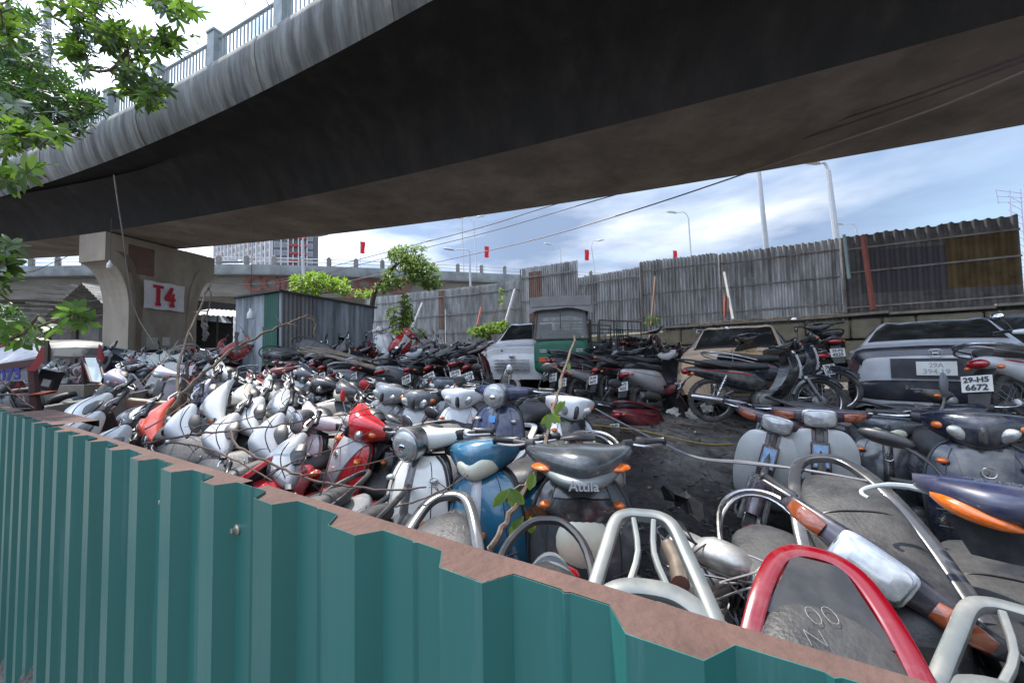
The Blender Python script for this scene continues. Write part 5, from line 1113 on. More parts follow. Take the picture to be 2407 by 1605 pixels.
# parked row with plates towards the camera
row = [(1300, 886, 6.9, 38, 'sport', (.03, .03, .035), 'black scooter with yellowish plate, first of the rear facing row beside the three wheeler'),
       (1322, 902, 6.6, 36, 'wave', (.40, .40, .40), 'silver motorbike with pale yellow plate, second of the rear facing row'),
       (1394, 896, 6.5, 36, 'wave_bare', BLACK, 'black motorbike with spoked wheel and yellow plate in the middle of the rear facing row'),
       (1465, 907, 6.2, 34, 'sport', (.42, .40, .40), 'silver and red scooter with white plate, rightmost of the rear facing row')]
for u, v, Y, hd, k, c, lab in row:
    t = place(k, (-.98, 0, .48), u, v, Y, hd, 10, c, DRED, label=lab, group='motorbikes parked with their plates to the camera', name='motorbike' if k.startswith('wave') else 'scooter')
for i, (u, v, Y, hd, k, c, lab) in enumerate([
    (1435, 800, 7.6, 20, 'sport_plain', (.03, .03, .04), 'dark scooter with round mirror facing right in front of the cargo bed'),
    (1530, 795, 7.8, 15, 'sport', BLACK, 'black scooter with pale label beside the round mirror one'),
    (1600, 810, 7.4, 5, 'sport', (.05, .012, .015), 'dark red and black scooter left of the gold car'),
    (1545, 770, 10.2, 30, 'wave_bare', BLACK, 'black motorbike against the stone wall left of the gold car'),
    (1640, 770, 10.0, 200, 'wave', BLACK, 'black motorbike farther along the stone wall behind the gold car'),
    (1580, 905, 6.6, 30, 'sport_plain', (.16, .02, .03), 'dark red leg shield scooter fallen beside the gold bumper')]):
    place(k, HEAD, u, v + 10, Y, hd, 12, c, DRED, label=lab, group='motorbikes between the three wheeler and the gold car', name='motorbike' if k.startswith('wave') else 'scooter')
# black motorbike side on, and its neighbour
place('wave_bare', (-.60, 0, .285), 1672, 940, 5.1, -14, 7, (.012, .014, .016), (.35, .35, .36), label='black motorbike seen side on with long chrome exhaust before the gold car', name='motorbike')
place('wave', (-.60, 0, .285), 1722, 915, 5.6, -20, 7, (.015, .02, .03), (.3, .3, .3), label='second black motorbike just behind the side on one', name='motorbike')
place('sport', (-.98, 0, .47), 1950, 868, 5.2, 100, 6, BLACK, BLACK, label='black scooter with a yellow plate between the gold car and the sedan', name='scooter')
place('sport', HEAD, 1920, 770, 7.6, 60, 4, BLACK, BLACK, label='tall black scooter with mirrors behind the yellow plate one', name='scooter')
# rear row with plates left of the suv
rw = [(641, 874, 7.0), (676, 882, 6.8), (733, 879, 6.7), (753, 888, 6.5), (776, 907, 6.2), (829, 890, 6.4), (892, 898, 6.2), (955, 894, 6.2), (1010, 888, 6.3), (1070, 878, 6.4), (1100, 887, 6.3)]
ordn = ['first', 'second', 'third', 'fourth', 'fifth', 'sixth', 'seventh', 'eighth', 'ninth', 'tenth', 'last']
for i, (u, v, Y) in enumerate(rw):
    k = ['wave', 'sport', 'dream', 'wave_bare', 'sport_plain'][i % 5]; c = [BLACK, (.05, .05, .055), (.04, .012, .014), (.02, .02, .03), (.3, .31, .32), BLACK, (.35, .36, .38), (.02, .03, .03)][i % 8]
    place(k, (-.98, 0, .49), u, v, Y, 62 + (i * 5) % 17 if i < 8 else 82, 14 + 10 * ((i * 7) % 3) / 2, c, DRED, c, label='%s motorbike from the left in the plate showing row before the tin shed' % ordn[i], name='motorbike', group='row of motorbikes with plates turned to the camera left of the white car')

# ================================================================== heaps
rh = random.Random(21)
def heap(pts, keys, cols, label, group, hd, hj, lean, z_extra=0.):
    """pts: (x, y, layer)"""
    for (x, y, lay) in pts:
        k = rh.choice(keys); c, cn = rh.choice(cols)
        h = hd + rh.uniform(-hj, hj); ln = rh.uniform(*lean) * rh.choice((1, 1, -1))
        z = gz(x, y) + z_extra + lay * .52
        if lay: ln = math.copysign(rh.uniform(55, 88), ln); z += .18
        m4 = pose(h, ln, rh.uniform(-6, 6) if not lay else rh.uniform(-14, 14))
        nm = 'motorbike' if k in ('dream', 'wave', 'wave_bare') else 'scooter'
        heap_bike(k, Vector((x, y, z)), m4, tuple(q * rh.uniform(.8, 1.15) for q in c), nm, '%s %s %s' % (cn, nm, label), nm, '%s %ss %s' % (cn, nm, group))
DARKS = [(BLACK, 'black'), ((.05, .05, .055), 'charcoal'), (BLACK, 'black'), (SILV, 'silver'), ((.10, .10, .11), 'charcoal'), (DRED, 'dark red')]
MIX = DARKS + [(WHITE, 'white'), (WHITE, 'white'), (RED, 'red'), ((.55, .57, .6), 'white'), (SILV, 'silver')]
ALLK = ['sport', 'wave', 'heart', 'dream', 'sport_plain', 'wave_bare', 'retro']
def inside(u_lo, u_hi, x, y):
    u = CX + FPX * x / y; return u_lo <= u <= u_hi
def grid(x0, x1, y0, y1, dx, dy, ulo, uhi, lay=0, keep=1.):
    out = []; y = y0
    while y < y1:
        x = x0
        while x < x1:
            xx = x + rh.uniform(-.15, .15); yy = y + rh.uniform(-.2, .2)
            if inside(ulo, uhi, xx, yy) and rh.random() < keep: out.append((xx, yy, lay))
            x += dx
        y += dy
    return out
# in front of the pillar
heap(grid(-16, -4, 7.0, 12.3, .72, 1.35, 225, 545), ALLK, MIX, 'packed in the heap in front of the pillar marked T4', 'in the heap before the pillar', -110, 40, (8, 40))
heap(grid(-16, -4, 8.2, 12.4, .95, 1.25, 270, 540, 1, .8), ALLK, MIX, 'thrown on top of the heap in front of the pillar marked T4', 'on top of the heap before the pillar', -110, 90, (8, 40))
heap(grid(-9, -3, 5.6, 7.2, .70, 1.3, 250, 520), ALLK, MIX, 'standing behind the rusty bins at the left', 'behind the bins', -115, 30, (8, 34))
heap(grid(-16, -5, 5.8, 8.8, .8, 1.4, 20, 235), ALLK, MIX, 'scattered around the tarpaulin carts at the far left', 'around the carts', -100, 60, (10, 50))
# under the right shelter
heap(grid(-14, -7, 13.2, 16, .8, 1.3, 440, 560), ALLK, MIX[2:], 'under the open shelter right of the pillar', 'under the open shelter', -100, 50, (5, 30))
heap(grid(-14, -7, 13.0, 16, .9, 1.2, 440, 560, 1), ALLK, MIX[2:], 'stacked high under the open shelter right of the pillar', 'stacked under the open shelter', -100, 90, (5, 30))
# in front of the shed
heap(grid(-5.6, -1.5, 7.7, 8.9, .75, 1.2, 655, 960), ALLK, DARKS, 'in the dusty heap in front of the tin shed', 'in the heap before the shed', 80, 60, (10, 30))
heap(grid(-5.2, -1.5, 7.3, 9.0, .85, .8, 690, 960, 1, .9), ALLK, DARKS, 'laid flat on the heap in front of the tin shed', 'laid on the heap before the shed', 10, 40, (10, 30))
# sea of bikes behind
heap(grid(-4.5, .8, 8.6, 17.5, .78, 1.25, 880, 1165), ALLK, DARKS + [(WHITE, 'white')], 'in the wide field of bikes between the shed and the white car', 'in the field of bikes behind', -95, 70, (5, 35))
heap(grid(-4.5, .6, 13.5, 17.5, 1.1, 1.5, 880, 1150, 1, .8), ALLK, MIX, 'piled on the far side of the field of bikes near the rubble', 'piled near the rubble', -95, 90, (5, 35))
# gap fillers behind the middle block
heap(grid(-3.2, -.3, 5.2, 5.8, .62, .9, 640, 800), ALLK, DARKS, 'standing between the middle block and the row of plates', 'between the block and the plates', -108, 16, (6, 20))
heap([(3.4, 3.7, 0), (4.4, 3.5, 0), (3.2, 2.2, 0)], ['sport', 'wave_bare', 'heart'], [(BLACK, 'black')], 'packed in shade behind the right hand cluster', 'behind the right cluster', -60, 15, (4, 14))
# red nosed scooter sticking up
place('sport', HEAD, 965, 785, 9.4, -60, 40, RED, WHITE, label='red scooter nose sticking up out of the field behind the long poles')
place('retro_white', HEAD, 893, 775, 9.2, -80, -15, WHITE, WHITE, label='white scooter standing at the right corner of the tin shed')
# ================================================================== cars
def car(name, label, loc, heading, prof, mats, spec):
    """prof: stations (x, [ (y, z) * 7 ] ) from sill to roof centre; surface interpolated smoothly"""
    t = thing(name, label, 'car', loc, R(heading))
    X = [p[0] for p in prof]; Q = [p[1] for p in prof]; nA, nB = len(prof), 7
    def S(a, b, sgn=1, off=0.):
        def pt(a, b):
            i = max(0, min(nA - 2, int(a))); fa = a - i; rows = []
            for k in (i - 1, i, i + 1, i + 2):
                kk = max(0, min(nA - 1, k)); j = max(0, min(nB - 2, int(b))); fb = b - j; vals = []
                for c in (0, 1):
                    p = [Q[kk][max(0, min(nB - 1, q))][c] for q in (j - 1, j, j + 1, j + 2)]
                    if j + 2 > nB - 1 and c == 0: p[3] = -Q[kk][nB - 2][0]
                    vals.append(crr(*p, fb))
                rows.append((X[kk], vals[0], vals[1]))
            # monotone-ish: blend linear and smooth to avoid overshoot
            sm_ = [crr(rows[0][c], rows[1][c], rows[2][c], rows[3][c], fa) for c in range(3)]; ln = [rows[1][c] * (1 - fa) + rows[2][c] * fa for c in range(3)]
            return Vector([.5 * (sm_[c] + ln[c]) for c in range(3)])
        p = pt(a, b)
        if off:
            e = .04; da = pt(min(a + e, nA - 1.001), b) - pt(max(a - e, 0), b); db = pt(a, min(b + e, nB - 1.001)) - pt(a, max(b - e, 0)); n = da.cross(db)
            if n.length > 1e-9:
                n.normalize(); c = Vector((p.x, 0, .7)); 
                if n.dot(p - c) < 0: n = -n
                p = p + n * off
        return (p.x, p.y * sgn, p.z)
    NA, NB = (nA - 1) * 6, 36; rows = []
    for i in range(NA + 1):
        a = i / 6 - (1e-6 if i == NA else 0); half = [S(a, 6 * j / NB - (1e-6 if j == NB else 0)) for j in range(NB + 1)]
        rows.append(half + [(x, -y, z) for x, y, z in half[:-1][::-1]])
    bd_ = MB().loft(rows, cap=False, closed=False); k_ = len(rows[0]); bd_.f += [tuple(range(k_)), tuple((len(rows) - 1) * k_ + j for j in range(k_))]; bd_.m += [0, 0]; bd_.build('body', mats['body'], t, ang=50)
    def patch(nm, m, a0, a1, b0, b1, sides=(1, -1), off=.006, full=False, skew=0., parent=None):
        n = 12; out = None
        if full:
            rows = []
            for i in range(n + 1):
                a = a0 + (a1 - a0) * i / n; h = [S(a, b0 + (5.999 - b0) * j / n, 1, off) for j in range(n + 1)]; rows.append(h + [(x, -y, z) for x, y, z in h[:-1][::-1]])
            out = MB().loft(rows, cap=False, closed=False).build(nm, m, parent or t, ang=50)
        else:
            for s in sides:
                out = MB().loft([[S(a0 + (a1 - a0) * i / n + skew * j / n, b0 + (b1 - b0) * j / n, s, off) for j in range(n + 1)] for i in range(n + 1)], cap=False, closed=False).build(nm, m, parent or t, ang=50)
        return out
    spec(t, S, patch)
    for x in (prof[0][0] + .85, prof[-1][0] - .95):
        for s in (-1, 1):
            yw = s * (Q[3][1][0] - .03)
            w_ = MB().lathe((0, -s * .12, 0), (0, s, 0), [(0, .30), (.10, .30), (.205, .215), (.21, .05)], 20).build('wheel', M('dark_arch', (.008, .008, .008), rough=.9), t, loc=(x, yw - s * .10, .32))
            tt = tyre(.325, .10); tt.build('tyre', rubber, w_)
            rm_ = MB()
            for k in range(5):
                a = 2 * math.pi * k / 5; rm_.tube([(0, s * .09, 0), (math.cos(a) * .2, s * .085, math.sin(a) * .2)], .028, 6)
            rm_.torus((0, s * .08, 0), (0, 1, 0), .205, .018).build('rim', alloy, w_)
    return t
def sedan_prof(L=4.7, W=.9, H=1.45, hood=.98, trunk=1.08, nose=.72, suv=False):
    h = H
    def P(w_, z0, zb, zr, wr, flat=False):
        # sill, lower, belt-low, belt, roof edge, roof mid, centre
        return [(w_ * .93, z0), (w_ * 1.0, z0 + (zb - z0) * .35), (w_ * .99, z0 + (zb - z0) * .75), (w_ * .94, zb), (wr, zr), (wr * .55, zr + .03), (0, zr + .04)]
    o = .12 if suv else 0
    q = L / 4.7
    return [(-L / 2, P(W * .80, .30, .78, trunk - .16, W * .70)), (-L / 2 + .10 * q, P(W * .93, .24, .90, trunk - .03, W * .80)), (-L / 2 + .60 * q, P(W * .99, .22, .97, trunk, W * .82)),
            (-L / 2 + .95 * q, P(W, .22, .99, trunk + .04, W * .80)), (-L / 2 + 1.55 * q, P(W, .22, 1.0, h - .03, W * .64)), (-L / 2 + 2.3 * q, P(W, .22, .99, h, W * .66)), (-L / 2 + 2.95 * q, P(W, .22, .98, h - .04, W * .65)),
            (-L / 2 + 3.6 * q, P(W, .22, .95, hood + .01, W * .78)), (-L / 2 + 4.1 * q, P(W * .98, .22, .86, hood - .10, W * .76)), (L / 2 - .18, P(W * .92, .22, .70, nose + .03, W * .68)), (L / 2, P(W * .80, .26, .56, nose - .10, W * .55))]
glass = M('car_glass', (.012, .016, .018), rough=.10, var=.3, scale=3, spec=.7, dirt=(.09, .095, .09), dirtfac=.55, dscale=2.5)
darkpl = M('dark_trim', (.02, .02, .022), rough=.5)
# dusty gold car, front towards the camera
gold = M('gold_paint', (.55, .27, .04), rough=.4, var=.08, coat=.3, dirt=(.50, .36, .24), dirtfac=.95, dscale=.9, dlo=.33, dhi=.5)
def gold_spec(t, S, patch):
    patch('windscreen', glass, 6.08, 6.93, 4.15, 6, full=True); patch('side_window', glass, 4.15, 6.75, 3.12, 3.93)
    patch('headlight', M('dusty_lamp', (.20, .15, .10), rough=.35, var=.2), 8.35, 9.35, 2.3, 3.6); patch('windscreen_seal', darkpl, 6.9, 6.99, 4.1, 6, full=True, off=.008)
    patch('lower_grille', darkpl, 9.75, 9.98, .6, 1.2)
    for s in (-1, 1): MB().ell((.95, s * .98, .98), (.06, .11, .07)).build('door_mirror', M('gold_paint'), t)
    tm = text_mb('SAVJABO', .26, Matrix.Translation((1.55, 0, 0)) @ Matrix.Rotation(R(-90 + 180), 4, 'Z'), ext=.001)
    tm = MB(); xs_ = 1.52
    src = text_mb('Savjabo', .30, None, ext=.0004)
    for (x, y, z) in src.v:
        a = 7.55 + y * 1.6; b = 6 - abs(x) * 3.0; p = S(min(a, 9), max(3.6, min(5.999, b)), 1 if x > 0 else -1, .004); tm.v.append((p[0], p[1], p[2] + z * .2))
    tm.f = src.f; tm.m = src.m; tm.build('finger_writing', M('finger_marks', (.24, .15, .07), rough=.6), t, smooth=False)
pg = at(1738, 830, 7.7); 
car('gold_car', 'dusty gold hatch car with finger writing on the bonnet, parked facing the camera', (pg.x, pg.y, gz(pg.x, pg.y) + .04), -124, sedan_prof(4.2, .88, 1.42, .97, 1.1, .66), {'body': gold}, gold_spec)
# silver-black sedan seen from behind
hon = M('sedan_paint', (.42, .43, .45), rough=.30, var=.1, metal=.0, coat=.5, dirt=(.30, .29, .29), dirtfac=.6, dscale=1.6)
hon_d = M('sedan_dark', (.022, .022, .03), rough=.3, var=.2, coat=.4, dirt=(.08, .075, .075), dirtfac=.6)
def hon_spec(t, S, patch):
    patch('rear_window', glass, 3.1, 3.95, 4.15, 6, full=True); patch('side_window', glass, 3.7, 6.8, 3.12, 3.93)
    patch('boot_lid_back', hon_d, .02, .92, 3.3, 6, full=True, off=.008)
    patch('rear_bumper', hon_d, .0, .9, .3, 2.4, off=.007)
    patch('tail_light', M('tail_lamp_dark', (.09, .045, .05), rough=.25, coat=.6), .25, 1.5, 2.45, 3.35, off=.012)
    x = -2.35
    pk = MB().box((x - .03, 0, .80), (.012, .34, .17)).build('number_plate', platem, t, smooth=False)
    f = Matrix(((0, 0, -1, x - .038), (-1, 0, 0, 0), (0, 1, 0, .80), (0, 0, 0, 1)))
    grey_ink = M('faded_ink', (.33, .33, .32), rough=.7)
    mb = text_mb('29A', .075, f @ Matrix.Translation((0, .037, 0)), bold=.002); mb.merge(text_mb('394.19', .085, f @ Matrix.Translation((0, -.040, 0)), bold=.002)); mb.build('plate_text', grey_ink, pk, smooth=False)
    MB().box((x - .012, 0, .80), (.03, .80, .25)).build('plate_recess', hon_d, t, smooth=False)
    MB().body([(x - .03, 0, .52, .70, .10, 4), (x + .05, 0, .50, .82, .17, 5), (x + .25, 0, .48, .86, .17, 5)], 24, 2).build('bumper', hon_d, t)
    y = 0; c = (x - .035, 0, .99); e = MB()
    e.tube([(c[0], -.045, .955), (c[0], -.055, 1.0), (c[0], -.04, 1.03), (c[0], .04, 1.03), (c[0], .055, 1.0), (c[0], .045, .955), (c[0], .03, .945), (c[0], -.03, .945), (c[0], -.045, .955)], .005, 6, sub=2)
    for s in (-1, 1): e.tube([(c[0], s * .022, .955), (c[0], s * .03, 1.02)], .006, 6)
    e.tube([(c[0], -.026, .988), (c[0], .026, .988)], .006, 6); e.build('emblem', chrome, t)
    for s in (-1, 1): MB().ell((.75, s * .98, 1.0), (.06, .11, .07)).build('door_mirror', hon, t)
ph = at(2195, 900, 6.4); hd = math.degrees(math.atan2(ph.y, ph.x)); dirh = Vector((math.cos(R(hd)), math.sin(R(hd)), 0))
lc = at(2190, 880, 4.75) + dirh * 2.4
car('sedan', 'dark silver sedan seen from behind with a pale number plate, under the dark fence', (lc.x, lc.y, gz(lc.x, lc.y) + .02), hd + 1, sedan_prof(4.7, .90, 1.46, .98, 1.08, .7), {'body': hon}, hon_spec)
# white crossover behind the three wheeler
wc = M('white_car_paint', (.60, .60, .60), rough=.3, var=.05, coat=.5, dirt=(.36, .33, .31), dirtfac=.7, dscale=1.5)
def suv_spec(t, S, patch):
    patch('windscreen', glass, 6.08, 6.93, 4.15, 6, full=True); patch('side_window', glass, 4.15, 6.75, 3.12, 3.93)
    patch('headlight', M('clear_lamp', (.25, .26, .28), rough=.1, coat=1, var=.3, scale=8), 8.6, 9.6, 2.7, 3.7, off=.01); patch('grille', darkpl, 9.72, 9.98, .7, 1.6, off=.01)
    for k in range(4): MB().box((2.26, 0, .50 + k * .07), (.03, .8, .02)).build('grille_bar', chrome, t)
    MB().lathe((2.24, 0, .80), (1, 0, .1), [(0, .05), (.02, .055), (.03, .04)], 18).build('emblem', chrome, t)
    for s in (-1, 1): MB().ell((.85, s * 1.0, 1.15), (.07, .12, .08)).build('door_mirror', wc, t)
pb = at(1262, 830, 10.6)
car('white_crossover', 'white crossover car half hidden behind the green three wheeler', (pb.x, pb.y, gz(pb.x, pb.y) + .02), -108, [(x, [(y, z * 1.12) for y, z in q]) for x, q in sedan_prof(4.4, .92, 1.48, 1.02, 1.2, .82)], {'body': wc}, suv_spec)
pe = at(2480, 790, 6.6)
def van_spec(t, S, patch): patch('side_window', glass, 3.2, 6.8, 3.12, 3.93); patch('windscreen', glass, 6.1, 6.9, 4.15, 6, full=True)
car('blue_grey_car', 'blue grey car just entering the frame at the right edge', (pe.x + .45, pe.y + .5, gz(pe.x, pe.y)), 70, sedan_prof(4.3, .9, 1.6, 1.05, 1.3, .8), {'body': M('blue_grey_paint', (.12, .15, .18), rough=.35, coat=.4, dirt=(.25, .24, .23), dirtfac=.5)}, van_spec)

# ================================================================== green cargo three wheeler
def tuk():
    a = at(1245, 830, 8.5); g = gz(a.x, a.y); c = at(1320, 830, 8.3)
    t = thing('three_wheeler', 'green cabbed cargo three wheeler with tin canopy and caged bed', 'three wheeler', (c.x, c.y, g), R(-98)); t.scale = (1.08, 1.08, 1.08) # local +x points to the camera
    gm = M('dull_green', (.008, .13, .07), rough=.4, var=.2, dirt=(.05, .10, .075), dirtfac=.7, dscale=2.5); tarp = M('grey_canopy', (.27, .265, .26), rough=.7, var=.25, dirt=(.28, .26, .24), dirtfac=.5, dscale=2, bump=.3, bscale=8); frm = M('cage_steel', (.11, .105, .10), rough=.55, metal=.3, dirt=(.16, .12, .09), dirtfac=.7)
    # cab nose
    MB().body([(-.10, 0, .88, .50, .30, 8), (.0, 0, .86, .52, .34, 8), (.36, 0, .84, .52, .33, 6), (.45, 0, .84, .48, .29, 5), (.47, 0, .84, .40, .22, 4)], 28, 2).build('cab_nose', gm, t)
    MB().loft([[(.47, -.5, .73), (.485, 0, .73), (.47, .5, .73)], [(.472, -.5, .745), (.487, 0, .745), (.472, .5, .745)]], cap=False, closed=False).build('moulding', darkpl, t)
    # windscreen frame + glass
    fr = MB()
    A = [(.44, -.50, 1.17), (.30, -.44, 1.82), (.30, .44, 1.82), (.44, .50, 1.17)]
    for p, q in zip(A, A[1:] + A[:1]): fr.tube([p, q], .022, 6)
    for s in (-1, 1):
        fr.tube([(.30, s * .44, 1.82), (-.35, s * .46, 1.86)], .02, 6); fr.tube([(-.05, s * .50, 1.15), (-.02, s * .46, 1.84)], .02, 6); fr.tube([(-.35, s * .5, .4), (-.35, s * .46, 1.86)], .022, 6)
    fr.build('cab_frame', frm, t)
    gw = bpy.data.materials.new('dusty_screen'); gw.use_nodes = True; b = gw.node_tree.nodes['Principled BSDF']; b.inputs['Base Color'].default_value = (.20, .21, .20, 1); b.inputs['Alpha'].default_value = .55; b.inputs['Roughness'].default_value = .15
    MB().add([(.43, -.49, 1.18), (.43, .49, 1.18), (.295, .43, 1.81), (.295, -.43, 1.81)], [(0, 1, 2, 3)]).build('windscreen', gw, t, smooth=False)
    for s in (-1, 1): MB().add([(.42, s * .505, 1.18), (-.04, s * .505, 1.16), (-.02, s * .46, 1.82), (.29, s * .445, 1.81)], [(0, 1, 2, 3)]).build('side_screen', gw, t, smooth=False)
    MB().tube([(.345, .02, 1.84), (.42, .0, 1.72), (.45, .0, 1.35)], .008, 5).build('wiper', plastic, t)
    # canopy
    rows = []
    for i, (x, dz) in enumerate([(.42, -.10), (.40, .02), (.1, .07), (-.5, .09), (-.9, .07), (-1.15, .02), (-1.2, -.08)]):
        rows.append([(x, y * .60, 1.90 + dz - .10 * abs(y) ** 3 + .012 * math.sin(y * 6 + i)) for y in [-1 + k / 5 for k in range(11)]])
    mb = MB(); up = rows; dn = [[(x, y, z - .05) for x, y, z in r] for r in rows]; mb.loft([u_ + d_[::-1] for u_, d_ in zip(up, dn)]); mb.build('canopy', tarp, t)
    MB().loft([[(.445, -.58, 1.97), (.455, 0, 1.99), (.445, .58, 1.97)], [(.43, -.57, 1.79), (.44, 0, 1.80), (.43, .57, 1.79)]], cap=False, closed=False).build('canopy_front', tarp, t)
    # lamps
    for s in (-1, 1):
        MB().box((.462, s * .34, .78 - .0), (.03, .13, .075)).build('indicator_lamp', M('lamp_glow_red', (.75, .10, .02), rough=.3, var=.4, scale=90), t, smooth=False)
        MB().box((.468, s * .34, .70 + .08), (.012, .17, .11)).build('lamp_bezel', M('lamp_bezel', (.30, .14, .06), rough=.5), t, smooth=False)
        for k in range(2): MB().box((.472, s * .34, .93 + k * .035), (.012, .13, .02)).build('chrome_vent', chrome, t, smooth=False)
    # front wheel, fender, seat
    w_ = MB().lathe((0, -.05, 0), (0, 1, 0), [(0, .06), (.1, .06)], 12).build('wheel', alloy, t, loc=(.42, 0, .26)); tyre(.27, .055).build('tyre', rubber, w_); rimm(.27, .055).build('rim', alloy, w_)
    arc_fender(.42, .27, .33, .11, R(15), R(165)).build('front_fender', M('grey_fender', (.09, .12, .10), rough=.6, dirt=(.2, .19, .17), dirtfac=.5), t)
    MB().body([(-.9, 0, .95, .42, .38, 6), (-.8, 0, .98, .44, .42, 6), (-.55, 0, .96, .44, .40, 6), (-.5, 0, .9, .4, .33, 5)], 20, 2).build('seat_back', seatm, t)
    MB().tube([(.1, -.3, 1.12), (.15, 0, 1.05), (.1, .3, 1.12)], .015, 6).build('handlebar', plastic, t)
    # cargo bed
    bed = M('bed_tin', (.24, .235, .225), rough=.55, var=.3, dirt=(.16, .11, .08), dirtfac=.6, dscale=2)
    x0, x1, y0, y1 = -1.0, -2.9, -.65, .65
    for nm, c_, d_ in (('bed_floor', ((x0 + x1) / 2, 0, .62), (x0 - x1, 1.3, .06)), ('bed_side', ((x0 + x1) / 2, y1, .90), (x0 - x1, .03, .5)), ('bed_side', ((x0 + x1) / 2, y0, .90), (x0 - x1, .03, .5)), ('tailgate', (x1, 0, .90), (.03, 1.3, .5))):
        MB().box(c_, d_).build(nm, bed, t, smooth=False)
    cg = MB()
    for y in (y0, y1):
        for z in (1.2, 1.42, 1.64): cg.tube([(x0, y, z), (x1, y, z)], .014, 6)
        for k in range(5): x = x0 + (x1 - x0) * k / 4; cg.tube([(x, y, .65), (x, y, 1.64)], .016, 6)
    for z in (1.2, 1.42, 1.64): cg.tube([(x1, y0, z), (x1, y1, z)], .014, 6); cg.tube([(x0, y0, z), (x0, y1, z)], .014, 6)
    cg.build('cage', frm, t)
    for s in (-1, 1):
        w_ = MB().lathe((0, -.05, 0), (0, 1, 0), [(0, .08), (.1, .08)], 12).build('wheel', alloy, t, loc=(-2.1, s * .55, .28)); tyre(.29, .07).build('tyre', rubber, w_); rimm(.29, .07).build('rim', alloy, w_)
    # green webbing straps over the side
    st = M('strap_teal', (.01, .05, .055), rough=.8); 
    for k in range(4):
        x = -2.2 - k * .09; MB().loft([[(x, y1 - .05, 1.45), (x - .05, y1 - .05, 1.45)], [(x, y1 + .03, 1.43), (x - .05, y1 + .03, 1.43)], [(x - .02, y1 + .05, 1.1), (x - .07, y1 + .05, 1.1)], [(x, y1 + .045, .92 - .06 * (k % 2)), (x - .05, y1 + .045, .92)]], cap=False, closed=False).build('strap', st, t)
tuk()
# cargo bed of the loaded cart seen right of the cab: tin side with faded lettering and a cage, turned more sideways
def side_bed():
    a, b = at(1410, 815, 9.2), at(1508, 815, 9.9); d = Vector((b.x - a.x, b.y - a.y, 0)); L_ = d.length; ang = math.atan2(d.y, d.x)
    t = thing('caged_trailer', 'tin sided trailer bed with a pipe cage and teal straps right of the green cab', 'trailer', (a.x, a.y, gz(a.x, a.y)), ang)
    bed = M('bed_tin'); frm = M('cage_steel')
    MB().box((L_ / 2, 0, 1.02), (L_, .03, .42)).build('side_panel', bed, t, smooth=False); MB().box((L_ / 2, 1.1, 1.02), (L_, .03, .42)).build('side_panel', bed, t, smooth=False)
    MB().box((L_ / 2, -.02, .84), (L_, .03, .05)).build('rusty_lip', M('lip_rust', (.35, .16, .07), rough=.8, var=.3), t, smooth=False)
    MB().box((L_ / 2, .55, .62), (L_, 1.1, .40)).build('chassis', frm, t, smooth=False)
    cg = MB()
    for y in (0, 1.1):
        for z in (1.25, 1.50, 1.72): cg.tube([(0, y, z), (L_, y, z)], .016, 6)
        for k in range(4): cg.tube([(L_ * k / 3, y, .8), (L_ * k / 3, y, 1.72)], .018, 6)
    cg.build('cage', frm, t)
    text_mb('ĐỒNG TÂM', .17, Matrix.Translation((L_ / 2, -.019, 1.04)) @ Matrix.Rotation(R(90), 4, 'X'), ext=.001).build('lettering', M('faded_ink'), t, smooth=False) if 0 else None
    st = M('strap_teal')
    for k in range(4):
        x = .50 + k * .07; MB().loft([[(x, -.03, 1.52), (x + .04, -.03, 1.52)], [(x + .01, -.05, 1.2), (x + .05, -.05, 1.2)], [(x, -.04, .92 - .07 * (k % 2)), (x + .04, -.04, .92 - .07 * (k % 2))]], cap=False, closed=False).build('strap', st, t)
    for x in (.25, L_ - .25):
        w_ = MB().lathe((0, -.05, 0), (0, 1, 0), [(0, .08), (.1, .08)], 12).build('wheel', alloy, t, loc=(x, .1, .30)); tyre(.30, .07).build('tyre', rubber, w_)
side_bed()

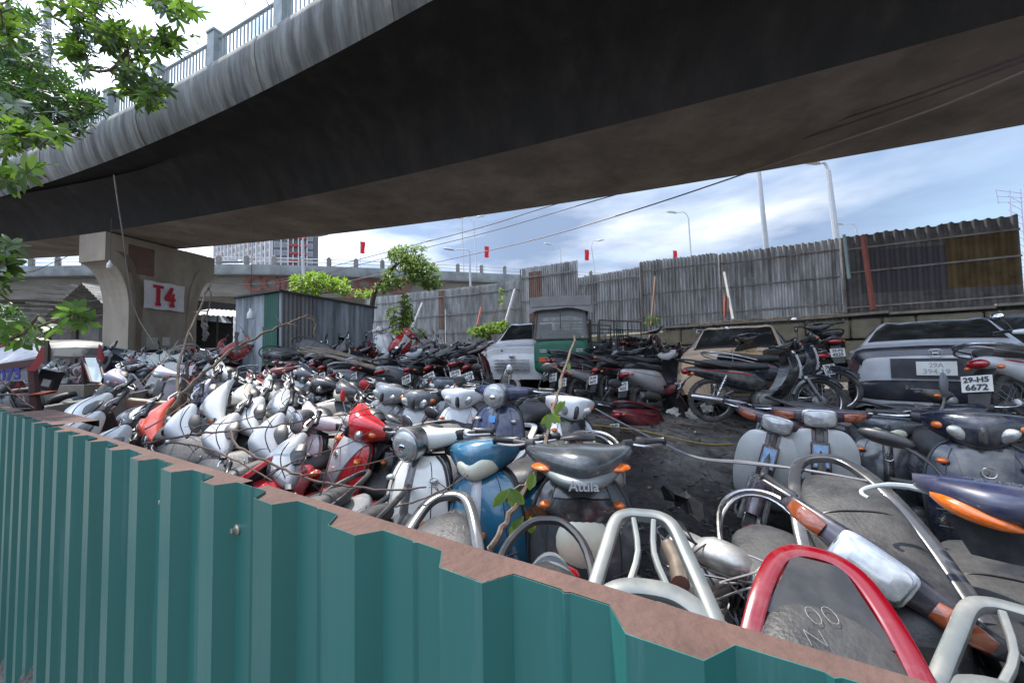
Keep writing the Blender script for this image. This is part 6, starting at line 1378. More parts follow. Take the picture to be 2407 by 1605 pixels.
# ================================================================== tin shed
def corr(p0, p1, z0a, z1a, z0b, z1b, wl, amp, mb, nrm):
    n = max(6, int((p1 - p0).length / wl * 8)); A = []; B = []
    for i in range(n + 1):
        k = i / n; q = p0 + (p1 - p0) * k + nrm * amp * math.sin(2 * math.pi * (p1 - p0).length * k / wl)
        A.append((q.x, q.y, z0a + (z0b - z0a) * k)); B.append((q.x, q.y, z1a + (z1b - z1a) * k))
    mb.loft([A, B], cap=False, closed=False)
def shed():
    zt = 3.13; C0 = Vector((-5.4, 9.0)); dl = Vector((-.85, .53)).normalized(); dr = Vector((.53, .85)).normalized(); wl_, wr = 2.30, 2.55
    t = thing('tin_shed', 'blue grey corrugated tin shed with a green door at its left face', 'shed', (C0.x, C0.y, 0)); o = C0
    tin = M('blue_tin', (.38, .42, .45), rough=.5, metal=.25, var=.35, scale=1.6, stretch=(2, 2, .22), dirt=(.07, .075, .08), dirtfac=.8, dscale=1.6, dlo=.38, dhi=.65); gr = M('green_tin', (.01, .10, .065), rough=.45, var=.2, scale=3, stretch=(1, 1, .3), dirt=(.02, .05, .04), dirtfac=.5)
    z = Vector((0, 0)); L0 = dl * wl_; Rr = dr * wr; nl = Vector((-dr.x, -dr.y)); nr = Vector((-dl.x, -dl.y))
    top = lambda p: zt
    # left face: tin then door then corner
    dA, dB = dl * .12, dl * .82
    mb = MB(); corr(L0, dB, 0, 3.20, 0, 3.16, .085, .012, mb, nl); mb.build('left_wall', tin, t, ang=70)
    mb = MB(); corr(dA, z, 0, 3.14, 0, 3.13, .085, .012, mb, nl); mb.build('corner_strip', tin, t, ang=70)
    mb = MB(); corr(dB, dA, 2.35, 3.16, 2.35, 3.14, .085, .012, mb, nl); mb.build('transom', gr, t, ang=70)
    o_ = nl * .03; mb = MB(); corr(dB + o_, dA + o_, .3, 2.35, .3, 2.35, .085, .010, mb, nl); d = mb.build('door', gr, t, ang=70)
    h = dA + o_ * 2 + dl * .1; MB().tube([(h.x, h.y, 1.55), (h.x + nl.x * .03, h.y + nl.y * .03, 1.6), (h.x, h.y, 1.65)], .008, 5).build('handle', chrome, d)
    mb = MB(); corr(z, dr * .75, 0, zt, 0, zt - .03, .10, .012, mb, nr); mb.build('right_wall', M('brown_grey_tin', (.17, .165, .165), rough=.6, metal=.2, var=.4, scale=1.6, stretch=(2, 2, .22), dirt=(.10, .085, .08), dirtfac=.7, dscale=1.6), t, ang=70)
    mb = MB(); corr(dr * .76, Rr, 0, zt - .03, 0, zt - .12, .16, .008, mb, nr); mb.build('right_wall', tin, t, ang=70)
    mb = MB(); corr(L0, L0 + Rr, 0, 3.2, 0, 3.1, .12, .01, mb, nl); corr(L0 + Rr, Rr, 0, 3.1, 0, 3.0, .12, .01, mb, nr); mb.build('back_wall', tin, t, ang=70)
    # roof
    e1 = L0 * 1.03 - dr * .10; e2 = -dl * .08 - dr * .10; e3 = Rr * 1.04 - dl * .08; e4 = (L0 + Rr) * 1.03
    mb = MB(); zz = [3.24, 3.18, 3.04, 3.10]; P = [(e1, 3.245), (e2, 3.175), (e3, 3.05), (e4, 3.12)]
    A = [(p.x, p.y, q) for p, q in P]; B = [(x, y, q - .045) for x, y, q in A]; mb.loft([B, A]); mb.build('roof', M('roof_edge', (.05, .05, .055), rough=.7, var=.3, dirt=(.14, .12, .1), dirtfac=.5), t, smooth=False)
    # small flap window
    w0 = dr * 1.55 + nr * .03
    MB().box((w0.x, w0.y, 2.04), (.20, .02, .15), Matrix.Rotation(math.atan2(dr.y, dr.x), 3, 'Z')).build('vent_opening', M('void', (.004, .004, .004), rough=1), t, smooth=False)
    MB().box((w0.x + nr.x * .06, w0.y + nr.y * .06, 2.15), (.24, .015, .12), Euler((-.7, 0, math.atan2(dr.y, dr.x))).to_matrix()).build('vent_flap', tin, t, smooth=False)
shed()

# ================================================================== shelters behind the pillar
def shelter(name, lab, a, b, zf, zr, depth, gable=False):
    t = thing(name, lab, 'shelter', (a.x, a.y, 0)); d = Vector((b.x - a.x, b.y - a.y, 0)); n = Vector((-d.y, d.x, 0)).normalized(); L_ = d.length; d.normalize()
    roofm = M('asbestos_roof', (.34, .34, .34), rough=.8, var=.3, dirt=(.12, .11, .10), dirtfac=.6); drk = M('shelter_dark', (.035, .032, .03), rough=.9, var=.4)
    mb = MB(); n_ = int(L_ / .18 * 4); A = []; B = []
    for i in range(n_ + 1):
        p = d * (L_ * i / n_); q = p + n * depth; w_ = .03 * math.sin(i * math.pi / 2)
        if gable: zz = zf + (zr - zf) * (1 - abs(i / n_ - .62) / .62) if i / n_ < .62 else zr - (zr - zf) * .75 * (i / n_ - .62) / .38
        else: zz = zf
        A.append((p.x, p.y, zz + w_)); B.append((q.x, q.y, zz + w_ + (.6 if not gable else 0)))
    mb.loft([A, B], cap=False, closed=False); mb.build('roof', roofm, t, ang=70)
    mb = MB()
    for k in range(int(L_ / 1.4) + 1):
        p = d * (k * 1.4); mb.tube([(p.x, p.y, 0), (p.x, p.y, zf if not gable else zf)], .04, 6)
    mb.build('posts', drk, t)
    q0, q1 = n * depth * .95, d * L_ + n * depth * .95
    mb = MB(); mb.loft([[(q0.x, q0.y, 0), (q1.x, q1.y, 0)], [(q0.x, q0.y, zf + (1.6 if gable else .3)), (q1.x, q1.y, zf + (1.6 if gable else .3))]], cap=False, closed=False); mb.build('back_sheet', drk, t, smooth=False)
    return t, d, n, L_
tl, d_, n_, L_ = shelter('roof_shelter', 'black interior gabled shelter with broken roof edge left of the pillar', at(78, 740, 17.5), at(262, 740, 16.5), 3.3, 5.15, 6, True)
# ragged roof strips stepping down the gable
mb = MB(); dk = M('shelter_dark')
for k in range(7):
    p = at(150 - k * 12, 671 + k * 11, 17.2 + .05 * k) - tl.location; mb.box((p.x + .15, p.y - .1, p.z), (1.0, .5, .04), Euler((0, .05, .1)).to_matrix())
mb.build('roof_strip', M('asbestos_roof'), tl, smooth=False)
wmt = M('grey_block_wall', (.15, .14, .13), rough=.9, var=.3, scale=2, dirt=(.08, .07, .06), dirtfac=.6)
def low_wall():
    a, b = at(-60, 775, 16.2), at(250, 775, 15.0); t = thing('block_wall', 'grey rendered block wall with posts behind the carts', 'wall', (a.x, a.y, 0)); d = b - a; d.z = 0
    zt = at(150, 762, 15.6).z; rot = Matrix.Rotation(math.atan2(d.y, d.x), 3, 'Z')
    MB().box((d.x / 2, d.y / 2, zt / 2), (d.length, .15, zt), rot).build('wall_face', wmt, t, smooth=False)
    for k in range(6): MB().box((d.x * k / 5 , d.y * k / 5 - .1, zt / 2), (.25, .12, zt + .02), rot).build('post', M('wall_post', (.07, .06, .05), rough=.9), t, smooth=False)
low_wall()
t2, d2, n2, L2 = shelter('roof_shelter', 'open fronted shelter with white roof edge right of the pillar', at(430, 720, 18.5), at(565, 720, 20.5), 4.35, 4.4, 5)
sgm = M('old_red_sign', (.16, .05, .04), rough=.8, var=.4); 
a_, b_ = at(452, 716, 17.9), at(553, 716, 19.6)
dd = b_ - a_
sg = thing('sign_board', 'long dark sign board with red letters under the shelter roof', 'sign', (a_.x, a_.y, 0)); rot = Matrix.Rotation(math.atan2(dd.y, dd.x), 3, 'Z')
MB().box((dd.x / 2, dd.y / 2, a_.z), (dd.length, .06, .5), rot).build('board', M('sign_dark', (.05, .045, .045), rough=.8), sg, smooth=False)
text_mb('TRÔNG GIỮ XE', .42, Matrix.Translation((dd.x / 2, dd.y / 2 - .045, a_.z)) @ Matrix.Rotation(math.atan2(dd.y, dd.x), 4, 'Z') @ Matrix.Rotation(R(90), 4, 'X'), ext=.003, bold=.01).build('lettering', sgm, sg, smooth=False)
# lower awning
a_, b_ = at(436, 738, 15.8), at(556, 736, 17.0); aw = MB(); nn = 40
aw.loft([[(a_.x + (b_.x - a_.x) * i / nn, a_.y + (b_.y - a_.y) * i / nn, a_.z + .025 * math.sin(i * 1.57)) for i in range(nn + 1)], [(a_.x + (b_.x - a_.x) * i / nn - .3, a_.y + (b_.y - a_.y) * i / nn + 1.6, a_.z + .42 + .025 * math.sin(i * 1.57)) for i in range(nn + 1)]], cap=False, closed=False)
tag(aw.build('awning', M('pale_awning', (.50, .50, .48), rough=.7, var=.2), ang=70), 'pale corrugated awning in front of the shelter right of the pillar', 'awning')

# ================================================================== carts, bins and cabinet at the left
def carts():
    whites = M('grey_tarp', (.38, .38, .40), rough=.55, var=.15, dirt=(.16, .14, .12), dirtfac=.6, dscale=2, bump=.4, bscale=5); blk = M('black_tarp', (.03, .03, .028), rough=.5, dirt=(.45, .42, .36), dirtfac=.8, dscale=1.5, bump=.5, bscale=5, dlo=.45, dhi=.6); redc = M('red_cloth', (.22, .018, .02), rough=.8, var=.3); steel = M('maroon_frame', (.06, .02, .018), rough=.6, var=.3)
    # cart 1
    Y = 4.6; a = at(-40, 905, Y); t = thing('cycle_cart', 'cart with sagging grey tarpaulin roof and blue number board at the left edge', 'cart', (a.x, a.y, gz(a.x, a.y))); o = t.location
    def W(u, v, yy): p = at(u, v, yy) - o; return (p.x, p.y, p.z)
    top = [[W(-60, 828 + 3, Y + .9), W(0, 812, Y + .9), W(60, 800, Y + .9), W(102, 796, Y + .9)], [W(-60, 826, Y + .5), W(0, 816, Y + .5), W(50, 806, Y + .5), W(103, 803, Y + .5)], [W(-70, 862, Y), W(-10, 856, Y), W(45, 846, Y), W(90, 836, Y)], [W(-72, 868, Y), W(-10, 862, Y), W(45, 852, Y), W(90, 842, Y)]]
    MB().loft(top, cap=False, closed=False).build('tarp_roof', whites, t)
    MB().tube([W(-60, 826, Y + .5), W(0, 815, Y + .5), W(50, 805, Y + .5), W(103, 802, Y + .5)], .018, 6, sub=3).build('red_trim', redc, t)
    MB().loft([[W(-72, 866, Y - .01), W(90, 842, Y - .01)], [W(-72, 884, Y - .01), W(86, 858, Y - .01)]], cap=False, closed=False).build('valance', steel, t)
    bd = MB().loft([[W(-70, 878, Y + .02), W(84, 856, Y + .02)], [W(-70, 905, Y + .02), W(84, 892, Y + .02)]], cap=False, closed=False).build('number_board', whites, t)
    p = at(30, 882, Y) - o; text_mb('073', .19, Matrix.Translation((p.x, p.y - .03, p.z)) @ Matrix.Rotation(R(90), 4, 'X') @ Matrix.Rotation(R(6), 4, 'Z'), ext=.003, bold=.006).build('lettering', M('blue_ink', (.02, .03, .22), rough=.6), bd, smooth=False)
    MB().tube([W(76, 860, Y), W(80, 920, Y), W(92, 1000, Y)], .045, 6).build('corner_post', steel, t)
    MB().tube([W(-60, 905, Y), W(-60, 1010, Y)], .04, 6).build('corner_post', steel, t)
    for s in (0, 1): 
        MB().tube([W(-60, 930 + 35 * s, Y), W(85, 925 + 35 * s, Y)], .014, 6).build('side_rail', frm2, t)
    MB().loft([[W(98, 812, Y - .05), W(104, 820, Y - .05)], [W(80, 850, Y - .05), W(104, 845, Y - .06)], [W(60, 872, Y - .05), W(84, 872, Y - .05)]], cap=False, closed=False).build('red_rag', redc, t)
    rg = MB().body([(-.03, 0, .12, .03, .06, 3), (0, 0, 0, .06, .12, 2.5), (.02, 0, -.15, .05, .10, 3), (.0, 0, -.3, .03, .05, 2)], 12, 3).build('rag_bundle', M('orange_rag', (.26, .06, .03), rough=.9, var=.4), t); rg.location = W(98, 925, Y); rg.rotation_euler = (0, R(90), 0)
    for x in (-.35, .35):
        w_ = spoke_wheel(.33).build('wheel', alloy, t, loc=(x + .5, .3, .33)); tyre(.33, .025).build('tyre', rubber, w_)
    # cart 2
    Y = 6.2; a = at(175, 900, Y); t = thing('cycle_cart', 'smaller cart with rolled black and cream roof and tilted glass screen', 'cart', (a.x, a.y, gz(a.x, a.y))); o = t.location
    def W(u, v, yy): p = at(u, v, yy) - o; return (p.x, p.y, p.z)
    MB().loft([[W(118, 800, Y + .8), W(180, 798, Y + .8), W(238, 803, Y + .8)], [W(116, 806, Y + .3), W(180, 803, Y + .3), W(242, 808, Y + .3)], [W(120, 818, Y), W(180, 816, Y), W(236, 818, Y)], [W(126, 836, Y), W(180, 838, Y), W(234, 838, Y)], [W(132, 842, Y + .2), W(180, 843, Y + .2), W(228, 842, Y + .2)]], cap=False, closed=False).build('roof_tarp', blk, t)
    A = [W(194, 838, Y), W(230, 838, Y), W(248, 902, Y - .3), W(214, 898, Y - .3)]
    fr = MB()
    for p, q in zip(A, A[1:] + A[:1]): fr.tube([p, q], .018, 6)
    fr.tube([A[1], W(252, 930, Y - .3)], .025, 6); fr.tube([A[0], W(200, 930, Y)], .025, 6); fr.build('screen_frame', steel, t)
    MB().add(A, [(0, 1, 2, 3)]).build('screen', M('pale_green_glass', (.36, .44, .42), rough=.15, var=.15, coat=.5), t, smooth=False)
    MB().loft([[W(232, 808, Y - .05), W(228, 840, Y - .05)], [W(238, 812, Y - .06), W(240, 852, Y - .06)], [W(238, 815, Y), W(247, 840, Y)]], cap=False, closed=False).build('red_rag', redc, t)
    MB().box(Vector(W(180, 925, Y + .1)), (.9, .6, .3)).build('seat_box', M('cream_box', (.35, .30, .24), rough=.8, var=.2), t, smooth=False)
    for x in (-.45, .45):
        w_ = spoke_wheel(.30).build('wheel', alloy, t, loc=(x, 0, .30)); tyre(.30, .025).build('tyre', rubber, w_)
    # black box with label
    p = at(116, 893, 5.0); t = thing('meter_box', 'black box with a white label hanging between the two carts', 'box', p, R(20)); t.rotation_euler = (0, .28, .3)
    MB().box((0, 0, 0), (.17, .12, .26), None).build('case', plastic, t, smooth=False); MB().box((.02, -.064, -.03), (.08, .006, .09)).build('label', whitep, t, smooth=False)
frm2 = M('cage_steel')
carts()
def bins():
    g = M('stained_panel', (.16, .145, .125), rough=.8, var=.3, scale=2, dirt=(.07, .06, .05), dirtfac=.6); rr = M('rust_panel', (.13, .06, .035), rough=.85, var=.4, scale=3, dirt=(.26, .22, .17), dirtfac=.6, dscale=1.6); ed = M('cream_edge', (.50, .46, .36), rough=.7)
    def slab(t, a, b, c, d, m, nm, th=.04):
        n = (Vector(b) - Vector(a)).cross(Vector(d) - Vector(a)).normalized() * th
        MB().loft([[a, b, c, d], [tuple(Vector(p) - n) for p in (a, b, c, d)]]).build(nm, m, t, smooth=False)
    Y0, Y1 = 4.3, 4.9; P = [at(105, 957, Y0), at(300, 925, Y1), at(300, 990, Y1), at(108, 1000, Y0)]; t = thing('scrap_bin', 'grey stained sheet bin below the carts', 'bin', P[0]); o = P[0]
    q = [p - o for p in P]; slab(t, q[0], q[1], q[2], q[3], g, 'front_panel')
    bk = Vector((-.5, .8, 0)); slab(t, q[1], q[1] + bk, q[2] + bk, q[2], g, 'side_panel'); MB().tube([q[0], q[1]], .018, 6).build('edge', ed, t)
    MB().loft([[q[0] + (q[1] - q[0]) * .2 + Vector((0, -.03, .03)), q[0] + (q[1] - q[0]) * .42 + Vector((0, -.03, -.02))], [q[0] + (q[1] - q[0]) * .5 + Vector((0, -.05, -.16)), q[0] + (q[1] - q[0]) * .56 + Vector((0, -.04, -.10))], [q[3] + (q[2] - q[3]) * .65 + Vector((0, -.05, -.2)), q[3] + (q[2] - q[3]) * .75 + Vector((0, -.05, -.18))]], cap=False, closed=False).build('hanging_sack', M('sack', (.24, .20, .15), rough=.95, var=.3), t)
    P = [at(302, 938, 4.9), at(415, 948, 4.5), at(405, 1008, 4.5), at(302, 1000, 4.9)]; t = thing('rusty_bin', 'rust brown sheet bin with a cream rim beside the twigs', 'bin', P[0]); o = P[0]; q = [p - o for p in P]
    slab(t, q[0], q[1], q[2], q[3], rr, 'front_panel'); MB().tube([q[0], q[1]], .02, 6).build('rim', ed, t); bk = Vector((.2, .9, 0)); slab(t, q[1], q[1] + bk, q[2] + bk, q[2], rr, 'side_panel')
    MB().loft([[q[3] + Vector((-.02, -.03, .16)), q[2] + Vector((0, -.03, .14))], [q[3] + Vector((-.02, -.05, .02)), q[2] + Vector((0, -.05, .0))]], cap=False, closed=False).build('lower_plank', M('rust_panel2', (.20, .15, .11), rough=.9, var=.4, scale=3), t, smooth=False)
bins()
def cabinet():
    p = at(250, 840, 11.3); t = thing('metal_cabinet', 'pale blue metal cabinet with open doors leaning on the pillar foot', 'cabinet', (p.x, p.y, 1.25)); t.rotation_euler = (R(-8), R(14), R(25)); m = M('cabinet_blue', (.22, .27, .30), rough=.5, var=.15, dirt=(.15, .14, .13), dirtfac=.4)
    MB().box((0, .15, .35), (.5, .03, .85)).box((-.25, 0, .35), (.03, .3, .85)).box((.25, 0, .35), (.03, .3, .85)).box((0, 0, .77), (.47, .27, .03)).box((0, 0, .45), (.47, .25, .02)).box((0, 0, .2), (.47, .25, .02)).box((0, 0, -.06), (.47, .27, .03)).build('case', m, t, smooth=False)
    for s in (-1, 1): MB().box((s * .40, -.14, .35), (.26, .02, .85), Matrix.Rotation(s * -.3, 3, 'Z')).build('door', m, t, smooth=False)
cabinet()
pl = MB(); pl.tube([at(285, 832, 11.0), at(375, 831, 11.2)], .03, 5); tag(pl.build('plank', M('pale_plank', (.34, .30, .22), rough=.9)), 'thin pale plank at the foot of the pillar', 'plank')
# sack and loose sheet in the heap
def sheet_blob(u, v, Y, s, m, lab, nm='plastic_sheet'):
    p = at(u, v, Y); rr = random.Random(u); rows = [[(p.x + s * (i / 6 - .5) * 1.4 + rr.uniform(-.04, .04), p.y + s * (j / 5 - .5) * .5, p.z + s * (j / 5 - .5) * .8 + .12 * s * math.sin(i * 1.3 + j) + rr.uniform(-.03, .03)) for i in range(7)] for j in range(6)]
    P = MB(); P.loft(rows, cap=False, closed=False); tag(P.build(nm, m), lab, 'plastic sheet')
sheet_blob(400, 882, 6.0, .42, M('dirty_film', (.34, .33, .32), rough=.4, var=.2), 'crumpled pale plastic sheet on the heap before the pillar')
sheet_blob(378, 852, 7.4, .5, M('clear_film', (.24, .27, .24), rough=.25, var=.3), 'greenish clear plastic film draped on the heap')
# long poles on the shed heap
for i, (a, b) in enumerate((((705, 818, 7.2), (905, 868, 6.4)), ((712, 826, 7.1), (890, 868, 6.4)), ((720, 816, 7.4), (860, 846, 6.9)), ((700, 824, 7.3), (760, 848, 7.0)), ((735, 822, 7.2), (915, 860, 6.5)))):
    mb = MB(); mb.tube([at(*a), (at(*a) + at(*b)) / 2 + Vector((0, 0, .015 * (i % 3))), at(*b)], .024, 7, sub=3)
    tag(mb.build('wooden_pole', M('old_pole', (.19, .15, .115), rough=.9, var=.4, scale=5)), 'weathered pole lying in the bundle across the heap before the shed', 'pole', 'bundle of poles across the heap')
# red helmet-like round mirror, red mirror
p = at(857, 904, 5.0); mb = MB(); t = thing('red_mirror', 'round bright red mirror back standing above the middle block', 'mirror', p); MB().ell((0, 0, 0), (.075, .05, .075), 20, 12).build('mirror_back', redp, t); MB().tube([(-.01, 0, -.06), (-.02, -.02, -.16), (-.07, -.05, -.3)], .009, 6, sub=3).build('stalk', chrome, t)
p = at(806, 930, 3.4); t = thing('red_mirror', 'narrow red mirror edge on a thin chrome stalk above the red scooter', 'mirror', p); MB().ell((0, 0, 0), (.018, .04, .055)).build('mirror_back', redp, t); MB().tube([(0, 0, -.05), (.02, 0, -.13), (.04, -.03, -.2)], .005, 6).build('stalk', chrome, t)
p = at(1068, 918, 3.7); t = thing('chrome_mirror', 'chrome round mirror left of the navy scooter headlight', 'mirror', p); MB().ell((0, 0, 0), (.058, .03, .055), 18, 12).build('mirror_back', chrome, t); MB().tube([(0, 0, -.03), (.08, 0, -.02), (.15, 0, -.08)], .006, 6, sub=3).build('stalk', chrome, t)
p = at(1198, 868, 3.6); t = thing('chrome_mirror', 'tall oval chrome mirror above the navy scooter', 'mirror', p); MB().ell((0, 0, 0), (.035, .02, .05), 18, 12).build('mirror_back', chrome, t); MB().tube([(0, 0, -.04), (-.01, 0, -.12), (.0, -.01, -.2)], .005, 6, sub=3).build('stalk', chrome, t)

# ================================================================== cable bundle sagging over the yard
cbm = M('grey_cable', (.15, .15, .16), rough=.5, var=.2)
for i in range(3):
    o = Vector((0, .02 * i, .015 * i)); P = [(1215, 945, 4.4), (1262, 925, 4.3), (1335, 930, 4.1), (1440, 985, 3.5), (1560, 1045, 2.9), (1645, 1080, 2.5), (1760, 1092, 2.1), (1900, 1108, 1.8), (2130, 1150, 1.55)]
    cable('cable', [at(u, v + (i - 1) * 2.2, Y) + o * (0.5 if j < 7 else .2) for j, (u, v, Y) in enumerate(P)], .007, ['upper', 'middle', 'lower'][i] + ' strand of the grey cable bundle sagging across the muddy gap', cbm, 'cable', 'cable bundle over the mud')
def on_ground(pts, r, lab, m):
    cable('hose', [Vector((p.x, p.y, gz(p.x, p.y) + .02)) for p in [atz(u, v, gz(atz(u, v, .3).x, atz(u, v, .3).y)) for u, v in pts]], r, lab, m, 'hose')
on_ground([(1385, 990), (1500, 1012), (1640, 1038), (1720, 1045)], .008, 'thin yellow hose lying on the ground behind the cable bundle', M('yellow_hose', (.32, .20, .03), rough=.6))
on_ground([(1400, 955), (1480, 968), (1600, 985), (1690, 1010)], .006, 'thin rusty wire on the ground in front of the plates', M('rust_wire', (.16, .09, .06), rough=.9))
# hub cap and rag on the ground
p = atz(1595, 955, .45); t = thing('basin', 'shallow black basin lying on the mud beside the side on motorbike', 'basin', (p.x, p.y, gz(p.x, p.y) + .03)); t.rotation_euler = (.2, .15, 0)
MB().lathe((0, 0, 0), (0, 0, 1), [(0, .02), (0, .14), (.06, .19), (.07, .195), (.055, .18), (.01, .13), (.005, .02)], 24).build('bowl', plastic, t)
for u, v in ((1585, 968), (1625, 972), (1662, 960)):
    sheet_blob(u, v, 5.6, .12, M('litter_pale'), 'crumpled pale rag on the mud near the basin' if u == 1585 else ('small pale scrap right of the basin' if u == 1625 else 'pale scrap by the motorbike wheel'), 'rag')

# ================================================================== dead branches and twigs
bark = M('dead_bark', (.13, .095, .07), rough=.9, var=.4, scale=12, bump=.4, dirt=(.25, .19, .14), dirtfac=.5, dscale=8)
bark2 = M('reddish_twig', (.10, .062, .052), rough=.85, var=.3, scale=12)
rb = random.Random(5)
def twig(mb, pts, r0, r1, knots=True, side=0):
    P = cr_pts([at(*p) for p in pts], 5); P = [p + Vector((rb.uniform(-1, 1), 0, rb.uniform(-1, 1))) * r0 * .5 for p in P]
    n = len(P); mb.tube(P, [.75 * (r0 + (r1 - r0) * i / n) for i in range(n)], 6)
    for k in range(side):
        i = rb.randrange(2, n - 2); d = Vector((rb.uniform(-1, 1), rb.uniform(-.3, .3), rb.uniform(-1, .6))).normalized() * rb.uniform(.05, .16) * P[i].y / 3
        mb.tube([P[i], P[i] + d * .5 + Vector((0, 0, .01)), P[i] + d], [r1 * .9, r1 * .5, r1 * .3], 5)
t = thing('fallen_branch', 'long bare pale branch reaching up to the right in front of the tin shed', 'branch', at(450, 907, 3.6))
mb = MB(); twig(mb, [(395, 1030, 3.2), (388, 1000, 3.3), (405, 955, 3.4), (446, 909, 3.5), (500, 860, 3.7), (552, 818, 3.9), (610, 788, 4.1), (662, 767, 4.3), (700, 752, 4.4), (728, 742, 4.5), (738, 752, 4.5), (742, 775, 4.5)], .024, .010, side=10); mb.v = [tuple(Vector(v) - t.location) for v in mb.v]; mb.build('stem', bark, t)
mb = MB(); twig(mb, [(735, 748, 4.5), (742, 765, 4.5), (738, 780, 4.45), (742, 792, 4.45)], .012, .02); mb.v = [tuple(Vector(v) - t.location) for v in mb.v]; mb.build('withered_tip', bark, t)
t = thing('fallen_branch', 'bare forked branch standing up before the pillar with withered strands', 'branch', at(424, 849, 4.0))
mb = MB(); twig(mb, [(428, 1010, 3.3), (420, 950, 3.5), (418, 890, 3.7), (424, 849, 3.8), (443, 782, 4.0), (470, 725, 4.2), (488, 677, 4.3), (494, 700, 4.3), (488, 740, 4.3), (482, 790, 4.3)], .020, .008, side=8); mb.v = [tuple(Vector(v) - t.location) for v in mb.v]; mb.build('stem', bark, t)
for k, (u, v0, v1) in enumerate(((438, 850, 960), (428, 880, 1000), (482, 740, 800), (452, 900, 1010), (560, 780, 830), (540, 870, 960), (558, 960, 1060))):
    mb = MB()
    for j in range(3): twig(mb, [(u + rb.uniform(-6, 6), v0 + (v1 - v0) * q / 4, 3.7 - .1 * k * .5) for q in range(5)], .013, .016)
    mb.v = [tuple(Vector(v) - t.location) for v in mb.v]; mb.build('withered_strand', M('withered', (.09, .08, .075), rough=.95, var=.4), t)
TW = [([(335, 1045, 2.2), (400, 1030, 2.2), (470, 1018, 2.3), (545, 1012, 2.3), (640, 1002, 2.3), (760, 980, 2.4), (850, 965, 2.5), (960, 920, 2.8)], .011, .004, 'long reddish twig running from the fence across the pinkish scooter'),
      ([(400, 1040, 2.1), (470, 1050, 2.1), (560, 1085, 2.0), (640, 1130, 1.9)], .008, .004, 'dark twig slanting down behind the left rusty strip'),
      ([(540, 1012, 2.2), (560, 1050, 2.1), (640, 1090, 2.0), (720, 1122, 1.9), (800, 1140, 1.85), (900, 1150, 1.8), (1000, 1145, 1.8)], .010, .005, 'forked reddish twig crossing low over the grey seats'),
      ([(440, 1030, 2.2), (470, 1000, 2.2), (560, 990, 2.3), (640, 960, 2.4)], .006, .003, 'thin twig arching over the cream scooters'),
      ([(620, 1125, 2.0), (700, 1080, 2.1), (800, 1050, 2.2), (880, 1010, 2.3)], .006, .003, 'thin curved twig across the red scooter shield'),
      ([(700, 1120, 1.9), (820, 1100, 1.95), (920, 1075, 2.0), (1010, 1040, 2.1), (1085, 1010, 2.1)], .005, .003, 'fine twig from the red tail up to the white headlight'),
      ([(930, 1190, 1.7), (1000, 1170, 1.7), (1080, 1130, 1.8), (1150, 1075, 1.9)], .006, .003, 'fine reddish twig across the white leg shield'),
      ([(752, 1165, 1.75), (775, 1080, 1.8), (800, 1000, 2.0), (870, 900, 2.3)], .005, .003, 'thin upright twig over the bright red shield'),
      ([(340, 1010, 2.6), (420, 960, 3.0), (480, 900, 3.4), (560, 800, 3.8)], .006, .003, 'thin dark twig rising from the bins to the shed'),
      ([(205, 1005, 2.6), (300, 930, 3.2), (380, 850, 3.8), (420, 800, 4.2)], .006, .004, 'straight dark stick leaning across the stained bin'),
      ([(0, 890, 3.6), (40, 930, 3.6), (80, 960, 3.6)], .008, .005, 'bent grey twig in front of the number board')]
for pts, a, b, lab in TW:
    mb = MB(); twig(mb, pts, a, b, side=7); tag(mb.build('twig', bark2), lab, 'twig', 'dead twigs lying over the scooters')
# leafy upright stick
leafm = bpy.data.materials.new('leaf_green'); leafm.use_nodes = True
def leaf_mat(name, c1, c2, tr, gl=.35):
    if name in MATS: return MATS[name]
    m = bpy.data.materials.new(name); m.use_nodes = True; t_ = m.node_tree; b = t_.nodes['Principled BSDF']; o_ = t_.nodes['Material Output']
    g = N('ShaderNodeNewGeometry', t_); mx_ = N('ShaderNodeMix', t_, data_type='RGBA'); t_.links.new(g.outputs['Random Per Island'], mx_.inputs['Factor']); mx_.inputs['A'].default_value = (*c1, 1); mx_.inputs['B'].default_value = (*c2, 1); t_.links.new(mx_.outputs['Result'], b.inputs['Base Color']); b.inputs['Roughness'].default_value = gl
    tl_ = N('ShaderNodeBsdfTranslucent', t_); hs = N('ShaderNodeVectorMath', t_, operation='MULTIPLY'); hs.inputs[1].default_value = tr; t_.links.new(mx_.outputs['Result'], hs.inputs[0]); t_.links.new(hs.outputs[0], tl_.inputs['Color'])
    ms = N('ShaderNodeMixShader', t_); ms.inputs[0].default_value = .45; t_.links.new(b.outputs[0], ms.inputs[1]); t_.links.new(tl_.outputs[0], ms.inputs[2]); t_.links.new(ms.outputs[0], o_.inputs['Surface']); MATS[name] = m; return m
LG = leaf_mat('leaf_green2', (.035, .065, .022), (.075, .12, .034), (2.2, 2.5, .8), .3); LD = leaf_mat('leaf_dark', (.018, .040, .016), (.045, .08, .026), (1.8, 2.2, .8)); LY = leaf_mat('leaf_yellow', (.16, .22, .03), (.10, .18, .025), (1.8, 1.8, .8)); LB = leaf_mat('leaf_brown', (.16, .055, .02), (.10, .045, .02), (1.4, 1.2, .8)); LP = leaf_mat('leaf_pale', (.06, .12, .03), (.12, .19, .06), (1.5, 1.7, .8), .35)
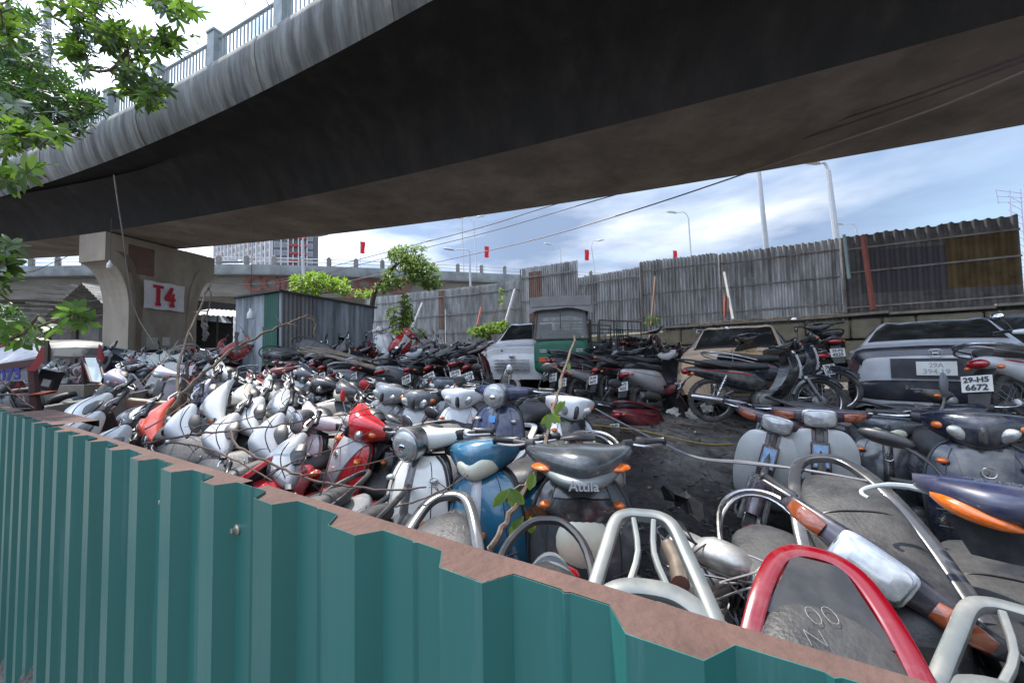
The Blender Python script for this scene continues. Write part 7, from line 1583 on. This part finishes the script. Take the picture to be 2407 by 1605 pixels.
def leaf(mb, p, d, up, L_, W_, curl=.25, seg=4):
    d = d.normalized(); s = d.cross(up)
    if s.length < .05: s = d.cross(Vector((1, 0, 0)))
    s.normalize(); n = s.cross(d).normalized(); rows = []
    for i in range(seg + 1):
        k = i / seg; w_ = W_ * (math.sin(math.pi * (k ** .8) * .94 + .05) ** .75) * (.35 + .95 * k if k < .7 else 1.0 - (k - .7) * .9); q = p + d * (L_ * k) - n * (curl * L_ * k * k)
        rows.append([q - s * w_, q + n * (-.12 * W_), q + s * w_])
    mb.loft(rows, cap=False, closed=False)
def rosette(mb, p, ax, n, L_, W_, r, droop=.3):
    ax = ax.normalized(); a = ax.orthogonal().normalized(); b = ax.cross(a); ph = r.uniform(0, 6)
    for k in range(n):
        t_ = ph + 2 * math.pi * k / n + r.uniform(-.2, .2); d = (a * math.cos(t_) + b * math.sin(t_)) + ax * r.uniform(-.1, .55); leaf(mb, p, d, ax, L_ * r.uniform(.75, 1.15), W_ * r.uniform(.8, 1.15), droop * r.uniform(.4, 1.4))
t = thing('leafy_stick', 'upright grey stick with yellowing and brown leaves before the dark grey scooter', 'stick', at(1155, 1290, 1.45)); o = t.location
mb = MB(); twig(mb, [(1152, 1295, 1.45), (1180, 1240, 1.5), (1225, 1165, 1.6), (1258, 1110, 1.7), (1275, 1060, 1.8), (1292, 1000, 1.95), (1308, 940, 2.1), (1330, 860, 2.3), (1352, 790, 2.5)], .017, .009, side=5); mb.v = [tuple(Vector(v) - o) for v in mb.v]; mb.build('stem', bark, t)
r = random.Random(8)
for (u, v, Y, m, n, L_) in ((1205, 1165, 1.55, LY, 4, .08), (1258, 1205, 1.6, LB, 5, .075), (1292, 990, 1.9, LY, 4, .07), (1322, 960, 2.0, LY, 2, .07), (1250, 1130, 1.6, LY, 3, .07), (1240, 1230, 1.55, LY, 3, .08), (1355, 1045, 1.7, LB, 3, .06), (1335, 870, 2.3, LY, 2, .05)):
    mb = MB(); p = at(u, v - 18, Y)
    for k in range(n): leaf(mb, p + Vector((r.uniform(-.02, .02), 0, 0)), Vector((r.uniform(-.8, .8), r.uniform(-.6, 0), -r.uniform(.4, 1))), Vector((0, -1, .3)), L_ * r.uniform(.8, 1.2), L_ * .30, .15)
    mb.v = [tuple(Vector(v) - o) for v in mb.v]; mb.build('leaves', m, t)

# ================================================================== overhanging broad leafed trees, top left
def canopy_tree(name, lab, limbs, clusters, leafmat, Lf, Wf, nleaf, seed, trunk, tr=1.):
    r = random.Random(seed); t = thing(name, lab, 'tree', trunk[0]); o = t.location; br = MB()
    br.tube([p - o for p in cr_pts(trunk, 4)], [.16 * tr, .10 * tr, .06 * tr], 8); br2 = MB()
    for L_ in limbs:
        pts = [at(*p[:3]) for p in L_]; P = cr_pts(pts, 4); n = len(P); br2 = MB(); br2.tube([p - o for p in P], [.022 * (1 - .75 * i / n) * (pts[0].y / 4) for i in range(n)], 6); br2.build('limb', bark, t)
    br.build('trunk', bark, t); cr_ = MB(); tw = MB()
    for (u, v, Y, su, sv, sy, n) in clusters:
        for k in range(int(n * 1.3)):
            uu, vv, yy = r.gauss(u, su), r.gauss(v, sv), r.gauss(Y, sy); p = at(uu, vv, max(1.2, yy)); ax = Vector((r.uniform(-.7, .7), r.uniform(-.8, .4), r.uniform(-.2, 1))).normalized()
            rosette(cr_, p - o, ax, nleaf, Lf, Wf, r); tw.tube([p - o, p - o - ax * Lf * .9 + Vector((0, 0, .03))], [.004, .007], 4)
    cr_.build('crown', leafmat, t); tag(tw.build('twigs', bark, t), kind='stuff')
canopy_tree('umbrella_leaf_tree', 'dense dark green tree crown at the far left before the flyover railing', [[(-60, 420, 7), (40, 300, 7), (120, 240, 7)], [(-60, 300, 7), (60, 200, 7), (150, 170, 7.2)], [(-40, 380, 7), (100, 330, 7), (190, 270, 7.2)]],
    [(20, 130, 7, 45, 50, .7, 120), (70, 190, 7, 50, 40, .7, 120), (150, 250, 7, 40, 20, .5, 75), (110, 290, 7, 50, 22, .5, 55), (50, 250, 7, 50, 35, .6, 70), (30, 60, 7, 35, 30, .6, 60), (200, 240, 7, 22, 10, .4, 22)], LD, .15, .025, 7, 1, [at(-400, 1000, 7), at(-300, 500, 7), at(-60, 350, 7)])
canopy_tree('broad_leaf_tree', 'bright leafed branch hanging down at the top left against the sky', [[(60, -80, 4), (180, 10, 4), (250, 60, 4), (300, 110, 4.1), (300, 200, 4.1)], [(250, 60, 4), (330, 95, 4.2), (420, 110, 4.2)], [(130, -30, 4), (180, 80, 4), (175, 110, 4)], [(350, -60, 4), (400, -10, 4), (430, 30, 4)], [(300, 120, 4), (260, 165, 4), (200, 165, 4)], [(620, -60, 4), (600, -30, 4)]],
    [(175, 30, 4, 26, 16, .3, 14), (250, 80, 4, 26, 20, .3, 22), (190, 110, 4, 22, 14, .25, 10), (300, 110, 4.1, 28, 16, .3, 14), (400, 100, 4.2, 28, 14, .3, 11), (300, 165, 4.1, 28, 16, .3, 14), (330, 215, 4.1, 32, 14, .3, 14), (345, 240, 4.1, 14, 8, .2, 5), (205, 165, 4, 8, 6, .2, 3), (430, 25, 4, 30, 14, .3, 9), (380, -10, 4, 30, 14, .3, 8), (230, -10, 4, 60, 20, .4, 18), (600, -6, 4, 14, 5, .2, 3), (20, 50, 3.4, 18, 24, .2, 9)], LG, .118, .027, 8, 2, [at(-700, 900, 3.6), at(-500, 100, 3.8), at(60, -120, 4)])
canopy_tree('broad_leaf_tree', 'large near leaves reaching in from the left edge beside the flyover edge', [[(-80, 420, 2.2), (0, 400, 2.2), (50, 385, 2.2)], [(-60, 330, 2.3), (20, 310, 2.3), (90, 300, 2.4)], [(-80, 620, 2.6), (-10, 610, 2.6)]],
    [(60, 395, 2.2, 16, 10, .1, 3), (15, 410, 2.2, 14, 10, .1, 3), (95, 310, 2.4, 18, 12, .1, 5), (40, 330, 2.4, 26, 16, .15, 6), (10, 285, 2.4, 20, 14, .15, 5), (150, 310, 2.6, 14, 10, .1, 3), (8, 585, 2.6, 12, 8, .1, 3), (18, 640, 2.6, 12, 12, .1, 4), (5, 660, 2.6, 10, 14, .1, 3)], LG, .105, .024, 7, 3, [at(-1200, 900, 2.4), at(-800, 500, 2.3), at(-80, 420, 2.2)], .4)
canopy_tree('sapling', 'flat spray of large pale leaves in front of the left shelter', [[(-60, 830, 3.2), (40, 790, 3.2), (110, 760, 3.2), (180, 735, 3.2)], [(60, 780, 3.2), (90, 740, 3.2)]],
    [(165, 732, 3.2, 20, 6, .08, 4), (190, 745, 3.2, 14, 5, .08, 2), (110, 765, 3.2, 16, 6, .08, 3), (60, 795, 3.2, 22, 5, .08, 4), (20, 765, 3.2, 20, 6, .1, 3), (10, 790, 3.2, 16, 6, .1, 3)], LP, .12, .032, 5, 4, [at(-300, 1100, 3.2), at(-200, 900, 3.2), at(-60, 830, 3.2)], .2)
def small_tree(name, lab, trunk, blobs, m, Lf, Wf, seed, cat='tree'):
    r = random.Random(seed); t = thing(name, lab, cat, trunk[0]); o = t.location; br = MB(); P = [p - o for p in cr_pts(trunk, 4)]; br.tube(P, [.10 * trunk[0].y / 15, .07 * trunk[0].y / 15, .03], 8)
    cr_ = MB()
    for (u, v, Y, su, sv, sy, n) in blobs:
        c = at(u, v, Y) - o
        j = min(range(len(P)), key=lambda q: (P[q] - c).length); br.tube([P[j], (P[j] + c) / 2 + Vector((0, 0, .1)), c], [.035, .025, .01], 5)
        for k in range(n):
            a = r.uniform(0, 6.28); q = math.sqrt(r.random()); p = at(u + su * q * math.cos(a), v + sv * q * math.sin(a), r.gauss(Y, sy)) - o; d = Vector((r.uniform(-1, 1), r.uniform(-1, .5), r.uniform(-.6, .5)))
            for e in range(4): leaf(cr_, p, d + Vector((r.uniform(-.9, .9), r.uniform(-.9, .9), r.uniform(-.5, .5))), Vector((0, 0, 1)), Lf * r.uniform(.7, 1.2), Wf, .3, 2)
    br.build('trunk', bark, t); cr_.build('crown', m, t)
small_tree('leafy_tree', 'tree with a dark leaning trunk and pale green crown right of the tin shed', [at(872, 760, 17), at(880, 690, 17), at(915, 640, 17), at(945, 610, 17)], [(935, 600, 17, 26, 18, .8, 150), (975, 618, 17, 34, 22, .9, 260), (1000, 645, 17, 34, 28, .9, 300), (940, 645, 17.2, 40, 26, .9, 170), (920, 665, 17, 22, 18, .6, 80), (1015, 665, 17, 20, 14, .5, 90), (898, 675, 17, 20, 10, .5, 50), (965, 585, 17, 40, 8, .5, 60)], leaf_mat('leaf_olive', (.07, .12, .035), (.17, .21, .09), (1.6, 1.8, 1.0), .5), .20, .045, 11)
small_tree('bright_tree', 'bright green tree top showing above the tin shed roof', [at(745, 790, 19), at(745, 720, 19), at(745, 670, 19)], [(705, 664, 19, 22, 16, .8, 120), (745, 656, 19, 34, 16, .9, 190), (790, 668, 19, 30, 14, .9, 150), (720, 682, 19, 40, 10, .8, 120), (810, 682, 19, 18, 10, .6, 60), (858, 690, 19, 22, 8, .6, 60)], leaf_mat('leaf_lime', (.10, .17, .025), (.19, .26, .05), (1.7, 1.9, .8), .5), .22, .05, 12)
small_tree('climbing_shrub', 'yellow green shrub climbing at the left end of the fence', [at(945, 800, 16), at(945, 770, 16), at(950, 720, 16)], [(952, 715, 16, 14, 26, .4, 90), (940, 765, 16, 26, 22, .5, 140), (960, 740, 16, 12, 24, .4, 70), (925, 735, 16, 14, 22, .4, 50), (972, 785, 15.5, 30, 14, .5, 60)], MATS['leaf_lime'], .17, .04, 13, 'shrub')
small_tree('creeper', 'low creeper spreading over the rubble at the foot of the fence', [at(1150, 800, 17), at(1150, 790, 17), at(1150, 780, 17)], [(1130, 778, 17, 30, 12, .5, 130), (1165, 770, 17, 34, 12, .5, 150), (1185, 765, 16.5, 14, 14, .4, 50), (1178, 700, 17.6, 4, 22, .1, 12)], MATS['leaf_lime'], .15, .05, 14, 'shrub')
small_tree('weed', 'small weed tuft on top of the stone wall by the brown pole', [at(1530, 765, 12), at(1530, 757, 12), at(1530, 750, 12)], [(1532, 752, 12, 16, 12, .2, 40)], LP, .14, .02, 15, 'plant')
small_tree('background_bush', 'shadowy bush under the viaduct at the far left', [at(20, 800, 24), at(20, 760, 24), at(20, 740, 24)], [(15, 745, 24, 45, 32, 1, 260), (-30, 740, 24, 40, 32, 1, 120)], LD, .3, .07, 16, 'bush')
# rubble at the foot of the far fence
rbm = M('rubble', (.25, .21, .15), rough=.95, var=.35, scale=3, dirt=(.12, .10, .07), dirtfac=.6)
r = random.Random(31)
for i in range(26):
    u = r.uniform(1000, 1235); s = s_at(u); q = wp(s, .8 + r.uniform(0, 1.6)); z = 1.75 - .25 * r.random(); L_ = r.uniform(.3, 1.0)
    mb = MB(); pts = [(L_ * (.5 * math.cos(a) + r.uniform(-.08, .08)), L_ * .4 * math.sin(a)) for a in [2 * math.pi * k / 6 for k in range(6)]]; h = L_ * r.uniform(.25, .45); mb.loft([[(x, y, 0) for x, y in pts], [(x * .85, y * .85, h) for x, y in pts]])
    o = mb.build('rubble_stone', rbm, smooth=False); o.location = (q.x, q.y, z); o.rotation_euler = (r.uniform(-.3, .3), r.uniform(-.3, .3), r.uniform(0, 6)); tag(o, 'broken stone slab among the rubble below the far corrugated fence', 'stone', 'rubble stones below the far fence')
mb = MB()
for k in range(14):
    s = s_at(1570 + k * 26); a = wp(s, .25); b = wp(s + r.uniform(.6, 1.4), .25 + r.uniform(-.1, .1)); mb.tube([(a.x, a.y, WTOP + .06), ((a.x + b.x) / 2, (a.y + b.y) / 2, WTOP + .13), (b.x, b.y, WTOP + .06)], .012, 5, sub=2)
tag(mb.build('dry_vines', bark), 'dry brown vines lying along the top of the stone wall', 'vine')
mb = MB();
